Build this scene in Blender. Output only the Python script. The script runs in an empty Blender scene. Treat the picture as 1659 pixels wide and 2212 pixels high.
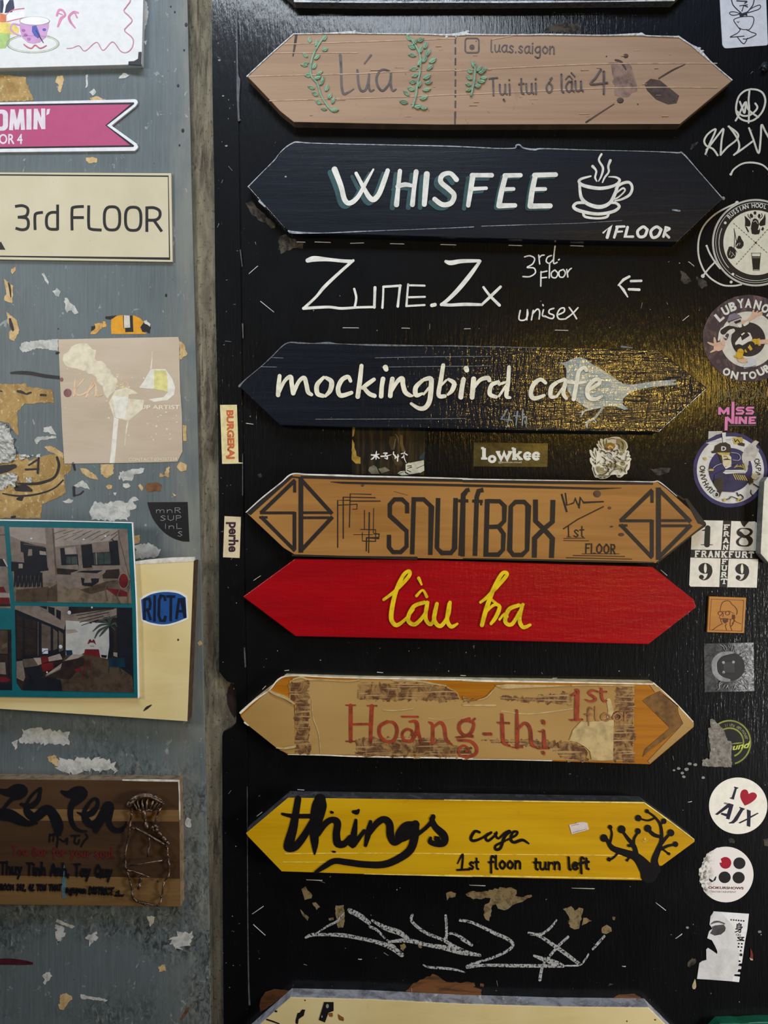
import bpy, bmesh, math, random
from mathutils import Vector
from mathutils.geometry import tessellate_polygon
random.seed(7)
SC = bpy.context.scene
COL = SC.collection
# ------------------------------------------------------------------ camera, lamps, exposure
D = 0.85            # camera distance from the black panel, metres
S = 0.0005          # metres per photo pixel on the black panel
CX, CY = 829.5, 1106.0
Z0 = 1.50           # eye height
cam_d = bpy.data.cameras.new('camera'); cam = bpy.data.objects.new('camera', cam_d); COL.objects.link(cam)
cam.location = (0, -D, Z0); cam.rotation_euler = (math.pi/2, 0, 0)
cam_d.sensor_fit = 'HORIZONTAL'; cam_d.sensor_width = 36.0; cam_d.lens = 36.0*D/(1659*S); cam_d.clip_start = 0.01
SC.camera = cam
def area(name, loc, target, size, size_y, power, rgb, spread=180):
    l = bpy.data.lights.new(name, 'AREA'); l.shape = 'RECTANGLE'; l.size = size; l.size_y = size_y
    l.energy = power; l.color = rgb; l.spread = math.radians(spread)
    o = bpy.data.objects.new(name, l); COL.objects.link(o); o.location = loc
    o.rotation_euler = (Vector(target)-Vector(loc)).to_track_quat('-Z', 'Y').to_euler()
    return o
area('stairwell_tube_lamp', (-0.25, -0.55, Z0+0.95), (-0.05, -0.08, Z0+0.1), 1.0, 0.09, 5.2, (0.84, 0.92, 1.0))
area('added_fill_left', (-1.15, -1.0, Z0+0.35), (-0.22, 0, Z0+0.24), 0.3, 0.3, 1.2, (1.0, 0.98, 0.94), 66)  # added left fill, cone narrowed so the lower left stays dim
area('added_fill_right', (1.75, -1.05, Z0-0.45), (0.40, 0, Z0-0.36), 0.35, 0.5, 3.1, (1.0, 0.98, 0.97), 58)  # added unseen fill for the lower right, set clear of mirror glare
area('corridor_gold_bulb', (0.82, -2.0, Z0+0.44), (0.2, 0, Z0), 0.10, 0.07, 6.2, (1.0, 0.62, 0.10))
area('added_blue_light', (0.25, -1.5, Z0+2.00), (0.05, 0, Z0+0.5), 1.8, 0.5, 20.5, (0.46, 0.64, 1.0))  # unseen source added to give the black panel a blue sheen at the top
wd = bpy.data.worlds.new('corridor_air'); SC.world = wd; wd.use_nodes = True
wd.node_tree.nodes['Background'].inputs[0].default_value = (0.5, 0.55, 0.6, 1)
wd.node_tree.nodes['Background'].inputs[1].default_value = 0.012
SC.view_settings.view_transform = 'Standard'
try: SC.view_settings.look = 'None'
except Exception: pass
SC.view_settings.gamma = 1.0; SC.view_settings.use_curve_mapping = False
SC.view_settings.exposure = 0.0
# ------------------------------------------------------------------ helpers: pixels to metres, meshes
def W(px, py, d):
    """point at distance d in front of the black panel that the photo shows at (px,py)"""
    k = (D-d)/D*S
    return Vector(((px-CX)*k, -d, Z0+(CY-py)*k))
class Crop:
    def __init__(s, x0, y0, x1, w=1659): s.x0, s.y0, s.s = x0, y0, (x1-x0)/w
    def __call__(s, pts):
        r = []
        for p in pts:
            q = (s.x0+p[0]*s.s, s.y0+p[1]*s.s)
            if len(p) > 2: q = q+(p[2]*s.s,)
            r.append(q)
        return r
    def n(s, v): return v*s.s
ID = Crop(0, 0, 1659)
def smooth(pts, n=6, closed=False):
    P = [tuple(p) for p in pts]; k = len(P)
    if k < 3: return P
    out = []
    rng = range(k) if closed else range(k-1)
    for i in rng:
        p1, p2 = P[i % k], P[(i+1) % k]
        p0 = P[(i-1) % k] if (closed or i > 0) else p1
        p3 = P[(i+2) % k] if (closed or i+2 < k) else p2
        for j in range(n):
            t = j/n
            out.append(tuple(0.5*((2*b)+(-a+c)*t+(2*a-5*b+4*c-e)*t*t+(-a+3*b-3*c+e)*t**3) for a, b, c, e in zip(p0, p1, p2, p3)))
    if not closed: out.append(P[-1])
    return out
def circle(cx, cy, rx, ry=None, n=48, rot=0, a0=0, a1=360):
    ry = rx if ry is None else ry; r = math.radians(rot); out = []
    full = abs(a1-a0) >= 360
    for i in range(n if full else n+1):
        a = math.radians(a0+(a1-a0)*i/n); x, y = rx*math.cos(a), -ry*math.sin(a)
        out.append((cx+x*math.cos(r)+y*math.sin(r), cy-x*math.sin(r)+y*math.cos(r)))
    return out
def rrect(x0, y0, x1, y1, r, n=5):
    out = []
    for cx, cy, a in ((x1-r, y0+r, 0), (x0+r, y0+r, 90), (x0+r, y1-r, 180), (x1-r, y1-r, 270)):
        for i in range(n+1):
            t = math.radians(a+90*i/n); out.append((cx+r*math.cos(t), cy-r*math.sin(t)))
    return out
def rough(pts, amp, step, seed=1, closed=True):
    rd = random.Random(seed); out = []; k = len(pts)
    for i in range(k if closed else k-1):
        a, b = pts[i], pts[(i+1) % k]; L = math.hypot(b[0]-a[0], b[1]-a[1]); m = max(1, int(L/step))
        for j in range(m):
            t = j/m; e = amp if j else amp*.4
            out.append((a[0]+(b[0]-a[0])*t+rd.uniform(-e, e), a[1]+(b[1]-a[1])*t+rd.uniform(-e, e)))
    if not closed: out.append(pts[-1])
    return out
class G:
    """collects shapes (world metres) and links them as ONE mesh object"""
    def __init__(s): s.v = []; s.f = []; s.m = []; s.sm = []; s.z = 0.0
    def face(s, idx, mi=0, sm=False): s.f.append(idx); s.m.append(mi); s.sm.append(sm)
    def poly(s, pts, d, t, mi=0, holes=(), side=None):
        """plate: front outline as the photo shows it, front at d+t, back at d"""
        if t > 1e-5: s.z += 5e-6; t += s.z
        loops = [[W(p[0], p[1], d+t) for p in L] for L in [pts]+list(holes)]
        tris = tessellate_polygon([[Vector((q.x, q.z, 0)) for q in L] for L in loops])
        base = len(s.v); flat = [q for L in loops for q in L]
        s.v += flat
        for a, b, c in tris:
            A, B, C2 = flat[a], flat[b], flat[c]
            cr = (B.x-A.x)*(C2.z-A.z)-(B.z-A.z)*(C2.x-A.x)
            if abs(cr) < 1e-14: continue
            s.face((base+a, base+b, base+c) if cr > 0 else (base+a, base+c, base+b), mi)
        if t > 1e-5:
            bb = len(s.v); s.v += [Vector((q.x, -d, q.z)) for q in flat]
            o = 0
            for li, L in enumerate(loops):
                k = len(L); ar = sum(L[i].x*L[(i+1) % k].z-L[(i+1) % k].x*L[i].z for i in range(k))
                flip = (ar < 0) != (li > 0)
                for i in range(k):
                    a, b = o+i, o+(i+1) % k
                    q = (base+a, bb+a, bb+b, base+b)
                    s.face(q[::-1] if flip else q, mi if side is None else side)
                o += k
        return s
    def rib(s, pts, w, d, t, mi=0, sm=True, closed=False, n=6, cap=True, ends=None):
        """brush stroke: a flat band along pts (each point may carry its own width)"""
        if t > 1e-5: s.z += 5e-6; t += s.z
        P = [p if len(p) > 2 else (p[0], p[1], w) for p in pts]
        if ends is not None and len(pts) > 1:
            P[0] = (P[0][0], P[0][1], ends); P[-1] = (P[-1][0], P[-1][1], ends)
        if sm and len(P) > 2: P = smooth(P, n, closed)
        Q = [P[0]]
        for p in P[1:]:
            if math.hypot(p[0]-Q[-1][0], p[1]-Q[-1][1]) > 1e-3: Q.append(p)
        P = Q; k = len(P)
        if k < 2: return s
        L, R = [], []
        for i in range(k):
            if closed: a, b = P[(i-1) % k], P[(i+1) % k]
            else: a, b = P[max(i-1, 0)], P[min(i+1, k-1)]
            dx, dy = b[0]-a[0], b[1]-a[1]; l = math.hypot(dx, dy) or 1
            nx, ny = -dy/l, dx/l; h = max(P[i][2], .2)/2
            if 0 < i < k-1 and not sm:
                e1 = (P[i][0]-a[0], P[i][1]-a[1]); l1 = math.hypot(*e1) or 1
                c = max(.5, abs((e1[0]*dx+e1[1]*dy)/(l1*l))); h /= c
            L.append((P[i][0]+nx*h, P[i][1]+ny*h)); R.append((P[i][0]-nx*h, P[i][1]-ny*h))
        f = d+t; base = len(s.v)
        dz = 4e-6 if t > 1e-5 else 0   # later parts of a stroke lie over earlier ones
        s.v += [W(x, y, f+dz*i) for i, (x, y) in enumerate(L)]+[W(x, y, f+dz*i) for i, (x, y) in enumerate(R)]
        if t > 1e-5: s.v += [Vector((q.x, -d, q.z)) for q in s.v[base:base+2*k]]
        for i in range(k if closed else k-1):
            j = (i+1) % k
            s.face((base+i, base+j, base+k+j, base+k+i), mi)
            if t > 1e-5:
                s.face((base+j, base+i, base+2*k+i, base+2*k+j), mi)
                s.face((base+k+i, base+k+j, base+3*k+j, base+3*k+i), mi)
        if cap and not closed:
            for e, q in ((0, 1), (k-1, k-2)):
                r = P[e][2]/2
                if r > .35:
                    a0 = math.degrees(math.atan2(-(P[e][1]-P[q][1]), P[e][0]-P[q][0]))
                    s.poly(circle(P[e][0], P[e][1], r, n=8, a0=a0-90, a1=a0+90), d, t+dz*e, mi)
        return s
    def ring(s, cx, cy, r, w, d, t, mi=0, a0=0, a1=360, n=48, ry=None):
        if abs(a1-a0) >= 360:
            k = 1 if ry is None else ry/r
            return s.poly(circle(cx, cy, r+w/2, (r+w/2)*k, n), d, t, mi, [circle(cx, cy, r-w/2, (r-w/2)*k, n)])
        return s.rib(circle(cx, cy, r, ry, n, 0, a0, a1), w, d, t, mi, sm=False, cap=False)
    def tube(s, P, r, mi=0, n=7, closed=False):
        """round wire through world points"""
        k = len(P); rings = []
        for i in range(k):
            a = P[(i-1) % k] if closed else P[max(i-1, 0)]; b = P[(i+1) % k] if closed else P[min(i+1, k-1)]
            t = (b-a).normalized(); u = t.cross(Vector((.31, .93, .17)))
            if u.length < 1e-3: u = t.cross(Vector((1, 0, 0)))
            u.normalize(); v = t.cross(u); rr = r[i] if isinstance(r, (list, tuple)) else r
            base = len(s.v)
            s.v += [P[i]+u*rr*math.cos(2*math.pi*j/n)+v*rr*math.sin(2*math.pi*j/n) for j in range(n)]
            rings.append(base)
        for i in range(k if closed else k-1):
            A, B = rings[i], rings[(i+1) % k]
            for j in range(n): s.face((A+j, A+(j+1) % n, B+(j+1) % n, B+j), mi, True)
        if not closed:
            s.face(tuple(rings[0]+j for j in range(n))[::-1], mi); s.face(tuple(rings[-1]+j for j in range(n)), mi)
        return s
    def blob(s, px, py, d, rx, ry, rz, mi=0, n=8):
        """small flattened lump sitting on depth d; rx, ry in pixels, rz in metres"""
        base = len(s.v)
        for i in range(1, n//2+1):
            a = math.pi/2*i/(n//2)
            for j in range(n):
                b = 2*math.pi*j/n
                s.v.append(W(px+rx*math.sin(a)*math.cos(b), py-ry*math.sin(a)*math.sin(b), d+rz*math.cos(a)))
        top = len(s.v); s.v.append(W(px, py, d+rz))
        for j in range(n):
            s.face((top, base+j, base+(j+1) % n), mi, True)
            for i in range(n//2-1):
                A, B = base+i*n, base+(i+1)*n
                s.face((A+j, B+j, B+(j+1) % n, A+(j+1) % n), mi, True)
        return s
    def build(s, name, mats, parent=None, label=None, bevel=0, kind=None):
        if not isinstance(mats, (list, tuple)): mats = [mats]
        org = parent.matrix_world.translation if parent else Vector((0, 0, 0))
        if parent: org = Vector(parent['_loc']) if '_loc' in parent else org
        else:
            if s.v:
                xs = [q.x for q in s.v]; zs = [q.z for q in s.v]; ys = [q.y for q in s.v]
                org = Vector(((min(xs)+max(xs))/2, max(ys), (min(zs)+max(zs))/2))
        me = bpy.data.meshes.new(name); me.from_pydata([tuple(q-org) for q in s.v], [], s.f)
        for m in mats: me.materials.append(m)
        me.polygons.foreach_set('material_index', s.m); me.polygons.foreach_set('use_smooth', s.sm); me.update()
        o = bpy.data.objects.new(name, me); COL.objects.link(o)
        if parent: o.parent = parent
        else: o.location = org
        if bevel:
            b = o.modifiers.new('bevel', 'BEVEL'); b.width = bevel; b.segments = 2; b.limit_method = 'ANGLE'; b.angle_limit = math.radians(50)
            wl = o.modifiers.new('weld', 'WELD'); wl.merge_threshold = 1e-6
            o.modifiers.move(1, 0)
        if label: o['label'] = label
        if kind: o['kind'] = kind
        o['_loc'] = tuple(org) if not parent else tuple(parent['_loc'])
        return o
def tag(o, label, cat, group=None):
    o['label'] = label; o['category'] = cat
    if group: o['group'] = group
    return o
def thing(name, label, cat, px, py, d=0.0, group=None):
    o = bpy.data.objects.new(name, None); COL.objects.link(o); o.empty_display_size = .02
    p = W(px, py, d); o.location = p; o['_loc'] = tuple(p)
    return tag(o, label, cat, group)
# ------------------------------------------------------------------ lettering
_fc = {}
def glyphs(txt, bold=0.0, shear=0.0):
    key = (txt, bold, shear)
    if key in _fc: return _fc[key]
    c = bpy.data.curves.new('t', 'FONT'); c.body = txt; c.size = 1; c.resolution_u = 4; c.offset = bold; c.shear = shear; c.fill_mode = 'FRONT'
    o = bpy.data.objects.new('t', c); COL.objects.link(o)
    me = bpy.data.meshes.new_from_object(o.evaluated_get(bpy.context.evaluated_depsgraph_get()))
    V = [(v.co.x, v.co.y) for v in me.vertices]; F = [tuple(p.vertices) for p in me.polygons]
    bpy.data.objects.remove(o); bpy.data.curves.remove(c); bpy.data.meshes.remove(me)
    _fc[key] = (V, F); return V, F
def put(g, V, F, fn, d, mi):
    base = len(g.v); g.v += [W(*fn(x, y), d) for x, y in V]
    for f in F:
        q = [g.v[base+i] for i in f]
        cr = sum(q[i].x*q[(i+1) % len(q)].z-q[(i+1) % len(q)].x*q[i].z for i in range(len(q)))
        g.face(tuple(base+i for i in (f if cr > 0 else f[::-1])), mi)
def text(g, txt, quad, d, mi=0, bold=0.0, shear=0.0):
    """printed text stretched onto a pixel quad: top-left, top-right, bottom-right, bottom-left of its ink"""
    V, F = glyphs(txt, bold, shear)
    if not V: return g
    x0 = min(v[0] for v in V); x1 = max(v[0] for v in V); y0 = min(v[1] for v in V); y1 = max(v[1] for v in V)
    (ax, ay), (bx, by), (cx, cy), (ex, ey) = quad
    def fn(x, y):
        u = (x-x0)/(x1-x0); v = (y1-y)/(y1-y0)
        return ((ax*(1-u)+bx*u)*(1-v)+(ex*(1-u)+cx*u)*v, (ay*(1-u)+by*u)*(1-v)+(ey*(1-u)+cy*u)*v)
    put(g, V, F, fn, d, mi); return g
def box(x0, y0, x1, y1): return ((x0, y0), (x1, y0), (x1, y1), (x0, y1))
def arctext(g, txt, cx, cy, r, h, a0, a1, d, mi=0, bold=0.02, outward=True, wide=1.0):
    """letters one by one round a circle, a0 to a1 in degrees; r is the radius of the letters' middle"""
    n = len(txt)
    for i, ch in enumerate(txt):
        if ch == ' ': continue
        V, F = glyphs(ch, bold); 
        if not V: continue
        a = math.radians(a0+(a1-a0)*(i/(n-1) if n > 1 else 0))
        xm = (min(v[0] for v in V)+max(v[0] for v in V))/2; y0 = min(v[1] for v in V); y1 = max(v[1] for v in V)
        k = h/max(y1-y0, .35)
        ux, uy = (math.sin(a), math.cos(a)) if outward else (-math.sin(a), -math.cos(a))
        vx, vy = (math.cos(a), -math.sin(a)) if outward else (-math.cos(a), math.sin(a))
        def fn(x, y):
            X = (x-xm)*k*wide; Y = (y-(y0+y1)/2)*k
            return (cx+r*math.cos(a)+X*ux+Y*vx, cy-r*math.sin(a)+X*uy+Y*vy)
        put(g, V, F, fn, d, mi)
    return g
# one-stroke handwriting: x-height 1, baseline 0
HW = {
'a': (.95, [[(.8,.85),(.45,1),(.1,.65),(.12,.25),(.42,0),(.75,.35),(.8,.95)], [(.8,1),(.78,.25),(.98,.03)]]),
'b': (.9, [[(.1,1.75),(.1,.05)], [(.1,.55),(.45,1),(.8,.7),(.8,.3),(.45,0),(.1,.2)]]),
'c': (.85, [[(.75,.85),(.45,1),(.1,.65),(.12,.25),(.45,0),(.8,.2)]]),
'd': (.95, [[(.8,.8),(.45,1),(.1,.65),(.12,.25),(.42,0),(.78,.35)], [(.82,1.75),(.8,.25),(.98,.03)]]),
'e': (.85, [[(.1,.5),(.72,.6),(.68,.9),(.4,1),(.1,.6),(.15,.2),(.45,0),(.8,.2)]]),
'f': (.7, [[(.75,1.5),(.5,1.7),(.32,1.3),(.32,-.55)], [(.02,.85),(.62,.9)]]),
'g': (.95, [[(.8,.85),(.45,1),(.1,.65),(.12,.3),(.42,.1),(.78,.4)], [(.8,1),(.8,-.35),(.5,-.65),(.1,-.45)]]),
'h': (.9, [[(.1,1.75),(.1,.0)], [(.1,.55),(.42,1),(.72,.8),(.76,.0)]]),
'i': (.35, [[(.15,1),(.15,.0)], [(.15,1.4),(.17,1.45)]]),
'j': (.4, [[(.25,1),(.25,-.4),(.0,-.6)], [(.25,1.4),(.27,1.45)]]),
'k': (.85, [[(.1,1.7),(.1,0)], [(.7,1),(.12,.45),(.8,0)]]),
'l': (.4, [[(.12,1.75),(.12,.2),(.32,.0)]]),
'm': (1.3, [[(.1,1),(.1,0)], [(.1,.6),(.35,1),(.6,.8),(.6,0)], [(.6,.6),(.88,1),(1.12,.8),(1.14,0)]]),
'n': (.9, [[(.1,1),(.1,0)], [(.1,.6),(.42,1),(.72,.8),(.76,0)]]),
'o': (.9, [[(.45,1),(.12,.7),(.12,.3),(.45,0),(.78,.3),(.78,.7),(.45,1)]]),
'p': (.9, [[(.1,1),(.1,-.65)], [(.1,.6),(.45,1),(.8,.7),(.8,.3),(.45,0),(.1,.25)]]),
'q': (.9, [[(.8,.85),(.45,1),(.1,.65),(.12,.3),(.42,.05),(.78,.4)], [(.8,1),(.8,-.65)]]),
'r': (.65, [[(.1,1),(.1,0)], [(.1,.55),(.32,.92),(.6,.92)]]),
's': (.75, [[(.65,.85),(.4,1),(.14,.78),(.4,.5),(.64,.25),(.4,0),(.08,.15)]]),
't': (.6, [[(.28,1.5),(.28,.2),(.5,.02)], [(.0,1.0),(.58,1.02)]]),
'u': (.95, [[(.1,1),(.12,.25),(.4,0),(.72,.3),(.78,.95)], [(.78,1),(.78,.2),(.95,.03)]]),
'v': (.8, [[(.08,1),(.4,0),(.72,1)]]), 'w': (1.2, [[(.08,1),(.32,0),(.58,.8),(.82,0),(1.1,1)]]),
'x': (.8, [[(.1,1),(.7,0)], [(.7,1),(.1,0)]]),
'y': (.85, [[(.1,1),(.4,.2)], [(.75,1),(.4,.1),(.1,-.6)]]), 'z': (.8, [[(.1,1),(.7,1),(.1,0),(.75,0)]]),
'1': (.6, [[(.05,1.3),(.32,1.7),(.32,0)]]), '2': (.85, [[(.1,1.35),(.4,1.7),(.7,1.35),(.1,0),(.8,0)]]),
'3': (.85, [[(.1,1.5),(.45,1.7),(.7,1.35),(.35,.95),(.72,.5),(.4,0),(.05,.2)]]),
'4': (.9, [[(.5,1.7),(.05,.55),(.85,.6)], [(.6,1.2),(.6,-.1)]]), '0': (.85, [[(.42,1.6),(.1,.8),(.42,0),(.75,.8),(.42,1.6)]]),
'9': (.85, [[(.72,1.2),(.4,1.65),(.1,1.2),(.4,.8),(.72,1.2),(.6,0)]]),
'.': (.35, [[(.12,.03),(.16,.08)]]), ',': (.35, [[(.18,.12),(.08,-.25)]]), '-': (.7, [[(.1,.5),(.6,.5)]]),
'F': (.85, [[(.12,1.65),(.1,0)], [(.12,1.62),(.8,1.65)], [(.1,.9),(.65,.92)]]), 'L': (.8, [[(.1,1.7),(.1,.02),(.75,.04)]]),
'O': (1.1, [[(.55,1.65),(.1,1.1),(.12,.4),(.5,0),(.95,.45),(.95,1.15),(.55,1.65)]]),
'R': (.95, [[(.1,1.65),(.1,0)], [(.1,1.62),(.65,1.6),(.78,1.2),(.6,.9),(.12,.82)], [(.35,.85),(.85,0)]]),
'T': (1.0, [[(.02,1.65),(1,1.7)], [(.5,1.65),(.48,0)]]), 'D': (1.0, [[(.1,1.65),(.1,0),(.6,.05),(.9,.8),(.6,1.55),(.1,1.65)]]),
'B': (.9, [[(.1,1.65),(.1,0),(.6,.0),(.8,.45),(.5,.85),(.12,.88)], [(.1,1.65),(.55,1.6),(.65,1.2),(.4,.9)]]),
'I': (.35, [[(.15,1.65),(.15,0)]]), 'M': (1.25, [[(.1,0),(.15,1.65),(.6,.5),(1.05,1.65),(1.12,0)]]),
'N': (1.05, [[(.1,0),(.1,1.65),(.9,0),(.9,1.65)]]), 'E': (.85, [[(.8,1.65),(.1,1.65),(.1,0),(.8,.0)], [(.1,.85),(.65,.85)]]),
'C': (.95, [[(.85,1.4),(.5,1.65),(.1,1.1),(.12,.4),(.5,0),(.88,.25)]]), 'S': (.85, [[(.75,1.4),(.4,1.65),(.12,1.25),(.42,.88),(.75,.45),(.4,0),(.05,.2)]]),
'P': (.9, [[(.1,1.65),(.1,0)], [(.1,1.62),(.65,1.6),(.78,1.2),(.6,.85),(.12,.78)]]), 'G': (1.05, [[(.85,1.4),(.5,1.65),(.1,1.1),(.12,.4),(.5,0),(.9,.35),(.9,.8),(.55,.8)]]),
'A': (1.0, [[(.05,0),(.5,1.65),(.95,0)], [(.2,.55),(.8,.55)]]), 'U': (1.0, [[(.1,1.65),(.12,.4),(.5,0),(.88,.4),(.9,1.65)]]), 'H': (1.0, [[(.1,1.65),(.1,0)], [(.9,1.65),(.9,0)], [(.1,.85),(.9,.85)]]),
'Q': (1.1, [[(.55,1.65),(.1,1.1),(.12,.4),(.5,0),(.95,.45),(.95,1.15),(.55,1.65)], [(.6,.4),(1.05,-.1)]]), 'Y': (.9, [[(.05,1.65),(.45,.85),(.45,0)], [(.85,1.65),(.45,.85)]]),
'K': (.9, [[(.1,1.65),(.1,0)], [(.8,1.65),(.12,.75),(.85,0)]]),
}
def hand(g, txt, x0, y0, x1, y1, xh, w, d, t, mi=0, seed=3, jit=.04, sm=True, space=.8):
    """handwriting on the baseline (x0,y0)-(x1,y1) with x-height xh pixels"""
    rd = random.Random(seed); tot = sum(space if c == ' ' else HW[c][0]+.18 for c in txt); L = math.hypot(x1-x0, y1-y0)
    k = L/tot; ux, uy = (x1-x0)/L, (y1-y0)/L; cur = 0
    for c in txt:
        if c == ' ': cur += space; continue
        wd_, st = HW[c]; oy = rd.uniform(-jit, jit)
        for s_ in st:
            pts = []
            for (x, y) in s_:
                X = (cur+x)*k+rd.uniform(-jit, jit)*xh*.5; Y = (y+oy)*xh+rd.uniform(-jit, jit)*xh*.5
                pts.append((x0+X*ux+Y*uy, y0+X*uy-Y*ux))
            g.rib(pts, w, d, t, mi, sm=sm, n=4)
        cur += wd_+.18
    return g
# ------------------------------------------------------------------ materials
def lin(c): return tuple(((x/255)/12.92 if x/255 <= .04045 else ((x/255+.055)/1.055)**2.4) for x in c)+(1.0,)
class Mat:
    def __init__(s, name, rough=.5, spec=.5, metal=0):
        s.m = bpy.data.materials.new(name); s.m.use_nodes = True; s.t = s.m.node_tree; s.N = s.t.nodes
        s.b = s.N['Principled BSDF']; s.b.inputs['Roughness'].default_value = rough; s.b.inputs['Metallic'].default_value = metal
        s.b.inputs['Specular IOR Level'].default_value = spec
        s.tc = s.N.new('ShaderNodeTexCoord'); s.geo = s.N.new('ShaderNodeNewGeometry')
        s.col = None; s.h = None
    def L(s, a, b): s.t.links.new(a, b)
    def noise(s, scale=(30, 30, 30), detail=4, rough=.6, dist=0, world=False, off=0, contrast=None):
        mp = s.N.new('ShaderNodeMapping'); mp.inputs['Scale'].default_value = scale; mp.inputs['Location'].default_value = (off, off*1.7, off*.6)
        s.L(s.geo.outputs['Position'] if world else s.tc.outputs['Object'], mp.inputs['Vector'])
        n = s.N.new('ShaderNodeTexNoise'); n.inputs['Scale'].default_value = 1; n.inputs['Detail'].default_value = detail
        n.inputs['Roughness'].default_value = rough; n.inputs['Distortion'].default_value = dist
        s.L(mp.outputs[0], n.inputs['Vector']); o = n.outputs['Fac']
        return s.mask(o, *contrast) if contrast else o
    def mask(s, o, a, b):
        r = s.N.new('ShaderNodeMapRange'); r.inputs['From Min'].default_value = a; r.inputs['From Max'].default_value = b
        s.L(o, r.inputs['Value']); return r.outputs['Result']
    def math(s, op, a, b=None, c=None):
        n = s.N.new('ShaderNodeMath'); n.operation = op
        for i, x in enumerate((a, b, c)):
            if x is None: continue
            if isinstance(x, (int, float)): n.inputs[i].default_value = x
            else: s.L(x, n.inputs[i])
        return n.outputs[0]
    def xyz(s, world=True):
        n = s.N.new('ShaderNodeSeparateXYZ'); s.L(s.geo.outputs['Position'] if world else s.tc.outputs['Object'], n.inputs[0]); return n.outputs
    def base(s, c):
        n = s.N.new('ShaderNodeRGB'); n.outputs[0].default_value = c if len(c) == 4 else lin(c); s.col = n.outputs[0]; return s
    def mix(s, fac, c):
        n = s.N.new('ShaderNodeMixRGB'); 
        if isinstance(fac, (int, float)): n.inputs[0].default_value = fac
        else: s.L(fac, n.inputs[0])
        s.L(s.col, n.inputs[1]); n.inputs[2].default_value = c if len(c) == 4 else lin(c); s.col = n.outputs[0]; return s
    def bump(s, h, strength=.3, dist=.001):
        b = s.N.new('ShaderNodeBump'); b.inputs['Strength'].default_value = strength; b.inputs['Distance'].default_value = dist
        s.L(h, b.inputs['Height'])
        if s.h is not None: s.L(s.h, b.inputs['Normal'])
        s.h = b.outputs[0]; return s
    def roughness(s, o, a, b):
        r = s.N.new('ShaderNodeMapRange'); r.inputs['To Min'].default_value = a; r.inputs['To Max'].default_value = b; s.L(o, r.inputs['Value'])
        s.L(r.outputs[0], s.b.inputs['Roughness']); return s
    def coat(s, w, r):
        s.b.inputs['Coat Weight'].default_value = w; s.b.inputs['Coat Roughness'].default_value = r; return s
    def done(s):
        s.L(s.col, s.b.inputs['Base Color'])
        if s.h is not None: s.L(s.h, s.b.inputs['Normal']); s.L(s.h, s.b.inputs['Coat Normal'])
        return s.m
_mc = {}
def ink(rgb, rough=.5, var=.12, spec=.4, scale=120):
    """plain printed or painted colour with a little unevenness"""
    key = (rgb, rough, var, spec)
    if key in _mc: return _mc[key]
    m = Mat('ink_%d_%d_%d' % rgb, rough, spec); m.base(rgb); dk = tuple(int(x*(1-var*1.5)) for x in rgb)
    m.mix(m.noise((scale, scale, scale), 5, contrast=(.42, .75)), dk); m.bump(m.noise((900, 900, 900), 2), .08, .0003)
    _mc[key] = m.done(); return _mc[key]
def wood(name, c1, c2, c3=None, rough=.5, gx=5, gz=130, spec=.4, dirt=None, dfac=(.58, .8), bump=.25, off=0):
    m = Mat(name, rough, spec); m.base(c1)
    m.mix(m.noise((gx, 8, gz), 6, .65, .6, off=off, contrast=(.35, .68)), c2)
    if c3: m.mix(m.noise((gx*.7, 4, gz*.14), 3, .5, .3, off=off+3, contrast=(.45, .7)), c3)
    if dirt: m.mix(m.noise((38, 20, 30), 7, .68, .5, off=off+7, contrast=dfac), dirt)
    m.bump(m.noise((gx*2, 10, gz*2.2), 5, .7), bump, .0006); return m.done()
# ------------------------------------------------------------------ wall materials
def mat_grey_wall():
    m = Mat('grey_blue_painted_steel', .52, .4); m.base((98, 108, 109))
    m.mix(m.noise((14, 14, 9), 5, .6, .4, True, contrast=(.38, .68)), (86, 95, 96))
    m.mix(m.noise((420, 20, 14), 4, .65, 0, True, contrast=(.42, .80)), (106, 117, 118))
    m.mix(m.noise((600, 20, 22), 4, .7, 0, True, 5, contrast=(.5, .9)), (80, 88, 88))
    p = m.xyz(); px, pz = p[0], p[2]
    # worn edge along the right border of the sheet
    edge = m.math('MULTIPLY', m.mask(px, -.245, -.215), m.noise((30, 30, 12), 5, .65, .3, True, 9, contrast=(.35, .62)))
    m.mix(m.math('MULTIPLY', edge, .55), (138, 136, 122))
    # places where posters were torn off: paper skin left in flakes
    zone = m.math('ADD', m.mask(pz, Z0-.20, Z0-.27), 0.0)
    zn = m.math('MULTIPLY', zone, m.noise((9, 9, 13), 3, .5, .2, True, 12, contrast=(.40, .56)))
    fl = m.noise((130, 60, 75), 6, .72, 1.1, True, 20, contrast=(.54, .60))
    m.mix(m.math('MULTIPLY', m.math('MULTIPLY', zn, fl), .5), (150, 154, 146))
    fl2 = m.noise((100, 60, 60), 5, .7, .8, True, 31, contrast=(.63, .68))
    m.mix(m.math('MULTIPLY', fl2, .55), (178, 184, 182))
    m.mix(m.math('MULTIPLY', zn, m.noise((160, 60, 90), 6, .75, 1.0, True, 41, contrast=(.47, .58))), (58, 63, 63))  # real scuffs, coverage raised to paint in the dimmer lower wall
    m.mix(m.noise((260, 90, 200), 3, .6, 0, True, 50, contrast=(.735, .76)), (58, 60, 56))
    m.bump(m.noise((500, 20, 30), 4, .7, 0, True), .12, .0006); m.bump(fl, .15, .0005)
    return m.done()
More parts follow.
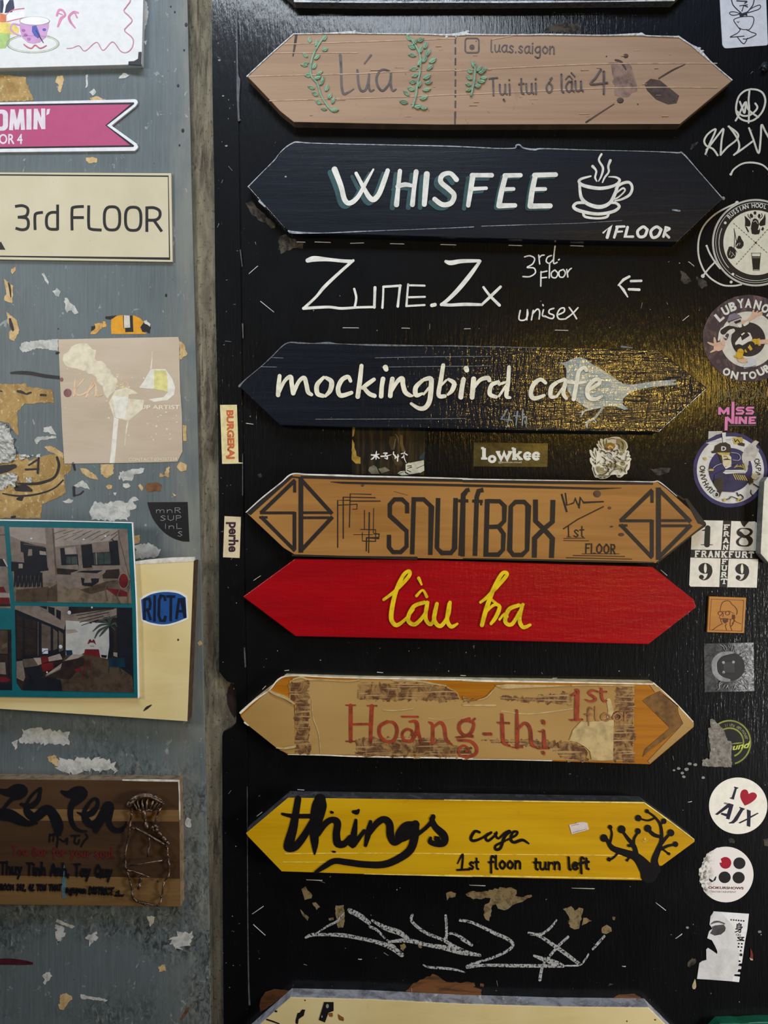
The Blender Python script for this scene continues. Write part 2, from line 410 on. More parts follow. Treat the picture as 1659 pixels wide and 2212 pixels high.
def mat_concrete():
    m = Mat('bare_concrete', .9, .15); m.base((140, 133, 112))
    m.mix(m.noise((90, 60, 22), 6, .7, .3, True, contrast=(.40, .66)), (96, 90, 76))
    p = m.xyz()
    mid = m.math('MULTIPLY', m.noise((120, 60, 14), 7, .75, .6, True, 4, contrast=(.46, .60)), m.mask(m.noise((4, 4, 7), 2, .5, 0, True, 8), .38, .55))
    m.mix(m.math('MULTIPLY', mid, .9), (58, 52, 42))
    m.mix(m.noise((300, 200, 220), 5, .75, 0, True, 14, contrast=(.58, .66)), (62, 57, 46)); m.mix(m.noise((520, 200, 420), 3, .7, 0, True, 17, contrast=(.66, .70)), (34, 30, 26))
    m.mix(m.noise((60, 60, 30), 4, .6, 0, True, 19, contrast=(.6, .75)), (122, 112, 78))
    m.bump(m.noise((300, 200, 160), 6, .75, 0, True), .45, .0012); return m.done()
def mat_black_panel(name, warm=True):
    m = Mat(name, .38, .10); m.base((11, 12, 14))
    m.mix(m.noise((10, 10, 7), 4, .6, .3, True, contrast=(.4, .7)), (8, 9, 10))
    m.mix(m.math('MULTIPLY', m.noise((90, 60, 50), 7, .72, .8, True, 6, contrast=(.60, .80)), .22), (52, 46, 36))
    m.mix(m.noise((180, 90, 150), 4, .7, .6, True, 15, contrast=(.715, .74)), (120, 116, 104))
    m.roughness(m.noise((25, 25, 18), 5, .6, .4, True, 23, contrast=(.35, .7)), .42, .54); m.coat(.62, .14)
    h = m.noise((520, 30, 26), 4, .65, .2, True, 28)
    m.bump(h, .25, .0010); m.bump(m.noise((260, 60, 60), 3, .65, 0, True, 33), .32, .0010); return m.done()
def mat_dark_board(name='navy_black_board_paint', rugged=True):
    q = 1 if rugged else .3
    m = Mat(name, .40, .15); m.base((22, 27, 36))
    m.mix(m.noise((5, 8, 90), 5, .6, .3, contrast=(.38, .7)), (15, 19, 26))
    m.roughness(m.noise((9, 9, 60), 4, .6), .34, .46); m.coat(1.0, .08 if rugged else .2)
    m.bump(m.noise((6, 8, 105), 4, .7, .2), .62*q, .0015); m.bump(m.noise((270, 40, 75), 3, .6), .55*q, .0010); return m.done()
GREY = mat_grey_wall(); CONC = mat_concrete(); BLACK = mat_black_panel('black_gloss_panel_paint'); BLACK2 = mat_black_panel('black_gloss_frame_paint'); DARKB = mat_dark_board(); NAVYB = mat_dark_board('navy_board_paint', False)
WHITE_PAINT = ink((236, 234, 222), .5, .10); CHALK = ink((190, 190, 186), .8, .35, .3, 500); STEEL = ink((214, 214, 208), .35, .1, .6)
BLACKINK = ink((24, 23, 24), .5, .2); CREAM_PAINT = ink((240, 234, 208), .5, .10)
CHIP = ink((222, 224, 222), .7, .3, .3, 300); DULL = ink((120, 120, 116), .6, .4, .4, 300)
PATCH_OCHRE = None
# ------------------------------------------------------------------ the setting
dG, dC = -0.003, -0.007       # steel sheet and concrete lie a little behind the black panel
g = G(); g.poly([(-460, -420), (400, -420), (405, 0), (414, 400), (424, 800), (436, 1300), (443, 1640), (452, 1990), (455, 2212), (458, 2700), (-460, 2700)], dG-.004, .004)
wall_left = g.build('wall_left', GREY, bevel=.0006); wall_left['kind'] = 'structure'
g = G(); g.poly([(380, -420), (540, -420), (540, 2700), (380, 2700)], dC-.02, .02)
lens = Crop(400, 1380, 600, 1580)
jamb = g.build('trim_1', CONC); jamb['kind'] = 'structure'
g = G()
left = [(455, -420), (457, 0), (459, 200), (463, 400), (465, 640), (469, 800), (472, 1000), (473, 1200), (473, 1451), (481, 1461), (491, 1472), (501, 1475), (505, 1476)]
notch = [(509, 1491), (511, 1520), (510, 1561), (501, 1571), (482, 1581), (480, 1590), (480, 1660), (481, 1976), (483, 2212), (485, 2700)]
strip_r = [(545, 2700), (538, 2212), (536, 1990), (534, 1640), (529, 1380), (524, 980), (520, 640), (517, 400), (514, 200), (511, 0), (508, -420)]
g.poly(left+notch+strip_r, -.006, .0075)
frame = g.build('trim_2', BLACK2, bevel=.0009); frame['kind'] = 'structure'
g = G(); g.poly([(500, -420), (2150, -420), (2150, 2700), (530, 2700)], -.006, .006)
wall_right = g.build('wall_right', BLACK); wall_right['kind'] = 'structure'
g = G(); g.poly(lens([(790, 755), (740, 830), (708, 950), (718, 1100), (765, 1230), (835, 1340), (868, 1300), (866, 900), (835, 790)]), dC, .0006)
g.build('hinge_recess', ink((48, 34, 24), .9, .3), jamb)
# ------------------------------------------------------------------ arrow boards
def board(name, label, outline, thick, mats, group='arrow boards on the black panel', bevel=.0009, marks=None, side=None):
    xs = [p[0] for p in outline]; ys = [p[1] for p in outline]
    r = thing(name, label, 'sign', sum(xs)/len(xs), (min(ys)+max(ys))/2, 0, group)
    g = G(); g.poly(outline, 0.0, thick, side=side)
    b = g.build('board', mats, r, bevel=bevel)
    return r
def part(root, name, mat, fn, label=None, kind=None, bevel=0):
    g = G(); fn(g)
    for h in pieces(g): o = h.build(name, mat, root, label, bevel, kind)
    return o
def pieces(g):
    """separate words and marks become parts of their own"""
    n = len(g.v); par = list(range(n))
    def find(i):
        while par[i] != i: par[i] = par[par[i]]; i = par[i]
        return i
    for f in g.f:
        a = find(f[0])
        for i in f[1:]: par[find(i)] = a
    box_ = {}
    for i, q in enumerate(g.v):
        r = find(i); b = box_.get(r)
        if b is None: box_[r] = [q.x, q.x, q.z, q.z]
        else: b[0] = min(b[0], q.x); b[1] = max(b[1], q.x); b[2] = min(b[2], q.z); b[3] = max(b[3], q.z)
    ks = list(box_); cl = {k: k for k in ks}
    def f2(i):
        while cl[i] != i: i = cl[i]
        return i
    for i, a in enumerate(ks):
        A = box_[a]; sa = max(A[1]-A[0], A[3]-A[2])
        for b in ks[i+1:]:
            B = box_[b]; sb = max(B[1]-B[0], B[3]-B[2])
            gx = max(0, A[0]-B[1], B[0]-A[1]); gz = max(0, A[2]-B[3], B[2]-A[3])
            if math.hypot(gx, gz) <= max(.019, .49*max(sa, sb)):
                x, y = f2(a), f2(b)
                if x != y: cl[x] = y
    tops = sorted({f2(k) for k in ks}, key=lambda k: box_[k][0])
    if len(tops) < 2: return [g]
    out = []
    for t in tops:
        h = G(); mp = {}
        for f, m, sm in zip(g.f, g.m, g.sm):
            if f2(find(f[0])) != t: continue
            idx = []
            for i in f:
                if i not in mp: mp[i] = len(h.v); h.v.append(g.v[i])
                idx.append(mp[i])
            h.face(tuple(idx), m, sm)
        out.append(h)
    return out
TH = {}
A1 = Crop(500, 30, 1080); A2 = Crop(960, 30, 1620)
# --- top partial board
T = .011
r = board('arrow_sign', 'dark arrow board with pale worn edge cut off by the photo top', [(637, 3), (800, 5), (1000, 5), (1456, 1), (1560, -95), (1462, -190), (634, -190), (528, -92)], T, [DARKB, DULL], side=1)
part(r, 'chipped_edge', CHIP, lambda g: (g.rib([(637, 2, 5), (700, 4, 2), (820, 4.5, 3), (1000, 4.5, 2), (1100, 4, 4), (1300, 3, 2), (1456, 0, 4)], 2, T, .0004)))
# --- board 1: pale plywood with two sprigs
T = .012
LUAW = wood('pale_plywood', (172, 142, 114), (157, 127, 100), (180, 150, 122), .62, 4, 110, .3, (140, 108, 84), (.60, .82))
out = A1([(95, 385), (385, 122)])+[(760, 72), (980, 74)]+A2([(700, 112), (1200, 118), (1275, 122), (1350, 175), (1440, 255), (1565, 360), (1280, 598)])+A1([(1300, 684), (900, 678), (385, 668), (350, 640), (300, 600), (240, 535), (150, 440)])
r = board('arrow_sign', 'pale plywood arrow board with green leaf sprigs, topmost whole sign', out, T, [LUAW, wood('plywood_edge', (120, 96, 76), (84, 66, 52), None, .7, 40, 500)], side=1)
def seams(g):
    for L in ([(320, 187), (600, 178), (900, 168), (1383, 152)], [(100, 386), (500, 376), (800, 368), (1100, 353), (1383, 347)], [(235, 536), (700, 522), (1100, 510), (1383, 497)], [(260, 242), (450, 239), (780, 240)]):
        g.rib(A1([(x, y, 5) for x, y in L]), 2, T, .0003)
    for L in ([(60, 438), (400, 424), (800, 405), (1150, 398), (1480, 400)], [(60, 308), (400, 290), (900, 270), (1480, 268)], [(260, 138), (430, 108)]):
        g.rib(A2([(x, y, 5) for x, y in L]), 2, T, .0003)
    rd = random.Random(5)
    for i in range(46):
        x, y = rd.uniform(640, 1450), rd.uniform(90, 258); l = rd.uniform(4, 22); a = rd.choice([0, 0, 0, 1.4])
        g.rib([(x, y, 1.1), (x+l*math.cos(a), y+l*.4*math.sin(a), .6)], 1, T, .0002)
part(r, 'plywood_seam', ink((202, 170, 144), .6, .15), seams, 'raised pale plywood seams')
def stains(g):
    g.poly(A2([(1085, 380), (1120, 352), (1170, 360), (1220, 400), (1275, 445), (1260, 485), (1215, 492), (1150, 465), (1100, 415)]), T, .0002)
    g.rib(A2([(1165, 350, 9), (1240, 305, 9), (1305, 275, 4)]), 3, T, .0002); g.rib(A2([(770, 588, 10), (850, 535, 8), (920, 490, 6)]), 3, T, .0002)
    g.rib(A1([(400, 130, 16), (392, 190, 14), (380, 258, 8)]), 4, T, .00015)
    for x, y, rr in ((985, 228, 15), (955, 470, 20), (1245, 470, 8), (505, 238, 6), (1050, 490, 4), (880, 230, 4)): g.blob(*A2([(x, y)])[0], T, rr*.4, rr*.33, .0008)
    g.rib(A2([(930, 250, 10), (960, 262, 14), (985, 300, 8)]), 3, T, .0003)
part(r, 'dark_stain', ink((84, 66, 58), .7, .3), stains)
part(r, 'scuff_mark', ink((150, 122, 106), .7, .3), lambda g: (g.poly(A2(rough([(905, 260), (1000, 265), (1040, 370), (1045, 420), (1000, 450), (925, 440), (910, 330)], 8, 22, 3)), T, .00012),))
def chip(g):
    g.rib(rough([(636, 73, 2), (760, 71, 3), (900, 73, 2.5), (980, 74, 5), (1010, 73, 6), (1130, 75, 2), (1300, 77, 3), (1400, 78, 3), (1465, 79, 4)], .8, 12, 8, False) if False else [(636, 73, 2), (700, 72, 2), (760, 70, 5), (790, 72, 2), (900, 73, 2.4), (970, 75, 4), (1005, 72, 8), (1020, 74, 3), (1130, 75, 2), (1180, 74, 3), (1300, 76, 2), (1380, 74, 5), (1400, 77, 2), (1465, 79, 3)], 2, T-.001, .0018)
    g.rib(A2([(1270, 122, 9), (1340, 168, 8), (1380, 195, 18), (1450, 262, 6), (1562, 358, 6)]), 2, T-.001, .0018)
    g.rib(A1([(95, 385, 6), (240, 250, 6), (385, 122, 6)]), 2, T-.001, .0016)
    rd = random.Random(9)
    for x, y in ((766, 68), (758, 71), (1000, 70), (1010, 68), (990, 76), (985, 80), (1385, 73), (1510, 104), (1518, 110), (965, 80)): g.blob(x, y, T-.001, rd.uniform(2.5, 6), rd.uniform(2, 4), .002)
part(r, 'chipped_edge', CHIP, chip, 'white chipped top edge')
PEN = ink((104, 92, 88), .6, .3)
def lua(g):
    for L in ([(672, 255, 18), (677, 330, 15), (680, 440, 15), (692, 492, 16), (720, 485, 12), (755, 463, 7)],
              [(778, 348, 14), (785, 430, 15), (802, 474, 15), (832, 462, 14), (850, 385, 12)], [(850, 372, 13), (848, 440, 14), (858, 476, 13), (880, 468, 8)],
              [(862, 255, 13), (842, 280, 10), (822, 306, 8)],
              [(975, 352, 10), (930, 345, 13), (898, 385, 14), (902, 440, 14), (932, 474, 14), (968, 440, 12), (986, 385, 10)], [(985, 368, 14), (984, 435, 15), (996, 474, 13), (1016, 464, 8)]):
        g.rib(A1(L), 5, T, .0003)
part(r, 'lettering', PEN, lua, 'thin engraved grey lettering')
def dash(g):
    for y in range(140, 610, 66): g.rib(A1([(1384, y), (1383, y+44)]), 3.2, T, .0003, cap=False)
    g.rib(A1([(1381, 606), (1381, 680)]), 3, T, .0003, cap=False)
part(r, 'dashed_line', ink((78, 66, 60), .6, .2), dash)
def small(g):
    g.rib(A2([(x, y) for x, y in rrect(113, 132, 187, 210, 14)]), 3, T, .0003, closed=True, sm=False); g.ring(*A2([(150, 180)])[0], 4.5, 2.5, T, .0003); g.blob(*A2([(150, 181)])[0], T, 3, 3, .0004)
    g.blob(*A2([(172, 148)])[0], T, 1.6, 1.6, .0003)
    (x0, y0), (x1, y1) = A2([(250, 206), (606, 214)]); hand(g, 'luas.saigon', x0, y0, x1, y1, 15, 2.6, T, .0003, seed=4)
    (x0, y0), (x1, y1) = A2([(246, 440), (760, 418)]); hand(g, 'Tui tui o lau', x0, y0, x1, y1, 22, 3.4, T, .0003, seed=8)
    for L in ([(575, 352, 7), (585, 345, 6), (572, 366, 5)], [(660, 352, 5), (678, 335, 6), (694, 352, 5)], [(690, 318, 5), (708, 338, 6)], [(322, 462, 8), (326, 468, 8)]): g.rib(A2(L), 2, T, .0003)
    g.rib(A2([(850, 300, 10), (822, 345, 10), (795, 380, 9), (885, 372, 9)]), 4, T, .0003); g.rib(A2([(866, 312, 12), (866, 430, 9)]), 4, T, .0003)
part(r, 'small_lettering', PEN, small)
GREEN = ink((128, 172, 138), .5, .3); GREEN2 = ink((160, 196, 160), .5, .2)
def sprigs(g):
    rd = random.Random(3)
    def leaf(px, py, ang, L, wd):
        a = math.radians(ang); pts = []
        for k in range(9): pts.append((px+L*k/8*math.cos(a), py-L*k/8*math.sin(a), wd*math.sin(math.pi*min(1, (k+.5)/8.6))))
        g.rib(pts, wd, T, .0006, 0, sm=False, cap=False)
        g.rib([(px+L*.1*math.cos(a), py-L*.1*math.sin(a), .8), (px+L*.95*math.cos(a), py-L*.95*math.sin(a), .8)], 1, T, .0011, 1, cap=False)
        g.rib([(p[0]+math.sin(a)*p[2]*.42, p[1]+math.cos(a)*p[2]*.42, .8) for p in pts[1:-1]], 1, T, .0012, 1, cap=False)
    def stem(M, P): g.rib(M([(x, y, 9) for x, y in P]), 3, T, .001, 0)
    stem(A1, [(572, 140), (520, 220), (492, 300), (492, 380), (530, 430), (552, 500), (595, 570), (625, 600)])
    for x, y, a in ((485, 180, 100), (565, 165, 60), (520, 200, 80), (560, 225, 20), (470, 268, 140), (478, 300, 200), (510, 280, 40), (470, 320, 170), (500, 340, 60), (495, 380, 180), (525, 375, 30), (510, 400, 20), (560, 420, 80), (515, 462, 160), (580, 478, 70), (535, 505, 150), (595, 525, 60), (555, 555, 150), (620, 555, 70), (590, 590, 170), (615, 592, 0), (545, 440, 60)):
        (px, py), = A1([(x, y)]); leaf(px, py, a, rd.uniform(13, 17), rd.uniform(6, 8.5))
    stem(A1, [(1105, 148), (1140, 200), (1165, 260), (1165, 350), (1150, 420), (1140, 500), (1120, 570)])
    for x, y, a in ((1105, 165, 120), (1150, 170, 30), (1190, 215, 70), (1135, 215, 150), (1200, 260, 60), (1140, 258, 170), (1220, 300, 30), (1180, 300, 60), (1150, 335, 190), (1205, 345, 40), (1155, 372, 200), (1185, 400, 30), (1140, 420, 180), (1195, 425, 10), (1130, 470, 160), (1180, 470, 10), (1100, 505, 140), (1165, 525, 20), (1090, 548, 170), (1130, 575, 10), (1165, 575, -10), (1150, 320, 60), (1165, 240, 80), (1120, 190, 60), (1150, 450, 60)):
        (px, py), = A1([(x, y)]); leaf(px, py, a, rd.uniform(14, 19), rd.uniform(7, 9.5))
    stem(A2, [(145, 440), (158, 380), (165, 330), (165, 275)])
    for x, y, a in ((150, 320, 140), (175, 312, 50), (185, 320, 20), (195, 345, 0), (150, 355, 150), (180, 365, 0), (165, 392, 10), (145, 385, 170), (160, 290, 100), (150, 405, 200), (200, 310, 30)):
        (px, py), = A2([(x, y)]); leaf(px, py, a, rd.uniform(11, 17), rd.uniform(6, 8.5))
part(r, 'leaf_sprig', [GREEN, GREEN2], sprigs, 'green painted relief leaf sprigs')
# --- board 2: navy, coffee cup
B1 = Crop(500, 290, 1060); B2 = Crop(1040, 290, 1600); T = .012
out = B1([(105, 335), (385, 57)])+B1([(1010, 68)])+B2([(300, 96), (1100, 110), (1290, 122), (1545, 410), (1250, 690), (600, 680), (-10, 664)])+B1([(780, 640), (385, 625), (340, 600)])
r = board('arrow_sign', 'navy arrow board with white lettering and a painted steaming coffee cup', out, T, [NAVYB])
def edge2(g):
    g.rib(B1([(107, 335, 8), (200, 240, 4), (275, 165, 6), (300, 130, 3), (345, 85, 7), (390, 57, 8), (420, 50, 10), (500, 56, 6), (700, 62, 6), (1000, 68, 6), (1380, 76, 7), (1659, 88, 5)]), 2, T-.0009, .0012)
    g.rib(B2([(0, 88, 5), (200, 90, 6), (222, 70, 8), (245, 68, 8), (270, 88, 8), (340, 98, 12), (400, 92, 7), (700, 101, 4), (1050, 109, 4), (1250, 118, 8), (1290, 124, 9), (1390, 235, 4), (1543, 410, 6)]), 2, T-.0009, .0012)
    g.rib(B1([(365, 618, 10), (400, 628, 16), (580, 632, 4), (775, 624, 7), (950, 617, 3), (1300, 604, 3), (1550, 593, 5)]), 2, T, .0002); g.rib(B1([(180, 428, 16), (215, 462, 10)]), 2, T-.0009, .0012); g.blob(*B1([(347, 272)])[0], T, 2.5, 2, .0003)
    g.rib(B2([(0, 588, 3), (200, 582, 4), (300, 578, 2), (600, 570, 2), (900, 552, 2)]), 1, T, .0002); g.blob(*B2([(1548, 410)])[0], T-.001, 4, 4, .001); g.rib(B2([(1225, 484, 10), (1268, 490, 12)]), 3, T, .0002)
part(r, 'chipped_edge', ink((168, 174, 178), .6, .4, .4, 300), edge2)  # chipped paint plus painted-in light along the top edge
WH = ([(660, 225, 38), (700, 330, 34), (725, 420, 32), (760, 440, 32), (810, 400, 28), (860, 310, 22), (908, 225, 12)], [(798, 250, 22), (845, 340, 26), (880, 400, 32), (910, 418, 34), (945, 380, 32), (980, 290, 32), (1000, 232, 28)],
      [(1078, 235, 28), (1066, 350, 28), (1056, 450, 34)], [(1182, 240, 32), (1168, 350, 28), (1158, 450, 32)], [(1062, 335, 26), (1110, 322, 30), (1160, 330, 22)], [(1250, 255, 38), (1242, 350, 36), (1234, 448, 32)],
      [(1440, 290, 32), (1400, 250, 28), (1350, 262, 32), (1340, 305, 32), (1390, 350, 32), (1425, 390, 32), (1405, 440, 32), (1350, 450, 32), (1300, 415, 30)],
      [(1545, 265, 36), (1530, 360, 32), (1515, 455, 28)], [(1540, 262, 30), (1600, 262, 28), (1665, 262, 30)], [(1535, 350, 26), (1630, 345, 22)])
WH2 = ([(155, 265, 32), (130, 360, 34), (112, 455, 34)], [(150, 264, 30), (250, 262, 28)], [(135, 352, 26), (205, 350, 24)], [(112, 458, 34), (215, 455, 28)],
       [(345, 265, 32), (325, 360, 34), (312, 455, 34)], [(340, 262, 32), (475, 258, 30)], [(330, 352, 26), (408, 350, 24)], [(312, 460, 34), (440, 458, 32)])
part(r, 'lettering_shadow', ink((44, 82, 84), .5, .25), lambda g: [g.rib([(x-9, y+7, w) for x, y, w in B1(L)], 10, T, .00025) for L in WH]+[g.rib([(x-5, y+4, w) for x, y, w in B2(L)], 10, T, .00025) for L in WH2], 'teal painted shadow behind the letters')
part(r, 'lettering', WHITE_PAINT, lambda g: [g.rib(B1(L), 10, T, .0007) for L in WH]+[g.rib(B2(L), 10, T, .0007) for L in WH2], 'white brushed capital letters')
def cup(g):
    for L in ([(700, 268, 10), (640, 285, 16), (625, 305, 18), (660, 330, 22), (760, 346, 22), (850, 328, 18), (885, 295, 16), (860, 275, 12), (815, 272, 6)],
              [(628, 310, 16), (632, 370, 18), (645, 415, 22), (690, 450, 24), (760, 465, 26), (820, 440, 22), (855, 380, 22), (880, 305, 16)],
              [(860, 345, 12), (900, 315, 18), (945, 308, 18), (965, 340, 16), (950, 385, 18), (900, 415, 14), (855, 425, 10)], [(865, 375, 9), (905, 345, 12), (918, 362, 10), (880, 400, 10), (850, 415, 8)],
              [(660, 438, 18), (610, 440, 18), (590, 465, 20), (630, 490, 22), (740, 510, 20), (840, 495, 20), (882, 465, 18), (860, 440, 16), (820, 440, 14)],
              [(650, 500, 14), (665, 528, 16), (740, 538, 14), (800, 530, 16), (815, 508, 14)],
              [(712, 205, 18), (735, 235, 12), (728, 275, 12), (738, 300, 8)], [(768, 128, 14), (752, 165, 12), (778, 215, 14), (768, 265, 12), (750, 300, 6)], [(825, 168, 18), (812, 205, 14), (815, 240, 12), (790, 275, 12), (775, 308, 8)]):
        g.rib(B2(L), 5, T, .0007)
part(r, 'cup_emblem', WHITE_PAINT, cup, 'white painted coffee cup with steam')
def fl(g):
    for L in ([(780, 630, 12), (825, 590, 18), (805, 660, 20)], [(870, 595, 18), (850, 660, 16)], [(865, 592, 16), (915, 590, 14)], [(858, 625, 14), (900, 622, 12)], [(935, 595, 18), (920, 655, 18), (970, 655, 16)],
              [(1060, 610, 18), (1035, 592, 18), (1000, 620, 18), (1010, 655, 18), (1045, 650, 18), (1062, 610, 18)], [(1150, 610, 18), (1120, 592, 18), (1085, 620, 18), (1095, 660, 18), (1130, 650, 18), (1150, 610, 18)],
              [(1180, 600, 16), (1165, 655, 16)], [(1178, 594, 14), (1205, 605, 14), (1175, 628, 14), (1200, 660, 16)]):
        g.rib(B2(L), 5, T, .0005, sm=len(L) > 3)
part(r, 'small_lettering', WHITE_PAINT, fl)
# --- board 3: dark board, bird
C1 = Crop(500, 720, 1060); C2 = Crop(1030, 720, 1560); T = .012
out = C1([(48, 338), (350, 63), (1000, 78)])+C2([(600, 98), (1230, 115), (1330, 190), (1560, 370), (1350, 560), (1230, 668), (400, 658)])+C1([(1200, 606), (780, 602), (310, 588)])
r = board('arrow_sign', 'dark slatted arrow board with cream script lettering and a pale bird', out, T, [DARKB])
def edge3(g):
    g.rib(C1([(50, 338, 14), (90, 295, 5), (190, 212, 4), (255, 152, 5), (350, 65, 6), (440, 62, 10), (520, 65, 5), (620, 62, 14), (700, 68, 3), (960, 76, 12), (1300, 80, 4), (1400, 80, 8), (1659, 86, 4)]), 1, T-.0009, .0012)
    g.rib(C2([(0, 92, 5), (130, 90, 6), (300, 96, 4), (430, 96, 3)]), 1, T-.0009, .0012); g.rib(C2([(980, 90, 14), (1050, 98, 8)]), 2, T-.0009, .0012)
    for L in ([(255, 155), (330, 158)], [(190, 214), (290, 216)], [(920, 157), (1300, 150), (1659, 147)], [(960, 216), (1300, 212), (1659, 208)], [(540, 550), (1100, 548), (1500, 545)]): g.rib(C1([(x, y, 4) for x, y in L]), 1, T, .0002)
part(r, 'chipped_edge', ink((120, 124, 126), .6, .5, .4, 300), edge3)  # edge wear, with the light caught on the rim painted in too
MB = ([(308, 272, 24), (302, 330, 28), (298, 395, 28)], [(305, 375, 22), (340, 305, 22), (378, 278, 28), (385, 320, 28), (395, 382, 30)], [(395, 385, 26), (430, 310, 24), (465, 285, 28), (480, 330, 28), (490, 375, 28), (512, 392, 22)],
      [(590, 282, 20), (548, 330, 30), (550, 385, 30), (585, 400, 26)], [(605, 284, 22), (640, 310, 32), (632, 365, 30), (600, 402, 18)],
      [(762, 305, 22), (745, 278, 26), (705, 300, 30), (682, 355, 30), (700, 398, 30), (768, 380, 24)],
      [(832, 208, 26), (822, 300, 30), (808, 405, 30)], [(912, 295, 24), (870, 325, 28), (838, 350, 22)], [(845, 345, 24), (880, 385, 28), (915, 400, 28)],
      [(970, 292, 30), (962, 340, 28), (958, 402, 30)], [(985, 218, 34), (990, 230, 30)],
      [(1030, 292, 30), (1022, 340, 30), (1016, 400, 30)], [(1022, 375, 20), (1060, 310, 26), (1092, 290, 32), (1098, 330, 30), (1112, 375, 30), (1140, 396, 26), (1160, 400, 12)],
      [(1225, 300, 22), (1180, 345, 30), (1182, 395, 30), (1222, 385, 16)], [(1235, 295, 24), (1275, 290, 30), (1278, 340, 32), (1268, 430, 32), (1240, 475, 30), (1200, 480, 26), (1150, 450, 18)], [(1230, 390, 14), (1262, 350, 16)],
      [(1355, 205, 26), (1340, 300, 28), (1326, 395, 28), (1365, 402, 24)], [(1390, 295, 20), (1425, 320, 30), (1412, 365, 28), (1385, 392, 16)], [(1326, 350, 14), (1375, 300, 14)],
      [(1485, 295, 30), (1475, 350, 30), (1468, 408, 32)], [(1502, 225, 34), (1506, 236, 30)], [(1550, 292, 32), (1545, 350, 32), (1540, 410, 30)], [(1545, 360, 18), (1590, 300, 24), (1640, 285, 28), (1650, 300, 26)])
MB2 = ([(218, 228, 24), (212, 330, 28), (200, 420, 28), (225, 435, 18)], [(145, 330, 26), (100, 350, 28), (88, 410, 30), (130, 430, 24)], [(150, 345, 18), (195, 330, 16)], [(150, 425, 16), (200, 350, 18)],
       [(465, 335, 22), (430, 312, 26), (385, 345, 30), (365, 410, 30), (390, 440, 30), (455, 420, 20)], [(545, 330, 24), (505, 365, 30), (500, 425, 28), (535, 430, 18)], [(555, 325, 22), (600, 318, 26), (585, 400, 28), (605, 440, 22)], [(545, 420, 16), (585, 365, 18)],
       [(740, 250, 24), (725, 232, 24), (690, 260, 26), (675, 340, 28), (655, 445, 28)], [(620, 330, 22), (680, 335, 22), (735, 328, 16)],
       [(745, 385, 22), (820, 345, 24), (830, 315, 24), (790, 318, 26), (750, 370, 28), (755, 430, 30), (800, 445, 26), (845, 425, 16)])
BIRD = Mat('pale_bird_paint', .42, .3); BIRD.base((142, 160, 160)); BIRD.mix(BIRD.noise((60, 30, 160), 5, .7, .3, contrast=(.4, .7)), (116, 134, 136)); BIRD.coat(1.0, .09); BIRD.bump(BIRD.noise((6, 8, 105), 4, .7, .2), .55, .0015); BIRD.bump(BIRD.noise((270, 40, 75), 3, .6), .5, .0010); BIRD = BIRD.done()
def bird(g):
    g.poly(smooth(C2([(548, 198), (600, 195), (640, 175), (690, 163), (740, 175), (775, 205), (840, 240), (920, 295), (990, 340), (1060, 345)]), 4)+C2([(1200, 325), (1345, 312), (1352, 322), (1310, 330), (1355, 338), (1345, 350), (1200, 360), (1090, 380), (1040, 400), (990, 440), (985, 480), (1025, 512), (1000, 518), (940, 495), (880, 490), (800, 515), (740, 505), (680, 465), (640, 430), (610, 380), (605, 300), (605, 240), (590, 215)]), T, .0005)
    for L in ([(780, 510, 14), (730, 525, 12), (705, 560, 10)], [(850, 505, 14), (800, 570, 14), (750, 600, 14), (745, 635, 10)], [(760, 585, 10), (735, 605, 8)], [(790, 575, 10), (805, 600, 8)], [(720, 530, 8), (690, 535, 6)]): g.rib(C2(L), 4, T, .0004)
part(r, 'bird_emblem', BIRD, bird, 'pale grey-blue painted bird silhouette')
part(r, 'lettering', CREAM_PAINT, lambda g: [g.rib(C1(L), 9, T, .0009) for L in MB]+[g.rib(C2(L), 9, T, .0009) for L in MB2], 'cream stencilled script')
part(r, 'small_lettering', ink((132, 142, 146), .6, .3), lambda g: [g.rib(C2(L), 4, T, .0004, sm=False) for L in ([(205, 515, 10), (165, 580, 10), (235, 588, 10)], [(222, 540, 8), (205, 632, 8)], [(275, 530, 12), (265, 620, 9)], [(250, 558, 8), (292, 560, 8)], [(312, 520, 10), (308, 622, 9)])]+[g.rib(C2([(310, 580, 9), (325, 562, 9), (336, 580, 9), (333, 632, 8)]), 4, T, .0004)])
# --- board 4: honey wood with geometric diamonds
E1 = Crop(510, 1010, 1010); E2 = Crop(1000, 1010, 1540); T = .014
SNW = wood('honey_bamboo', (168, 118, 58), (146, 98, 44), (178, 130, 70), .42, 5, 90, .45, (92, 58, 30), (.66, .82), off=2)
out = E1([(75, 318), (95, 345)])[:0]+E1([(72, 322), (400, 46), (900, 66)])+E2([(300, 80), (1300, 95), (1612, 372), (1280, 634), (600, 622)])+E1([(1400, 652), (800, 640), (420, 624), (340, 575)])
r = board('arrow_sign', 'honey brown wooden arrow board with black diamond emblems, above the red board', out, T, [SNW, wood('dark_wood_edge', (62, 44, 28), (40, 28, 18), None, .6, 40, 300)], side=1)
part(r, 'bright_edge', ink((226, 224, 214), .5, .2), lambda g: (g.rib(E1([(72, 320, 7), (180, 222, 9), (320, 110, 9), (400, 47, 10), (520, 50, 10), (780, 58, 14), (900, 62, 12), (1200, 68, 11), (1659, 80, 8)]), 3, T-.0014, .0018), g.rib(E2([(0, 76, 10), (300, 81, 7), (700, 86, 5), (1000, 90, 4), (1250, 95, 7), (1305, 96, 7), (1420, 190, 4)]), 2, T-.0014, .0018)), 'white highlight painted along the top edge')  # white strips paint the highlight onto the bevelled rim
SNI = ink((38, 31, 28), .5, .15)
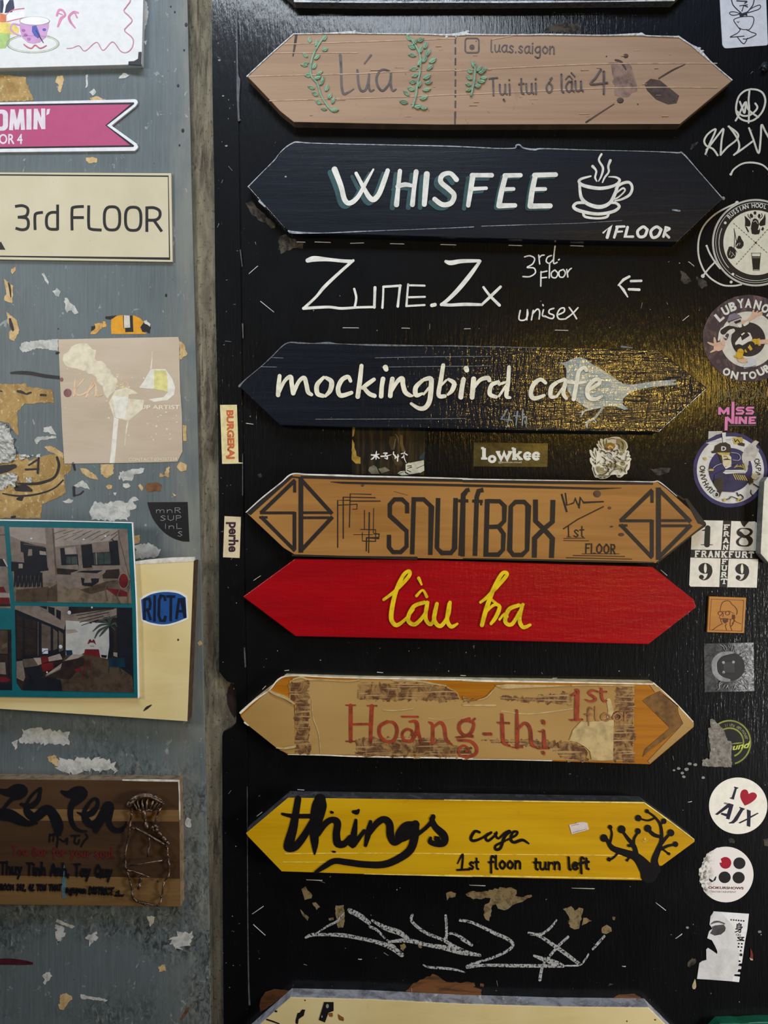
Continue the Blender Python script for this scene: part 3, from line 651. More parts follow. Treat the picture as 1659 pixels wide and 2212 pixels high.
def bars(g):
    g.poly(E1([(405, 62), (460, 66), (470, 78), (395, 72)])+[], T, .0003)
    g.rib(E1([(462, 68, 18), (900, 78, 22), (1659, 92, 22)]), 6, T, .0003, sm=False, cap=False); g.rib(E2([(0, 88, 20), (600, 100, 18), (1262, 106, 16)]), 6, T, .0003, sm=False, cap=False)
    g.rib(E1([(675, 102, 3), (760, 108, 15), (1200, 118, 16), (1659, 128, 18)]), 5, T, .0003, sm=False, cap=False); g.rib(E2([(0, 118, 17), (500, 130, 16), (900, 140, 14), (1052, 135, 3)]), 5, T, .0003, sm=False, cap=False)
    g.poly(E1([(72, 322), (400, 50), (408, 66), (104, 340)]), T, .0003); g.rib(E1([(400, 628, 14), (800, 640, 14), (1300, 650, 22)]), 4, T, .0003, sm=False, cap=False)
    g.rib(E2([(0, 604, 6), (400, 612, 12), (1000, 622, 8), (1270, 630, 5)]), 4, T, .0003, sm=False, cap=False)
    g.poly(E2([(1470, 205), (1490, 205), (1614, 372), (1600, 385), (1560, 370)]), T, .0003); g.rib(E2([(1300, 100, 8), (1470, 215, 9)]), 3, T, .0003, sm=False, cap=False); g.rib(E2([(1290, 632, 8), (1600, 385, 10)]), 3, T, .0003, sm=False, cap=False)
part(r, 'painted_border', SNI, bars)
def diamond(g, M, L, R, top, bot, xm, ym, w):
    """left/right tips, top, bottom, and the split lines of the SB diamond"""
    g1 = w*.35
    xl, xr = xm-g1, xm+g1; yt, yb = ym-g1*.55, ym+g1*.55
    P = lambda L2, ww: g.rib(M([(x, y, ww) for x, y in L2]), 1, T, .0003, sm=False, cap=False)
    P([(L+w*.6, yt-w*.45), (xl-w*.4, yt-w*.45)], w*.75); P([(xl-w*.5, yt-w*.7), (xl-w*.5, bot-w*1.1)], w)         # S horizontal then down
    P([(xl-w*.3, top+w*.9), (L+w*.8, yt-w*.4)], w); P([(xl-w*.45, top+w*1.4), (xl-w*.45, top+w*4.2)], w*.8)
    P([(L+w*.9, yb+w*.2), (xl-w*.35, bot-w*.7)], w*.95); P([(L+w*.4, yb+w*.35), (L+w*2.6, yb+w*.35)], w*.6)
    P([(xr+w*.5, top+w*.3), (xr+w*.5, bot-w*.2)], w*1.25); P([(xr+w*.4, top+w*.6), (R-w*.6, yt-w*.2)], w)
    P([(xr+w*.8, yt-w*.5), (R-w*.9, yt-w*.5)], w*.7); P([(xr+w*.8, yb+w*.45), (R-w*1.3, yb+w*.45)], w*.7); P([(R-w*.5, yb+w*.2), (xr+w*.4, bot-w*.6)], w)
part(r, 'diamond_emblem', SNI, lambda g: diamond(g, E1, 155, 705, 65, 615, 441, 342, 27), 'black split diamond emblem at the left tip')
part(r, 'diamond_emblem', SNI, lambda g: diamond(g, E2, 1025, 1528, 125, 618, 1276, 370, 26), 'black split diamond emblem at the right tip')
def snuff(g):
    P = lambda M, L, w: g.rib(M([(x, y, w) for x, y in L]), 1, T, .0003, sm=False, cap=False)
    P(E1, [(1226, 328), (1226, 262), (1190, 228), (1135, 228), (1102, 265), (1102, 345), (1222, 455), (1222, 565), (1180, 606), (1125, 606), (1096, 570), (1096, 482)], 30)
    P(E1, [(1274, 212), (1262, 622)], 32); P(E1, [(1262, 228), (1345, 228), (1400, 280), (1392, 626)], 31)
    P(E1, [(1448, 218), (1440, 575), (1475, 612), (1540, 612), (1566, 580), (1574, 218)], 32)
    for dx, M, x in ((0, E1, 1612),): P(M, [(1608, 632), (1626, 190), (1660, 158)], 30); P(M, [(1592, 238), (1660, 238)], 22)
    P(E2, [(-2, 590), (4, 190), (25, 152), (44, 146)], 28); P(E2, [(-10, 222), (36, 222)], 20)
    P(E2, [(80, 586), (92, 195), (105, 155), (136, 148)], 30); P(E2, [(62, 222), (132, 224)], 20); P(E2, [(120, 225), (122, 250)], 14)
    P(E2, [(162, 210), (152, 592)], 32); P(E2, [(160, 222), (245, 224), (276, 255), (274, 355), (238, 392), (175, 394)], 28); P(E2, [(238, 394), (270, 440), (266, 545), (235, 578), (150, 578)], 28)
    P(E2, [(345, 228), (408, 228), (434, 255), (426, 548), (392, 580), (335, 580), (310, 548), (318, 258), (352, 226)], 29)
    P(E2, [(482, 212), (482, 355), (535, 405), (594, 470), (588, 600)], 32); P(E2, [(598, 215), (594, 360), (540, 405), (476, 470), (474, 598)], 32)
part(r, 'lettering', SNI, snuff, 'black angular lettering')
def lines(g):
    P = lambda M, L, w: g.rib(M([(x, y, w) for x, y in L]), 1, T, .00025, sm=False, cap=False)
    for L, w in (([(728, 575), (728, 235), (820, 235)], 8), ([(768, 510), (768, 212), (1000, 216)], 8), ([(812, 430), (818, 188), (970, 192)], 7), ([(728, 270), (868, 262)], 6), ([(820, 240), (1035, 240)], 8), ([(868, 260), (866, 298), (835, 298)], 5), ([(920, 305), (920, 440)], 6), ([(955, 320), (953, 450)], 9), ([(986, 290), (984, 470)], 5),
                 ([(890, 443), (1000, 445), (1000, 528), (905, 526), (905, 465)], 6), ([(840, 480), (980, 480)], 4), ([(985, 474), (1026, 476), (1022, 505), (935, 503), (933, 600)], 8), ([(953, 450), (950, 612)], 7), ([(1130, 170), (1230, 198)], 2)): P(E1, L, w)
    for L, w in (([(655, 175), (672, 235), (690, 295)], 12), ([(680, 168), (690, 250), (735, 235)], 9), ([(735, 235), (745, 205), (760, 240), (770, 270), (780, 195), (800, 232), (935, 226)], 9), ([(665, 408), (760, 345), (935, 258)], 7), ([(700, 385), (702, 460)], 8), ([(690, 460), (718, 460)], 5),
                 ([(668, 470), (812, 468)], 4), ([(668, 484), (838, 486)], 4), ([(730, 583), (1075, 590)], 5), ([(685, 598), (1122, 608)], 5), ([(790, 572), (1040, 572)], 4)): P(E2, L, w)
    (x0, y0), (x1, y1) = E2([(735, 462), (812, 462)]); hand(g, 'st', x0, y0, x1, y1, 15, 2.4, T, .00025, seed=2)
    (x0, y0), (x1, y1) = E2([(812, 568), (1022, 572)]); hand(g, 'FLOOR', x0, y0, x1, y1, 12, 2.6, T, .00025, seed=5, sm=False)
part(r, 'thin_line_drawing', SNI, lines)
part(r, 'dark_stain', ink((92, 64, 40), .6, .4), lambda g: [g.blob(*M([(x, y)])[0], T, a, b, .0002, n=12) for M, x, y, a, b in ((E2, 890, 175, 9, 8), (E2, 972, 268, 4.5, 3.5), (E2, 1050, 445, 7, 4), (E1, 905, 128, 4, 3), (E2, 985, 392, 4, 2))])
# --- board 5: red
F = Crop(500, 1200, 1520); T = .012
def mat_red():
    m = Mat('red_gloss_paint', .33, .12); m.base((166, 4, 16)); m.mix(m.noise((5, 5, 40), 5, .6, .2, contrast=(.4, .7)), (146, 3, 13))
    m.roughness(m.noise((10, 8, 40), 4, .6), .40, .55); m.coat(.6, .16)
    m.bump(m.noise((30, 8, 160), 6, .7, .3), .45, .0014); m.bump(m.noise((260, 30, 45), 3, .6), .35, .0008); return m.done()
out = F([(40, 145), (222, 12), (700, 16), (1480, 40), (1625, 155), (1633, 182), (1465, 312), (800, 296), (225, 284)])
r = board('arrow_sign', 'glossy red arrow board with yellow script lettering', out, T, [mat_red()])
YEL = ink((236, 204, 22), .45, .16)
def lauba(g):
    for L in ([(535, 155, 10), (575, 125, 12), (622, 75, 13), (625, 55, 12), (605, 68, 13), (580, 120, 15), (565, 180, 16), (562, 225, 16), (580, 245, 14), (610, 225, 10), (640, 190, 8)],
              [(678, 165, 13), (640, 180, 14), (620, 225, 15), (645, 242, 14), (680, 205, 12), (690, 165, 11)], [(688, 165, 13), (682, 220, 14), (700, 242, 13), (715, 215, 9), (722, 175, 9)],
              [(722, 170, 13), (712, 225, 15), (735, 248, 14), (762, 210, 12), (768, 165, 12)], [(765, 170, 12), (758, 225, 14), (772, 250, 14), (794, 240, 7)],
              [(650, 142, 10), (672, 122, 8), (686, 145, 11)], [(658, 80, 12), (668, 102, 7)],
              [(875, 165, 9), (905, 140, 12), (960, 80, 13), (968, 62, 12), (950, 65, 13), (920, 120, 15), (895, 190, 16), (880, 245, 14)], [(885, 210, 8), (920, 175, 10), (942, 180, 13), (930, 215, 14), (912, 240, 10)], [(905, 148, 10), (938, 175, 9)],
              [(1010, 175, 13), (975, 190, 14), (962, 232, 14), (985, 242, 13), (1012, 200, 11), (1025, 172, 10)], [(1022, 175, 13), (1012, 225, 14), (1025, 252, 14), (1050, 244, 9)], [(942, 225, 8), (960, 205, 8), (970, 215, 8)]):
        g.rib(F(L), 6, T, .0014)
part(r, 'lettering', YEL, lauba, 'thick yellow brushed script', bevel=.0004)
# --- board 6: peeling tape
H1 = Crop(500, 1440, 1020); H2 = Crop(1000, 1440, 1530); T = .013
out = H1([(60, 320), (150, 235), (370, 65), (900, 80)])+H2([(200, 92), (1290, 108), (1470, 280), (1562, 380), (1560, 408), (1265, 660), (500, 636)])+H1([(1400, 630), (800, 614), (390, 606), (300, 552), (90, 385), (65, 345)])
HW_ = wood('orange_varnished_wood', (178, 114, 24), (156, 94, 14), None, .35, 5, 150, .5, off=4)
TAPE = wood('aged_packing_tape', (178, 140, 80), (160, 124, 66), (190, 156, 98), .36, 4, 22, .5, (150, 116, 62), (.62, .8), .35, off=9)
TAPE2 = ink((202, 176, 122), .4, .15)
r = board('arrow_sign', 'arrow board wrapped in peeling brown tape with faded red lettering', out, T, [HW_, ink((226, 208, 160), .5, .2)], side=1)
def tape(g):
    g.poly(H1([(66, 340), (190, 225), (262, 165), (300, 190), (430, 258), (440, 555), (400, 566), (310, 560), (95, 388)]), T, .0004)
    g.poly(H1([(400, 100), (470, 75), (540, 92), (850, 95), (880, 90), (1270, 95), (1480, 132), (1480, 610), (1400, 622), (800, 606), (400, 602), (330, 575), (440, 556), (436, 250), (400, 230)]), T, .00055)
    g.poly(H1([(1480, 132), (1560, 180), (1580, 230), (1660, 245), (1660, 628), (1480, 622)]), T, .00055)
    g.poly(H2([(0, 240), (90, 232), (180, 195), (215, 140), (225, 128), (735, 125), (1150, 128), (1160, 150), (1150, 640), (940, 640), (500, 628), (0, 618)]), T, .00055)
    g.poly(H2([(1250, 640), (1265, 655), (1558, 408), (1560, 380), (1470, 285), (1325, 140), (1260, 120), (1300, 175), (1330, 165), (1450, 260), (1460, 320), (1490, 385), (1440, 440)]), T, .0005)
    g.poly(H2([(1215, 230), (1250, 205), (1330, 168), (1440, 260), (1455, 330), (1490, 388), (1380, 480), (1270, 560), (1215, 610), (1230, 560), (1400, 415)]), T, .00035, 1)
part(r, 'brown_tape', [TAPE, ink((128, 90, 44), .4, .3)], tape, 'brown packing tape, creased and peeling')
TORN = Mat('brown_paper_residue', .7, .3); TORN.base((92, 58, 34)); TORN.mix(TORN.noise((110, 60, 90), 6, .7, .8, contrast=(.44, .60)), (158, 122, 70)); TORN.mix(TORN.noise((20, 20, 500), 3, .6, .2, off=6, contrast=(.55, .6)), (176, 142, 92)); TORN = TORN.done()
def torn(g):
    for M, L in ((H1, [(402, 110), (530, 92), (540, 605), (440, 600), (440, 250), (405, 215)]), (H1, [(875, 115), (1250, 110), (1480, 140), (1560, 190), (1580, 235), (1500, 242), (1180, 232), (875, 228)]),
                 (H1, [(860, 500), (1000, 488), (1400, 492), (1500, 500), (1520, 545), (1659, 560), (1659, 632), (1100, 620), (860, 612)]), (H2, [(0, 205), (80, 225), (60, 238), (0, 242)]), (H2, [(120, 495), (480, 498), (730, 510), (770, 512), (850, 580), (845, 640), (700, 634), (590, 560), (400, 540)]),
                 (H2, [(250, 200), (500, 205), (540, 190), (740, 165), (735, 260), (560, 252), (400, 240), (260, 225)]), (H2, [(1040, 135), (1155, 135), (1160, 640), (1015, 635), (1020, 330)])):
        g.poly(M(rough(L, 13, 15, len(L))), T, .00068)
part(r, 'paper_residue', TORN, torn, 'torn dark paper residue')
def curls(g):
    g.rib(H1([(262, 168, 10), (300, 188, 16), (370, 215, 18), (432, 258, 8)]), 4, T, .0025); g.rib(H1([(310, 560, 6), (360, 564, 12), (438, 552, 14)]), 4, T, .0018)
    g.rib(H1([(425, 88, 8), (480, 74, 10), (530, 88, 9), (640, 92, 6), (800, 100, 7), (880, 92, 5)]), 3, T, .0014); g.rib(H1([(1110, 97, 5), (1270, 98, 9), (1390, 118, 8), (1478, 133, 9)]), 3, T, .0014)
    g.rib(H1([(555, 230, 5), (562, 350, 6), (600, 460, 6), (615, 605, 4)]), 2, T, .001); g.rib(H1([(1040, 300, 4), (1130, 303, 7), (1250, 290, 4)]), 2, T, .001); g.rib(H1([(1350, 355, 3), (1440, 365, 4), (1540, 352, 3)]), 2, T, .0008)
    g.poly(H2([(220, 128), (300, 120), (420, 122), (735, 128), (600, 136), (320, 148), (265, 148)]), T, .0016); g.rib(H2([(100, 228, 4), (160, 208, 8), (205, 160, 5)]), 2, T, .001); g.rib(H2([(740, 128, 6), (900, 126, 6), (1160, 130, 8)]), 2, T, .0012)
    g.poly(H2([(720, 500), (745, 430), (800, 370), (830, 375), (1020, 360), (1015, 630), (940, 635), (870, 630), (860, 575), (830, 545), (770, 510)]), T, .0012)
    g.rib(H2([(0, 262, 9), (220, 262, 12)]), 3, T, .0009); g.rib(H2([(260, 300, 5), (450, 320, 9), (740, 285, 6)]), 3, T, .0008); g.rib(H2([(985, 230, 30), (1000, 300, 36), (985, 340, 24)]), 8, T, .0008)
part(r, 'tape_crease', TAPE2, curls, 'pale lifted tape creases')
part(r, 'bright_edge', ink((240, 232, 208), .5, .15), lambda g: (g.rib(H1([(62, 318, 16), (150, 240, 13), (262, 160, 9), (372, 67, 9), (700, 74, 8), (1100, 83, 9), (1659, 92, 10)]), 3, T-.0012, .0016), g.rib(H2([(0, 92, 10), (180, 98, 12), (700, 106, 9), (1285, 118, 9)]), 3, T-.0012, .0016), g.rib(H1([(90, 385, 10), (115, 405, 8)]), 3, T, .0008), g.rib(H2([(1290, 112, 9), (1400, 210, 10), (1480, 290, 8), (1556, 372, 7)]), 3, T-.0012, .0016), g.rib(H1([(390, 606, 4), (640, 610, 8), (900, 620, 9), (1659, 632, 10)]), 3, T-.0008, .0012), g.rib(H2([(0, 625, 8), (300, 630, 4), (600, 636, 8)]), 2, T-.0008, .0012)))  # pale strips put grazing light into the colour of the rim
HR = ink((160, 62, 32), .55, .3)
def hoang(g):
    P = lambda M, L, w=5: g.rib(M(L), w, T, .0009)
    P(H1, [(822, 268, 26), (822, 400, 27), (822, 515, 24)]); P(H1, [(968, 272, 28), (962, 400, 27), (958, 520, 22)]); P(H1, [(820, 398, 16), (968, 396, 16)])
    for x, y in ((822, 266), (822, 515), (970, 270)): P(H1, [(x-32, y, 9), (x, y, 10), (x+32, y, 9)])
    P(H1, [(1075, 380, 22), (1025, 410, 24), (1022, 470, 24), (1065, 515, 20), (1120, 505, 22), (1142, 440, 24), (1120, 388, 20), (1070, 380, 14)])
    P(H1, [(1275, 385, 24), (1278, 440, 26), (1240, 510, 24), (1190, 505, 20), (1178, 460, 18), (1210, 432, 18), (1245, 445, 16), (1240, 475, 12)]); P(H1, [(1230, 380, 14), (1275, 382, 24), (1288, 450, 24), (1310, 525, 14)]); P(H1, [(1175, 345, 12), (1285, 346, 14)])
    P(H1, [(1365, 385, 14), (1385, 400, 20), (1388, 470, 24), (1385, 525, 20)]); P(H1, [(1390, 420, 14), (1440, 385, 20), (1468, 420, 24), (1480, 500, 22), (1518, 535, 12)]); P(H1, [(1365, 528, 8), (1410, 528, 8)])
    G1 = lambda pts: [((x*H1.s), (y*H1.s)) for x, y in pts]
    P(H1, [(1640, 360, 20), (1580, 385, 22), (1570, 430, 24), (1600, 470, 20), (1660, 480, 22)]); P(H2, [(0, 365, 20), (50, 370, 16), (75, 385, 18), (60, 440, 22), (20, 470, 18), (-40, 480, 14)]); P(H2, [(55, 375, 16), (82, 352, 12)])
    P(H2, [(-30, 500, 14), (50, 505, 20), (92, 545, 22), (85, 590, 20), (30, 612, 18), (-20, 600, 14), (-25, 555, 14), (10, 535, 14), (40, 560, 14), (20, 575, 12)])
    P(H2, [(145, 456, 20), (190, 456, 20)])
    P(H2, [(265, 325, 20), (268, 420, 26), (275, 510, 24), (315, 535, 14)]); P(H2, [(240, 380, 14), (312, 382, 14)])
    P(H2, [(365, 298, 18), (368, 420, 26), (368, 545, 24)]); P(H2, [(375, 420, 14), (420, 382, 20), (455, 420, 24), (465, 520, 24), (498, 548, 12)]); P(H2, [(335, 546, 9), (405, 546, 9)])
    P(H2, [(548, 432, 16), (550, 480, 24), (552, 545, 22)]); P(H2, [(510, 554, 12), (582, 552, 12)]); P(H2, [(520, 440, 10), (552, 436, 12)]); P(H2, [(545, 372, 26), (548, 382, 24)]); P(H2, [(545, 582, 22), (548, 588, 20)])
    P(H2, [(775, 165, 30), (772, 250, 32), (770, 355, 30)]); P(H2, [(730, 362, 12), (808, 358, 12)]); P(H2, [(735, 195, 14), (770, 175, 18)])
    P(H2, [(908, 168, 12), (875, 160, 14), (852, 180, 16), (880, 200, 18), (900, 220, 16), (870, 236, 14), (840, 228, 12)]); P(H2, [(938, 150, 14), (940, 205, 18), (955, 235, 14), (974, 230, 8)]); P(H2, [(918, 172, 10), (972, 170, 10)])
part(r, 'lettering', HR, hoang, 'rust red serif lettering')
def hfl(g):
    (x0, y0), (x1, y1) = H2([(826, 368), (1150, 366)])
    hand(g, 'floor', x0, y0, x1, y1, 17, 3.4, T, .0014, seed=11)
part(r, 'small_lettering', ink((170, 116, 72), .6, .3), hfl)
# --- board 7: yellow
I1 = Crop(510, 1700, 1020); I2 = Crop(960, 1700, 1520); T = .0195
YW = wood('yellow_varnished_wood', (206, 158, 6), (188, 138, 4), (216, 172, 20), .36, 5, 120, .5, (170, 124, 8), (.62, .8), .2, off=5)
out = I1([(68, 325), (365, 75)])+I2([(0, 82), (700, 92), (1278, 100), (1400, 185), (1600, 335), (1602, 350), (1265, 598), (600, 586)])+I1([(1000, 616), (320, 594), (85, 350)])
EDG = Mat('dusty_dark_edge', .8, .2); EDG.base((58, 57, 56)); EDG.mix(EDG.noise((60, 60, 60), 6, .7, .4, contrast=(.5, .7)), (92, 90, 88)); EDG.mix(EDG.noise((200, 60, 200), 4, .7, .4, off=5, contrast=(.6, .7)), (34, 33, 32)); EDG = EDG.done()
r = board('arrow_sign', 'yellow wooden arrow board with black brush script and a painted tree', out, T, [YW, EDG], side=1)
part(r, 'bright_edge', ink((250, 226, 120), .4, .2), lambda g: (g.rib(I2([(0, 84, 5), (700, 94, 6), (1275, 101, 8)]), 2, T-.0006, .001), g.rib(I2([(1280, 102, 7), (1400, 188, 8), (1500, 262, 7), (1598, 336, 5)]), 2, T-.0008, .0012), g.rib(I1([(900, 612, 3), (1659, 628, 9)]), 2, T-.0004, .0007), g.rib(I2([(0, 566, 8), (600, 576, 7), (1250, 586, 5)]), 2, T, .0003), g.rib(I1([(340, 470, 4), (900, 466, 4), (1659, 470, 3)]), 1, T, .0002), g.rib(I1([(330, 528, 3), (1000, 530, 3)]), 1, T, .0002), g.rib(I2([(0, 430, 3), (900, 436, 4), (1250, 440, 3)]), 1, T, .0002)))
BR = ink((22, 18, 20), .35, .25, .5)
def things(g):
    P = lambda M, L, w=5: g.rib(M(L), w, T, .0006)
    P(I1, [(435, 85, 46), (420, 180, 50), (400, 290, 62), (370, 400, 70), (372, 428, 60), (420, 415, 56), (480, 340, 50), (530, 250, 40)]); P(I1, [(325, 190, 18), (400, 205, 30), (530, 205, 32)])
    P(I1, [(590, 88, 80), (585, 130, 104), (572, 190, 100), (560, 250, 84), (550, 330, 66), (553, 400, 50), (552, 470, 14)]); P(I1, [(575, 330, 40), (620, 265, 44), (670, 232, 42), (712, 250, 50), (705, 330, 52), (715, 395, 56), (760, 400, 46), (800, 355, 34)])
    P(I1, [(842, 235, 22), (830, 320, 44), (815, 405, 50), (850, 375, 36), (900, 310, 26)]); P(I1, [(825, 175, 22), (848, 178, 34), (862, 163, 16)]); P(I1, [(670, 178, 20), (680, 180, 14)])
    P(I1, [(945, 245, 24), (930, 320, 44), (910, 410, 24)]); P(I1, [(925, 345, 30), (985, 260, 44), (1040, 228, 46), (1078, 260, 52), (1085, 340, 54), (1110, 392, 42), (1150, 370, 50)])
    P(I1, [(1270, 265, 40), (1200, 280, 70), (1150, 330, 60), (1160, 355, 66), (1220, 330, 54), (1260, 275, 44)]); P(I1, [(1262, 260, 50), (1255, 350, 58), (1225, 440, 56), (1150, 500, 52), (1040, 545, 48), (900, 545, 46), (780, 530, 44), (690, 522, 40), (620, 560, 36), (560, 600, 22)])
    P(I1, [(1265, 340, 30), (1320, 300, 26), (1370, 250, 30), (1385, 210, 34)]); P(I1, [(1375, 225, 34), (1400, 280, 44), (1460, 340, 54), (1460, 390, 52), (1410, 402, 40), (1365, 385, 34), (1368, 360, 20)]); P(I1, [(680, 455, 12), (695, 457, 12)])
    g.poly(I1([(1395, 345), (1430, 350), (1440, 380), (1410, 385), (1390, 370)]), T, .0006)
part(r, 'lettering', BR, things, 'thick black brushed script')
def cafe(g):
    P = lambda M, L, w=5: g.rib(M(L), w, T, .0005)
    P(I2, [(225, 290, 16), (195, 285, 18), (170, 325, 20), (185, 345, 18), (235, 330, 14), (280, 300, 14)]); P(I2, [(300, 292, 16), (265, 318, 18), (280, 345, 16), (330, 305, 14), (335, 290, 12)]); P(I2, [(325, 300, 16), (345, 330, 14), (385, 295, 12), (415, 280, 12)])
    P(I2, [(420, 285, 18), (385, 320, 20), (360, 390, 18), (330, 400, 18), (330, 375, 14), (390, 345, 12)]); P(I2, [(400, 340, 12), (455, 312, 14), (468, 288, 14), (440, 290, 16), (425, 330, 18), (445, 355, 18), (500, 340, 18), (540, 362, 10)])
    (x0, y0), (x1, y1) = I2([(130, 528), (225, 528)]); P(I2, [(85, 490, 8), (118, 430, 12), (112, 525, 14)]); P(I2, [(82, 532, 12), (160, 528, 14)])
    hand(g, 'st', *I2([(160, 526)])[0], *I2([(228, 524)])[0], 15, 4.2, T, .0005, seed=3); hand(g, 'floon', *I2([(285, 524)])[0], *I2([(500, 524)])[0], 16, 4.6, T, .0005, seed=6)
    hand(g, 'turn', *I2([(575, 528)])[0], *I2([(752, 528)])[0], 15, 4.6, T, .0005, seed=7); hand(g, 'left', *I2([(795, 530)])[0], *I2([(935, 524)])[0], 15, 4.8, T, .0005, seed=9)
part(r, 'small_lettering', BR, cafe)
def tree(g):
    P = lambda L, w=5: g.rib(I2(L), w, T, .0005)
    P([(1040, 335, 20), (1075, 390, 34), (1150, 420, 44), (1230, 450, 56), (1290, 520, 90), (1310, 560, 110)]); P([(1355, 530, 60), (1345, 470, 44), (1370, 400, 34), (1390, 340, 24), (1385, 250, 18), (1350, 195, 14), (1300, 158, 12)])
    g.poly(I2([(1240, 470), (1330, 510), (1390, 505), (1355, 535), (1268, 597)]), T, .0006)
    P([(1380, 245, 14), (1410, 215, 12)]); P([(1345, 200, 12), (1300, 215, 12), (1245, 200, 12)]); P([(1062, 258, 10), (1072, 300, 14), (1060, 360, 16)]); P([(1135, 275, 14), (1175, 330, 22), (1215, 380, 28), (1230, 450, 34)]); P([(1212, 370, 20), (1215, 330, 16), (1240, 290, 14)]); P([(1180, 376, 12), (1210, 382, 16)])
    P([(1300, 265, 18), (1340, 305, 24), (1385, 320, 20)]); P([(1385, 370, 20), (1420, 325, 18), (1450, 295, 14)]); P([(1385, 400, 18), (1430, 378, 16), (1480, 368, 14)]); P([(1400, 400, 12), (1440, 430, 10)]); P([(1110, 425, 12), (1080, 455, 12), (1055, 465, 12)]); P([(1195, 440, 12), (1170, 470, 12)])
    for x, y, q in ((1022, 328, 24), (1062, 258, 14), (1135, 272, 25), (1182, 376, 10), (1240, 283, 18), (1242, 200, 20), (1298, 156, 13), (1303, 266, 23), (1405, 220, 17), (1450, 294, 22), (1480, 367, 17), (1438, 428, 9), (1055, 464, 13), (1170, 470, 8)): g.poly(I2(circle(x, y, q, q*1.02, 16)), T, .0006)
part(r, 'tree_emblem', BR, tree, 'black painted tree with round buds')
part(r, 'paint_chip', ink((232, 190, 60), .5, .2), lambda g: (g.rib(I2([(1268, 345, 4), (1280, 352, 9), (1300, 340, 4)]), 2, T, .0003), g.blob(*I2([(1280, 335)])[0], T, 3.5, 4, .0005)))
g = G(); pl = I2([(798, 242), (840, 235), (850, 228), (885, 224), (915, 230), (925, 272), (815, 303)])
g.poly(pl, T+.0002, .0003); tg = g.build('price_label', ink((222, 208, 198), .6, .08)); tag(tg, 'small torn white price label stuck on the yellow board', 'sticker')
g = G(); g.rib(I2([(812, 248), (860, 238)]), .8, T+.0005, .0001); g.rib(I2([(822, 292), (912, 268)]), .8, T+.0005, .0001); g.build('printed_rule', ink((120, 110, 140), .6, .1), tg)
# --- bottom cream board
J1 = Crop(520, 1900, 1040); J2 = Crop(1000, 1880, 1520); T = .0155
CRW = wood('cream_painted_wood', (224, 204, 146), (214, 192, 132), (230, 212, 158), .55, 12, 40, .35, (168, 142, 92), (.66, .8), .25)
EDGW = Mat('scuffed_pale_edge', .75, .3); EDGW.base((176, 174, 174)); EDGW.mix(EDGW.noise((60, 60, 120), 6, .7, .4, contrast=(.45, .62)), (120, 118, 118)); EDGW.mix(EDGW.noise((90, 60, 200), 4, .7, .4, off=5, contrast=(.6, .72)), (236, 236, 236)); EDGW = EDGW.done()
r = board('arrow_sign', 'cream arrow board with scuffed pale edge cut off by the photo bottom', [(627, 2154), (800, 2158), (1000, 2168), (1200, 2174), (1401, 2176), (1500, 2275), (1405, 2370), (622, 2352), (518, 2250)], T, [CRW, EDGW], side=1)
part(r, 'painted_mark', BLACKINK, lambda g: (g.poly(J1([(575, 845), (640, 846), (640, 905), (605, 918), (580, 985), (538, 968)]), T, .0005), g.poly(J1(rough([(385, 935), (425, 895), (445, 900), (430, 940), (400, 965), (395, 995), (378, 992)], 4, 14, 2)), T, .0003), g.rib(J1([(180, 965, 10), (220, 978, 10), (265, 995, 8)]), 3, T, .0003), g.blob(*J1([(243, 908)])[0], T, 3.5, 2.4, .0005), g.blob(*J1([(443, 832)])[0], T, 1.8, 1.6, .0004)))
part(r, 'brown_scrape', ink((140, 92, 40), .6, .3), lambda g: (g.poly(J1(rough([(670, 925), (710, 950), (705, 978), (680, 970)], 5, 12, 5)), T, .0003), g.poly(J1(rough([(605, 925), (635, 920), (630, 948), (610, 945)], 4, 12, 4)), T, .0003), g.blob(*J2([(1325, 1030)])[0], T, 2.5, 2, .0003), g.blob(*J2([(1130, 1040)])[0], T, 2, 2, .0003)))
part(r, 'mark_highlight', ink((150, 150, 150), .5, .1), lambda g: (g.poly(J1(circle(597, 873, 10, 15, 12)), T+.0005, .0002), g.poly(J1(circle(560, 945, 5, 8, 8)), T+.0005, .0002)))
# ------------------------------------------------------------------ signs and prints on the grey steel wall
LA = Crop(0, 0, 480); LB = Crop(0, 340, 480); LC = Crop(0, 670, 480); LD = Crop(0, 1060, 560); LE = Crop(0, 1550, 480, 1604)
LF = Crop(0, 670, 260, 1250); LG = Crop(0, 1130, 310); LH = Crop(0, 1300, 310); LI = Crop(0, 1680, 290); LJ = Crop(250, 1690, 400, 1185)
def sheet(name, label, cat, outline, mat, d, t=.00025, group=None, sub='sheet', bevel=0, side=None):
    xs = [p[0] for p in outline]; ys = [p[1] for p in outline]
    r = thing(name, label, cat, (min(xs)+max(xs))/2, (min(ys)+max(ys))/2, d, group)
    g = G(); g.poly(outline, d, t, side=side); g.build(sub, mat, r, bevel=bevel)
    return r, d+t
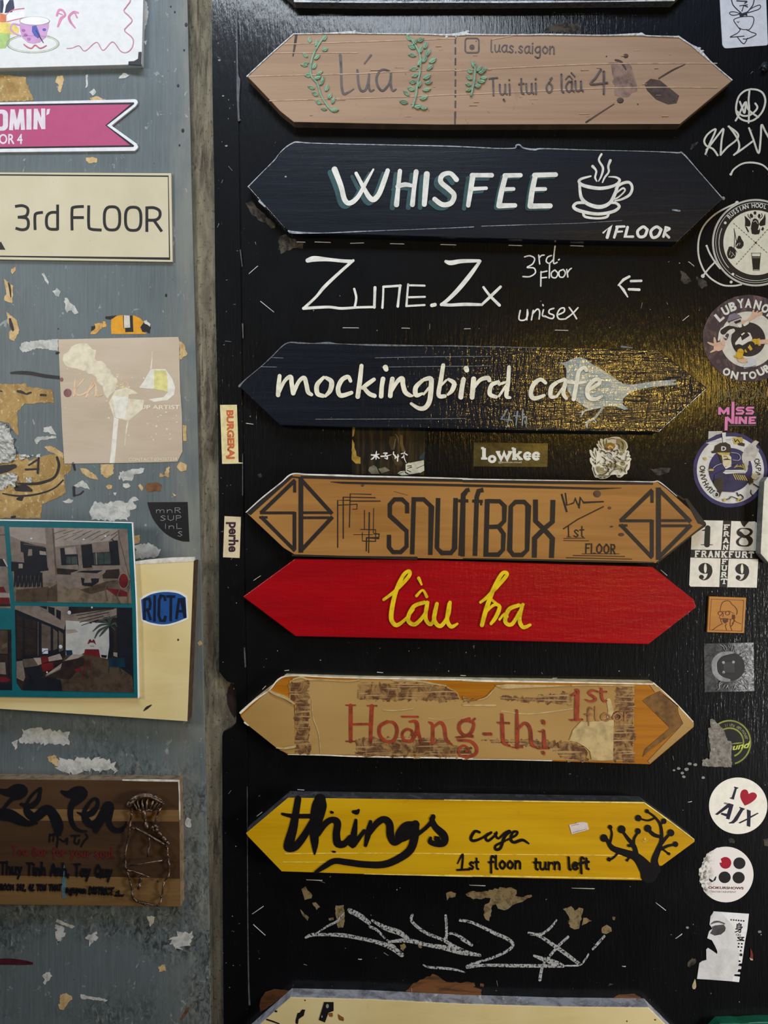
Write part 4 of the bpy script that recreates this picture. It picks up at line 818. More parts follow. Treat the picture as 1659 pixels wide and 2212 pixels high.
# white card with teacup
T = .007
r, f = sheet('illustrated_card', 'white board with a drawn pink teacup, topmost on the grey wall', 'sign', [(311, -220), (309.5, 0), (306, 139), (0, 147), (-240, 152), (-240, -220)], ink((226, 226, 222), .5, .03), dG, T, 'signs on the grey wall', 'board', .0006)
E = .00012
def cupart(g):
    P = lambda L, m, t=.0001: g.poly(LA(L), f, t, m)
    P([(0, 0), (100, 0), (108, 60), (85, 96), (0, 96)], 0); P([(25, 0), (70, 0), (45, 40), (35, 96), (20, 96), (28, 40)], 8)
    P([(0, 98), (48, 110), (45, 165), (0, 165)], 1); P([(50, 95), (180, 85), (185, 130), (55, 162)], 8); g.rib(LA([(48, 108, 5), (95, 75, 7), (180, 62, 7)]), 2, f, E, 2); g.rib(LA([(50, 162, 6), (140, 140, 6), (200, 128, 4)]), 2, f, E, 2)
    P([(0, 165), (70, 170), (110, 185), (140, 210), (135, 262), (60, 250), (0, 245)], 3); P([(0, 245), (75, 255), (70, 320), (40, 360), (0, 362)], 4)
    g.ring(*LA([(245, 325)])[0], 56, 3.4, f, E, 5, ry=20); g.ring(*LA([(245, 325)])[0], 52, 1.2, f, E, 4, ry=17)
    g.rib(LA([(140, 185, 14), (95, 180, 14), (80, 215, 14), (105, 245, 12), (150, 265, 10)]), 3, f, E, 6)
    P([(145, 170), (150, 232), (170, 285), (210, 318), (250, 326), (295, 316), (340, 280), (362, 210), (368, 150), (330, 175), (260, 188), (190, 184)], 6)
    g.poly(LA(circle(258, 155, 110, 30)), f, .0002, 8); g.ring(*LA([(258, 155)])[0], 32, 2, f, .00025, 5, ry=9)
    P([(240, 195), (270, 190), (285, 225), (300, 262), (285, 285), (255, 265), (238, 235)], 7, .0003); g.rib(LA([(270, 230, 8), (300, 280, 8), (322, 316, 5)]), 2, f, .00035, 0)
    for x, y in ((190, 260), (215, 290), (330, 220), (175, 225)): g.poly(LA(circle(x, y, 14, 10, 10)), f, .0003, 7 if x > 300 else 9)
    g.rib(LA([(178, 330, 7), (205, 350, 8), (235, 358, 8), (262, 335, 8), (300, 358, 8), (345, 338, 6)]), 2, f, .0003, 2)
CM = [ink((48, 52, 78)), ink((226, 128, 84)), ink((216, 120, 140)), ink((240, 214, 110)), ink((176, 206, 120)), ink((172, 176, 160)), ink((206, 158, 200), .5, .06), ink((84, 94, 180)), ink((240, 238, 236), .5, .04), ink((186, 110, 190))]
part(r, 'teacup_drawing', CM, cupart, 'pink teacup drawing with stacked books')
part(r, 'wavy_border', ink((204, 138, 152)), lambda g: g.rib(LA([(500, 362), (540, 358), (590, 342), (635, 380), (720, 315), (770, 375), (840, 312), (900, 380), (945, 390), (985, 355), (995, 300), (975, 268), (930, 228), (945, 200), (985, 155), (962, 118), (925, 80), (945, 45), (972, 0), (950, -60)]), 2, f, E))
part(r, 'scroll_mark', ink((222, 140, 176)), lambda g: [g.rib(LA(L), 5, f, E) for L in ([(425, 115, 16), (440, 75, 18), (470, 80, 16), (486, 112, 14), (455, 140, 22), (432, 196, 12)], [(582, 95, 14), (550, 90, 18), (516, 122, 18), (525, 160, 18), (560, 206, 10)], [(440, 100, 8), (465, 108, 8)], [(560, 100, 10), (575, 130, 10)])])
part(r, 'corner_clip', ink((34, 34, 36), .4), lambda g: g.poly(LA([(960, 458), (1000, 456), (1030, 438), (1034, 388), (1055, 386), (1052, 486), (958, 482)]), f, .0012))
# pink ribbon sticker
r, f = sheet('ribbon_sign', 'pink swallowtail banner sign with white lettering and white border', 'sign', LA([(-700, 775), (0, 764), (955, 742)])+smooth(LA([(955, 742), (1012, 742), (1028, 765), (1010, 795)]), 4)+LA([(832, 937), (1018, 1070)])+smooth(LA([(1018, 1070), (1030, 1100), (1005, 1126)]), 4)+LA([(0, 1136), (-700, 1142)]), ink((232, 232, 234), .35, .05), dG, .0022, 'signs on the grey wall', 'plate', .0004)
part(r, 'black_outline', BLACKINK, lambda g: g.poly(LA([(-690, 792), (0, 780), (1000, 764), (1002, 776), (798, 936), (1002, 1086), (996, 1097), (0, 1110), (-690, 1118)]), f, .0001))
PINK = ink((186, 84, 124), .32, .02, .5)
part(r, 'pink_field', PINK, lambda g: g.poly(LA([(-690, 804), (0, 792), (975, 779), (786, 936), (972, 1084), (0, 1098), (-690, 1106)]), f, .0002))
def omin(g):
    P = lambda L, w: g.rib(LA([(x, y, w) for x, y in L]), 6, f+.0002, .00012, sm=False, cap=False)
    g.poly(LA([(x*1.0, y) for x, y in rrect(-46, 818, 60, 976, 40)]), f+.0002, .00012, 0, [LA(rrect(-8, 848, 22, 946, 14))])
    P([(94, 816), (82, 972)], 30); P([(96, 818), (126, 966)], 28); P([(126, 966), (158, 816)], 28); P([(162, 816), (172, 970)], 30); P([(216, 814), (216, 968)], 38); P([(268, 812), (264, 966)], 30); P([(266, 818), (324, 960)], 30); P([(322, 810), (324, 964)], 30)
    g.poly(LA([(350, 815), (374, 812), (366, 850), (345, 862)]), f+.0002, .00012); text(g, 'FLOOR 4', LA(box(-150, 1000, 168, 1076)), f+.00035, bold=.02)
part(r, 'lettering', ink((226, 216, 222), .5, .05), omin)
# cream floor sign
r, f = sheet('floor_sign', 'cream floor sign with thin black border and black capitals', 'sign', LB([(-1100, 100), (0, 112), (1278, 118), (1288, 780), (0, 762), (-1100, 745)]), Mat('aged_cream_plate', .45, .4).base((224, 214, 184)).mix(.0, (0, 0, 0)).done(), dG, .003, 'signs on the grey wall', 'plate', .0004)
def mcream():
    m = Mat('speckled_cream_plate', .42, .4); m.base((210, 200, 170)); m.mix(m.noise((12, 12, 12), 4, .6, .3, contrast=(.4, .7)), (200, 190, 158)); m.mix(m.noise((320, 200, 320), 4, .65, 0, off=4, contrast=(.70, .74)), (120, 108, 84)); return m.done()
r.children[0].data.materials[0] = mcream()
part(r, 'border_line', BLACKINK, lambda g: g.rib(LB([(-1090, 122, 10), (0, 130, 10), (1256, 140, 10), (1266, 756, 10), (0, 738, 10), (-1090, 722, 10)]), 3, f, E, sm=False))
def third(g):
    P = lambda L, sm=True: g.rib(LB([(x, y, 21) for x, y in L]), 6, f, E, sm=sm, cap=False)
    P([(112, 366), (165, 360), (202, 376), (208, 408), (190, 438), (132, 447)]); P([(150, 447), (198, 455), (212, 490), (202, 528), (165, 540), (116, 528)])
    P([(262, 542), (260, 445), (272, 418), (320, 410)]); P([(430, 352), (430, 542)], False); P([(432, 411), (380, 412), (350, 440), (348, 505), (372, 534), (432, 536)])
    P([(538, 545), (537, 398), (552, 372), (625, 366)]); P([(538, 449), (626, 449)], False); P([(662, 358), (662, 505), (680, 535), (758, 542)])
    for cx, cy in ((836, 455), (994, 458)):
        L = [(cx+58*(abs(math.cos(a))**.7)*math.copysign(1, math.cos(a)), cy+87*(abs(math.sin(a))**.7)*math.copysign(1, math.sin(a))) for a in [2*math.pi*i/28 for i in range(28)]]
        g.rib(LB([(x, y, 21) for x, y in L]), 6, f, E, closed=True, sm=False)
    P([(1096, 556), (1096, 366)], False); P([(1096, 376), (1150, 376), (1190, 398), (1192, 440), (1162, 466), (1096, 468)]); P([(1148, 468), (1208, 553)], False); P([(-22, 676), (6, 644), (24, 676), (-22, 678)], False)
part(r, 'lettering', BLACKINK, third)
# orange torn sticker
r, f = sheet('torn_sticker', 'orange torn sticker remnant above the faded print', 'sticker', LB([(832, 1202), (870, 1185), (900, 1178), (1000, 1180), (1045, 1200), (1070, 1225), (1060, 1262), (1050, 1285), (1095, 1318), (832, 1319), (828, 1260)]), ink((226, 158, 30), .4, .08), dG, .0002, None, 'sheet')
def otb(g):
    g.poly(LB([(785, 1188), (872, 1180), (842, 1203), (822, 1210), (788, 1206)]), f, .0001); g.poly(LB([(918, 1180), (990, 1180), (996, 1303), (936, 1304), (934, 1278), (922, 1276)]), f, .0001); g.poly(LB(rough([(1072, 1240), (1110, 1230), (1125, 1275), (1120, 1310), (1060, 1300), (1046, 1270)], 6, 14, 4)), f, .0001)
    g.poly(LB([(682, 1262), (712, 1256), (705, 1285), (680, 1300)]), dG, .0003)
part(r, 'black_print', BLACKINK, otb)
part(r, 'white_print', ink((214, 208, 190), .5, .1), lambda g: (g.poly(LB([(925, 1180), (968, 1181), (972, 1270), (926, 1274)]), f, .0002), g.poly(LB(rough([(1072, 1222), (1095, 1215), (1122, 1245), (1118, 1265), (1100, 1250), (1080, 1240)], 4, 12, 3)), f, .0003)))
part(r, 'loose_scrap', ink((222, 168, 82), .5, .2), lambda g: (g.poly(LB(rough([(675, 1318), (690, 1290), (712, 1278), (705, 1240), (765, 1238), (760, 1275), (735, 1300), (715, 1318)], 5, 14, 8)), dG, .0003), g.poly(LB(rough([(770, 1222), (790, 1225), (792, 1265), (765, 1270)], 4, 12, 8)), dG, .0003)))
# faded kraft print
r, f = sheet('faded_print', 'faded square beige print with pale brush and bottle shapes', 'poster', LC([(435, 218), (700, 212), (1330, 200), (1338, 225), (1340, 420), (1345, 600), (1358, 780), (1362, 1055), (1325, 1130), (1200, 1135), (800, 1142), (480, 1146), (465, 900), (450, 560)]), wood('faded_kraft_paper', (198, 180, 156), (186, 168, 144), (206, 190, 168), .45, 10, 60, .4, None), dG, .0006)
def pale(g):
    g.poly(LC(rough([(470, 330), (520, 290), (560, 256), (650, 250), (715, 300), (705, 365), (760, 380), (820, 440), (880, 540), (860, 600), (800, 660), (770, 600), (720, 500), (640, 450), (540, 430), (480, 400)], 9, 26, 5)), f, .00008, 0)
    g.poly(LC([(860, 600), (940, 575), (1000, 600), (1030, 622), (960, 630), (960, 660), (1075, 672), (1065, 740), (960, 826), (850, 800), (812, 690)]), f, .00009, 0); g.poly(LC([(850, 800), (885, 812), (870, 980), (855, 1142), (818, 1142), (836, 980)]), f, .0001, 2); g.rib(LC([(955, 826, 12), (940, 920, 12), (932, 1010, 4)]), 3, f, .0001, 0); g.ring(*LC([(935, 555)])[0], 5.5, 2, f, .0001, 1)
    g.poly(LC([(1125, 440), (1235, 440), (1285, 510), (1308, 575), (1300, 630), (1250, 672), (1150, 685), (1110, 665), (1220, 650), (1255, 610), (1180, 590), (1095, 585), (1040, 578), (1080, 520)]), f, .0001, 2); g.poly(LC([(1150, 450), (1240, 450), (1252, 530), (1250, 605), (1150, 590)]), f, .00015, 3); g.rib(LC([(1136, 310, 6), (1134, 370, 9), (1128, 440, 12)]), 3, f, .0001, 0)
    g.poly(LC(rough([(840, 640), (960, 650), (930, 815), (860, 800)], 5, 20, 4)), f, .00014, 2)
    for L in ([(560, 520), (552, 640)], [(625, 515), (560, 600), (590, 635), (650, 610), (700, 560)], [(700, 520), (670, 580), (642, 650)], [(690, 520), (715, 560), (712, 640)], [(712, 600), (730, 640), (760, 632)]): g.rib(LC([(x, y, 12) for x, y in L]), 3, f, .0001, 1)
    rd = random.Random(21)
    for i in range(70):
        x, y = rd.gauss(800, 170), rd.gauss(560, 110)
        if rd.random() < .35: x, y = rd.uniform(1060, 1340), rd.uniform(760, 980)
        if 480 < x < 1330: g.blob(*LC([(x, y)])[0], f, rd.uniform(.8, 3), rd.uniform(.8, 2.4), .0001, rd.choice([0, 0, 1, 3]), 6)
part(r, 'pale_print', [ink((228, 218, 188), .5, .1), ink((232, 196, 156), .5, .1), ink((234, 230, 214), .5, .08), ink((226, 218, 140), .5, .1)], pale, 'pale brush, powder and bottle shapes')
part(r, 'lettering', ink((236, 228, 200), .5, .05), lambda g: (text(g, 'UP ARTIST', LC(box(1048, 708, 1342, 740)), f+.0002, bold=.02), text(g, 'CONTACT:034387234', LC(((960, 1104), (1320, 1098), (1322, 1122), (960, 1128))), f+.0002, bold=0)))
part(r, 'maroon_spot', ink((140, 92, 92), .6, .3), lambda g: (g.blob(*LC([(505, 618)])[0], f, 9, 9.5, .0002, 0, 12), g.blob(*LC([(460, 518)])[0], f, 4, 5, .0002, 0, 10)))
# black quarter sticker
r, f = sheet('quarter_circle_sticker', 'black quarter-circle sticker with thin grey letters on the grey wall', 'sticker', LD([(943, 74), (1200, 72), (1212, 326), (1172, 325)])+smooth(LD([(1172, 325), (1110, 305), (1045, 262), (985, 190), (955, 120), (943, 74)]), 4)[1:-1], ink((22, 22, 24), .4, .1, .5), dG)
def mars(g):
    for t_, x0, x1, y in (('mnR', 996, 1168, 141), ('SUP', 1024, 1172, 191), ('InL', 1052, 1172, 243), ('S', 1136, 1176, 292)): hand(g, t_, *LD([(x0, y)])[0], *LD([(x1, y)])[0], (11 if t_ == 'x' else 6.6), 1.0, f, .00008, seed=4, jit=.02, sm=(t_ == 'mnR'))
part(r, 'lettering', ink((150, 152, 156), .5, .1), mars)
# cream board, photo panel, blue sticker
T = .020
r, f = sheet('cream_board', 'thick cream board behind the teal photo panel', 'board', LD([(-600, 510), (868, 470), (1240, 448), (1228, 760), (1214, 1100), (1199, 1476), (600, 1435), (0, 1396), (-600, 1355)]), [CRW, ink((86, 66, 48), .8, .3)], dG, T, 'signs on the grey wall', 'board', .0008, 1)
part(r, 'chipped_edge', ink((226, 222, 208), .7, .2), lambda g: (g.poly(LD([(868, 472), (866, 452), (950, 440), (1100, 428), (1244, 424), (1246, 440), (1238, 452), (1100, 460)]), f-.004, .0043),))
part(r, 'dark_scratch', ink((40, 34, 28), .7), lambda g: (g.rib(LD([(920, 1408, 5), (940, 1390, 16), (968, 1372, 6)]), 3, f, .0002), g.blob(*LD([(1140, 954)])[0], f, 2.2, 2.6, .0003)))
FB = f
g = None
r, f = sheet('photo_board', 'teal panel of interior photos mounted on the cream board', 'poster', LD([(-600, 178), (0, 186), (846, 203), (858, 470), (872, 760), (886, 1326), (400, 1326), (0, 1320), (-600, 1312)]), [ink((18, 96, 104), .4, .06, .3), ink((236, 238, 236), .5, .05)], FB, .0045, 'signs on the grey wall', 'panel', .0004, 1)
part(r, 'bright_edge', ink((244, 244, 242), .5, .03), lambda g: (g.rib(LD([(-600, 180, 4), (0, 188, 7), (500, 196, 6), (846, 205, 6)]), 2, f-.0005, .0007), g.rib(LD([(846, 205, 6), (862, 500, 7), (874, 760, 8), (886, 1324, 9)]), 2, f-.0005, .0007)))
PH = [ink((124, 112, 102), .35, .15), ink((92, 80, 72), .35, .2), ink((26, 28, 36), .35, .2), ink((150, 140, 130), .35, .12), ink((104, 28, 34), .35, .2), ink((76, 62, 50), .35, .35), ink((58, 70, 66), .35, .3), ink((176, 176, 172), .35, .08), ink((44, 36, 34), .35, .3), ink((18, 46, 60), .35, .2), ink((190, 196, 204), .3, .05), ink((118, 104, 86), .35, .3)]
def photoA(g):
    z = [0]
    def P(L, m): z[0] += 1; g.poly(LG(L), f, .00008+z[0]*.000006, m)
    def R(L, w, m): z[0] += 1; g.rib(LG([(x, y, w) for x, y in L]), 2, f, .00008+z[0]*.000006, m, sm=False, cap=False)
    P([(105, 45), (1475, 68), (1522, 930), (172, 908)], 0); P([(108, 46), (1380, 66), (1365, 190), (900, 250), (620, 275), (520, 240), (240, 200), (120, 150)], 3)
    for k in range(7): R([(620+k*110, 120+k*4), (760+k*100, 78+k*3)], 7, 1); R([(640+k*105, 190+k*2), (790+k*95, 130)], 6, 1)
    P([(235, 208), (530, 285), (548, 520), (285, 500), (270, 340), (240, 330)], 2); P([(330, 300), (370, 300), (372, 375), (320, 380)], 0); P([(455, 320), (530, 330), (535, 370), (460, 365)], 3); R([(270, 240), (520, 275)], 10, 1)
    P([(130, 445), (270, 455), (560, 520), (570, 555), (130, 555)], 2); P([(215, 470), (262, 470), (262, 522), (215, 522)], 3); P([(520, 55), (610, 58), (650, 700), (575, 700)], 0); P([(600, 57), (620, 58), (660, 690), (648, 700)], 1)
    P([(450, 560), (585, 545), (600, 700), (480, 690)], 0); P([(650, 500), (1480, 480), (1522, 930), (172, 908), (165, 720), (480, 690), (660, 690)], 11); P([(620, 600), (1000, 600), (1230, 680), (800, 760), (660, 690)], 0); P([(555, 760), (660, 700), (665, 908), (550, 905)], 5)
    P([(695, 290), (745, 285), (750, 365), (905, 360), (915, 500), (710, 485)], 2); P([(745, 290), (870, 270), (885, 355), (755, 362)], 3); P([(760, 390), (890, 385), (895, 475), (765, 470)], 6); R([(820, 380), (824, 478)], 8, 2)
    P([(890, 260), (930, 258), (960, 540), (915, 540)], 0); P([(938, 255), (1058, 240), (1070, 345), (1270, 335), (1255, 215), (1358, 200), (1385, 490), (960, 520)], 2); P([(1065, 240), (1258, 215), (1265, 330), (1070, 342)], 0); P([(1080, 350), (1275, 340), (1280, 470), (1090, 480)], 6); R([(1110, 345), (1118, 480)], 8, 3); R([(1200, 340), (1205, 476)], 6, 2)
    P([(655, 490), (900, 480), (910, 540), (660, 530)], 0); P([(655, 520), (900, 540), (890, 600), (660, 590)], 8); P([(1060, 490), (1400, 488), (1420, 560), (1080, 545)], 0); P([(1180, 545), (1380, 530), (1385, 640), (1190, 640)], 8)
    P([(818, 575), (920, 545), (1225, 535), (1215, 570), (1135, 640), (822, 608)], 0); P([(880, 568), (950, 550), (1190, 545), (1120, 580)], 2); P([(935, 630), (975, 640), (970, 690), (1060, 690), (1050, 640), (1145, 640), (1140, 680), (1060, 735), (950, 720)], 2); P([(920, 770), (1060, 735), (1210, 680), (1360, 660), (1230, 770), (1050, 820)], 5)
    P([(1365, 75), (1475, 70), (1510, 800), (1470, 600), (1400, 500)], 0); R([(1368, 80), (1380, 180), (1500, 640)], 10, 1); R([(1290, 180), (1320, 212)], 8, 8)
    for x in range(165, 465, 48): P([(x, 575), (x+34, 570), (x+40, 740), (x+22, 740), (x+16, 620), (x+8, 735), (x-6, 735)], 2)
    P([(160, 545), (460, 540), (470, 600), (165, 600)], 2)
    z[0] += 1; g.poly(LG(circle(1428, 668, 52, 82)), f, .00008+z[0]*.000006, 4); z[0] += 1; g.ring(*LG([(1428, 668)])[0], 10.8, 1.8, f, .00008+z[0]*.000006, 0, ry=17)
    P([(1240, 690), (1370, 670), (1390, 750), (1250, 755)], 1); P([(1225, 755), (1385, 765), (1345, 845)], 4); P([(1385, 765), (1475, 800), (1470, 845), (1370, 845)], 4)
    for L in ([(1240, 690), (1215, 770), (1240, 900)], [(1388, 760), (1350, 850), (1390, 930)], [(1500, 660), (1478, 800), (1475, 935)], [(1240, 690), (1380, 675)]): R(L, 12, 1)
    for x, y in ((362, 180), (968, 190), (1218, 152)): g.blob(*LG([(x, y)])[0], f+.0003, 2.6, 2.2, .0002, 10, 8)
    P([(190, 770), (560, 735), (545, 905), (180, 905)], 5)
def photoB(g):
    z = [0]
    def P(L, m): z[0] += 1; g.poly(LH(L), f, .00008+z[0]*.000006, m)
    def R(L, w, m): z[0] += 1; g.rib(LH([(x, y, w) for x, y in L]), 2, f, .00008+z[0]*.000006, m, sm=False, cap=False)
    P([(172, 45), (1525, 68), (1548, 1050), (250, 1022), (192, 940)], 8); P([(172, 45), (800, 55), (780, 140), (740, 330), (172, 90)], 0); P([(450, 50), (545, 52), (540, 90)], 2); P([(555, 52), (630, 70), (632, 165), (560, 120)], 2); P([(650, 85), (705, 110), (702, 212), (650, 180)], 2); P([(790, 58), (940, 62), (800, 92)], 2)
    P([(760, 150), (1350, 75), (1350, 180), (1100, 215), (760, 330)], 0); P([(760, 215), (1110, 240), (1260, 250), (1265, 660), (930, 680), (760, 620)], 7); P([(760, 320), (870, 318), (910, 350), (770, 370)], 3)
    for k in range(4): R([(880+k*20, 160+k*38), (1320-k*60, 80+k*42)], 8, 2)
    P([(1030, 250), (1055, 230), (1065, 250)], 2); P([(172, 100), (740, 335), (745, 620), (185, 690)], 2)
    for a, b, c, d_ in ((190, 262, 150, 640), (290, 420, 190, 600), (480, 585, 250, 560), (615, 665, 310, 540), (680, 730, 330, 560)): P([(a, c), (b, c+40), (b, d_), (a, d_+20)], 1 if a > 400 else 8)
    R([(440, 230), (440, 620)], 10, 1); R([(178, 95), (742, 330)], 14, 2); R([(180, 260), (440, 330)], 12, 2); P([(485, 538), (555, 540), (555, 600), (490, 600)], 10); g.rib(LH([(490, 590, 5), (520, 565, 6), (552, 560, 4)]), 2, f, .0004, 9)
    P([(1350, 75), (1525, 70), (1540, 880), (1360, 850)], 2)
    P([(1255, 260), (1300, 280), (1310, 480), (1285, 640), (1290, 700), (1240, 730), (1245, 640), (1270, 480)], 2)
    for L in ([(1270, 260), (1180, 215), (1110, 240)], [(1270, 260), (1160, 270), (1075, 340)], [(1270, 270), (1150, 330), (1095, 420)], [(1270, 270), (1200, 340), (1150, 400)], [(1270, 255), (1240, 190), (1190, 190)], [(1270, 255), (1290, 190), (1345, 160)], [(1280, 270), (1330, 250), (1350, 290)], [(1270, 255), (1265, 170)], [(1285, 280), (1330, 330)]): g.rib(LH([(L[0][0], L[0][1], 12)]+[(x, y, 26) for x, y in L[1:-1]]+[(L[-1][0], L[-1][1], 8)]), 3, f, .0003, 6)
    P([(1012, 490), (1030, 440), (1045, 432), (1062, 458), (1078, 434), (1092, 445), (1108, 492), (1080, 468), (1062, 470), (1045, 468)], 4); R([(1040, 510), (1085, 510)], 6, 3)
    P([(985, 548), (1140, 550), (1148, 590), (1160, 650), (940, 610), (975, 590)], 4); P([(940, 615), (1160, 640), (1150, 670), (1040, 670)], 2); P([(1170, 612), (1235, 620), (1225, 650), (1172, 640)], 2)
    P([(760, 560), (830, 560), (840, 620), (770, 625)], 9); P([(760, 620), (980, 610), (1240, 660), (1525, 860), (1548, 1050), (700, 1030), (640, 850)], 5); P([(835, 608), (970, 612), (560, 845), (520, 850), (700, 720)], 3); P([(800, 720), (830, 715), (540, 870), (520, 860)], 11); P([(720, 690), (960, 640), (985, 700), (800, 900), (520, 870), (700, 780)], 8)
    P([(190, 690), (260, 680), (290, 880), (270, 920), (190, 880)], 0); P([(262, 665), (380, 655), (440, 740), (280, 760)], 1); P([(385, 650), (470, 645), (480, 720), (440, 735)], 3); P([(468, 635), (550, 628), (562, 690), (485, 715)], 4); P([(555, 640), (690, 600), (720, 665), (565, 690)], 3); P([(470, 720), (610, 700), (620, 780), (500, 810)], 4)
    P([(290, 760), (440, 740), (500, 850), (380, 900), (300, 820)], 2); P([(300, 900), (420, 870), (700, 900), (720, 1030), (260, 1020)], 2); P([(860, 780), (930, 760), (940, 800), (880, 815)], 4); R([(1040, 670), (1045, 790)], 12, 4); R([(985, 680), (960, 880)], 12, 4); P([(1250, 650), (1440, 650), (1450, 760), (1260, 750)], 9); P([(1310, 585), (1355, 590), (1355, 640), (1312, 625)], 3); R([(1260, 740), (1255, 820)], 10, 9); R([(1380, 750), (1405, 830)], 10, 9)
    for x, y, q in ((800, 125, 4), (1063, 66, 2), (543, 815, 2), (700, 520, 4)): g.blob(*LH([(x, y)])[0], f+.0003, q, q*1.1, .0002, 10, 8)
def photoC(g):
    for i, (L, m) in enumerate((([(-700, 25), (48, 36), (125, 985), (-700, 975)], 0), ([(-700, 130), (60, 130), (70, 145), (-700, 150)], 1), ([(-700, 420), (45, 412), (80, 500), (-700, 500)], 2), ([(30, 415), (50, 415), (92, 500), (76, 500)], 7), ([(-100, 740), (40, 735), (72, 800), (-100, 800)], 4), ([(-700, 800), (110, 812), (115, 860), (-700, 850)], 3), ([(-700, 860), (105, 862), (118, 940), (-700, 935)], 4), ([(-700, 935), (120, 935), (122, 962), (-700, 960)], 8))): g.poly(LG(L), f, .0001+i*.00001, m)
def photoD(g):
    for i, (L, m) in enumerate((([(-700, 315), (130, 322), (140, 1022), (-700, 1012)], 8), ([(-700, 325), (90, 330), (90, 600), (-700, 590)], 5), ([(90, 350), (105, 350), (112, 870), (92, 870)], 2), ([(20, 500), (80, 470), (85, 520), (30, 540)], 1), ([(-100, 700), (60, 700), (70, 840), (-100, 830)], 0), ([(-100, 870), (60, 870), (128, 905), (80, 925), (-100, 930)], 4), ([(-700, 940), (138, 935), (140, 1020), (-700, 1010)], 2), ([(-700, 600), (110, 600), (110, 612), (-700, 612)], 2))): g.poly(LH(L), f, .0001+i*.00001, m)
for nm, fn, lb in (('photo_print', photoA, 'photo of a lounge with pool table and red chair'), ('photo_print', photoB, 'photo of a dim room with long table and palm'), ('photo_print', photoC, None), ('photo_print', photoD, None)):
    g = G(); fn(g); g.build(nm, PH, r, lb)
r, f = sheet('oval_sticker', 'blue barrel-shaped sticker with black letters on the cream board', 'sticker', smooth(LD([(893, 690), (960, 652), (1050, 636), (1140, 644), (1198, 676)]), 4)+smooth(LD([(1206, 822), (1130, 852), (1050, 868), (960, 856), (902, 832)]), 4), ink((232, 232, 224), .4, .04), FB)
part(r, 'blue_field', ink((32, 80, 146), .4, .08), lambda g: g.poly(smooth(LD([(904, 698), (965, 664), (1050, 648), (1135, 656), (1188, 684)]), 4)+smooth(LD([(1195, 812), (1125, 840), (1050, 856), (965, 844), (912, 822)]), 4), f, .0001))
def ricta(g):
    P = lambda L: g.rib(LD([(x, y, 17) for x, y in L]), 5, f, .0002, sm=False, cap=False)
    P([(925, 828), (925, 690)]); P([(925, 696), (955, 690), (962, 720), (958, 755), (925, 768)]); P([(944, 764), (964, 828)]); P([(990, 668), (988, 838)])
    P([(1058, 706), (1052, 676), (1030, 672), (1018, 700), (1016, 800), (1028, 832), (1052, 832), (1060, 800)]); P([(1064, 676), (1122, 678)]); P([(1094, 676), (1092, 836)]); P([(1128, 822), (1146, 690), (1166, 690), (1184, 815)]); P([(1136, 772), (1176, 770)])
part(r, 'lettering', ink((16, 26, 48), .4), ricta)
# tea board
T = .017
WDK = wood('dark_walnut_plank', (74, 52, 33), (58, 40, 25), (86, 62, 40), .5, 6, 90, .35, None, off=3); WLT = wood('light_walnut_plank', (126, 96, 58), (108, 80, 46), None, .5, 6, 110, .35, None, off=6)
o_ = LE([(-600, 440), (0, 446), (885, 453), (1288, 457), (1296, 800), (1302, 1366), (700, 1358), (0, 1350), (-600, 1343)])
r, f = sheet('tea_board', 'dark striped wooden board with black brush script and a wire figure', 'sign', o_, [WDK, ink((150, 126, 96), .5, .3)], dG, T, 'signs on the grey wall', 'board', .0006, 1)
part(r, 'pale_plank', WLT, lambda g: (g.poly(LE([(-600, 655), (0, 660), (1290, 668), (1292, 752), (0, 742), (-600, 738)]), f, .0002),))
part(r, 'pale_plank', WLT, lambda g: (g.poly(LE([(-600, 1135), (0, 1142), (860, 1152), (1298, 1165), (1301, 1364), (0, 1348), (-600, 1341)]), f, .0002),))
part(r, 'bright_edge', ink((230, 222, 204), .5, .2), lambda g: (g.rib(LE([(885, 452, 8), (1080, 454, 14), (1290, 458, 12)]), 3, f-.001, .0012), g.rib(LE([(1290, 460, 10), (1294, 560, 6), (1296, 640, 9), (1297, 740, 4)]), 2, f-.001, .0012)))  # paints in the lit top and side edges near the right corner
ZI = ink((14, 14, 20), .5, .2)
def zen(g):
    for L in ([(-60, 170, 40), (0, 165, 60), (90, 185, 100), (200, 165, 170), (270, 165, 150), (240, 225, 90), (150, 262, 55), (70, 345, 40), (35, 400, 45)], [(-60, 440, 120), (30, 455, 150), (130, 470, 150), (250, 530, 120), (340, 565, 80), (450, 560, 30)],
              [(262, 330, 40), (380, 350, 70), (465, 280, 60), (490, 190, 44), (500, 130, 30), (440, 170, 30), (375, 240, 36), (330, 320, 40), (335, 420, 90), (430, 490, 110), (540, 410, 120), (610, 400, 110), (680, 500, 130), (715, 600, 130), (715, 680, 90)],
              [(765, 175, 40), (840, 205, 90), (940, 190, 160), (1010, 190, 150), (955, 260, 130), (885, 340, 80), (868, 430, 70), (880, 530, 60), (925, 620, 50), (1000, 662, 36), (1070, 660, 16)],
              [(955, 430, 16), (1050, 462, 60), (1140, 430, 80), (1200, 350, 50), (1200, 275, 40), (1150, 265, 36), (1085, 335, 44), (1040, 430, 60), (1060, 520, 90), (1130, 580, 90), (1210, 530, 80), (1270, 420, 80), (1320, 350, 100), (1355, 360, 100), (1300, 460, 80), (1230, 570, 70), (1180, 650, 70)],
              [(1365, 380, 90), (1350, 470, 80), (1345, 560, 70), (1400, 640, 70), (1480, 650, 60), (1540, 600, 36), (1560, 545, 10)]): g.rib(LI(L), 10, f, .0005)
part(r, 'lettering', ZI, zen, 'thick black brush script')
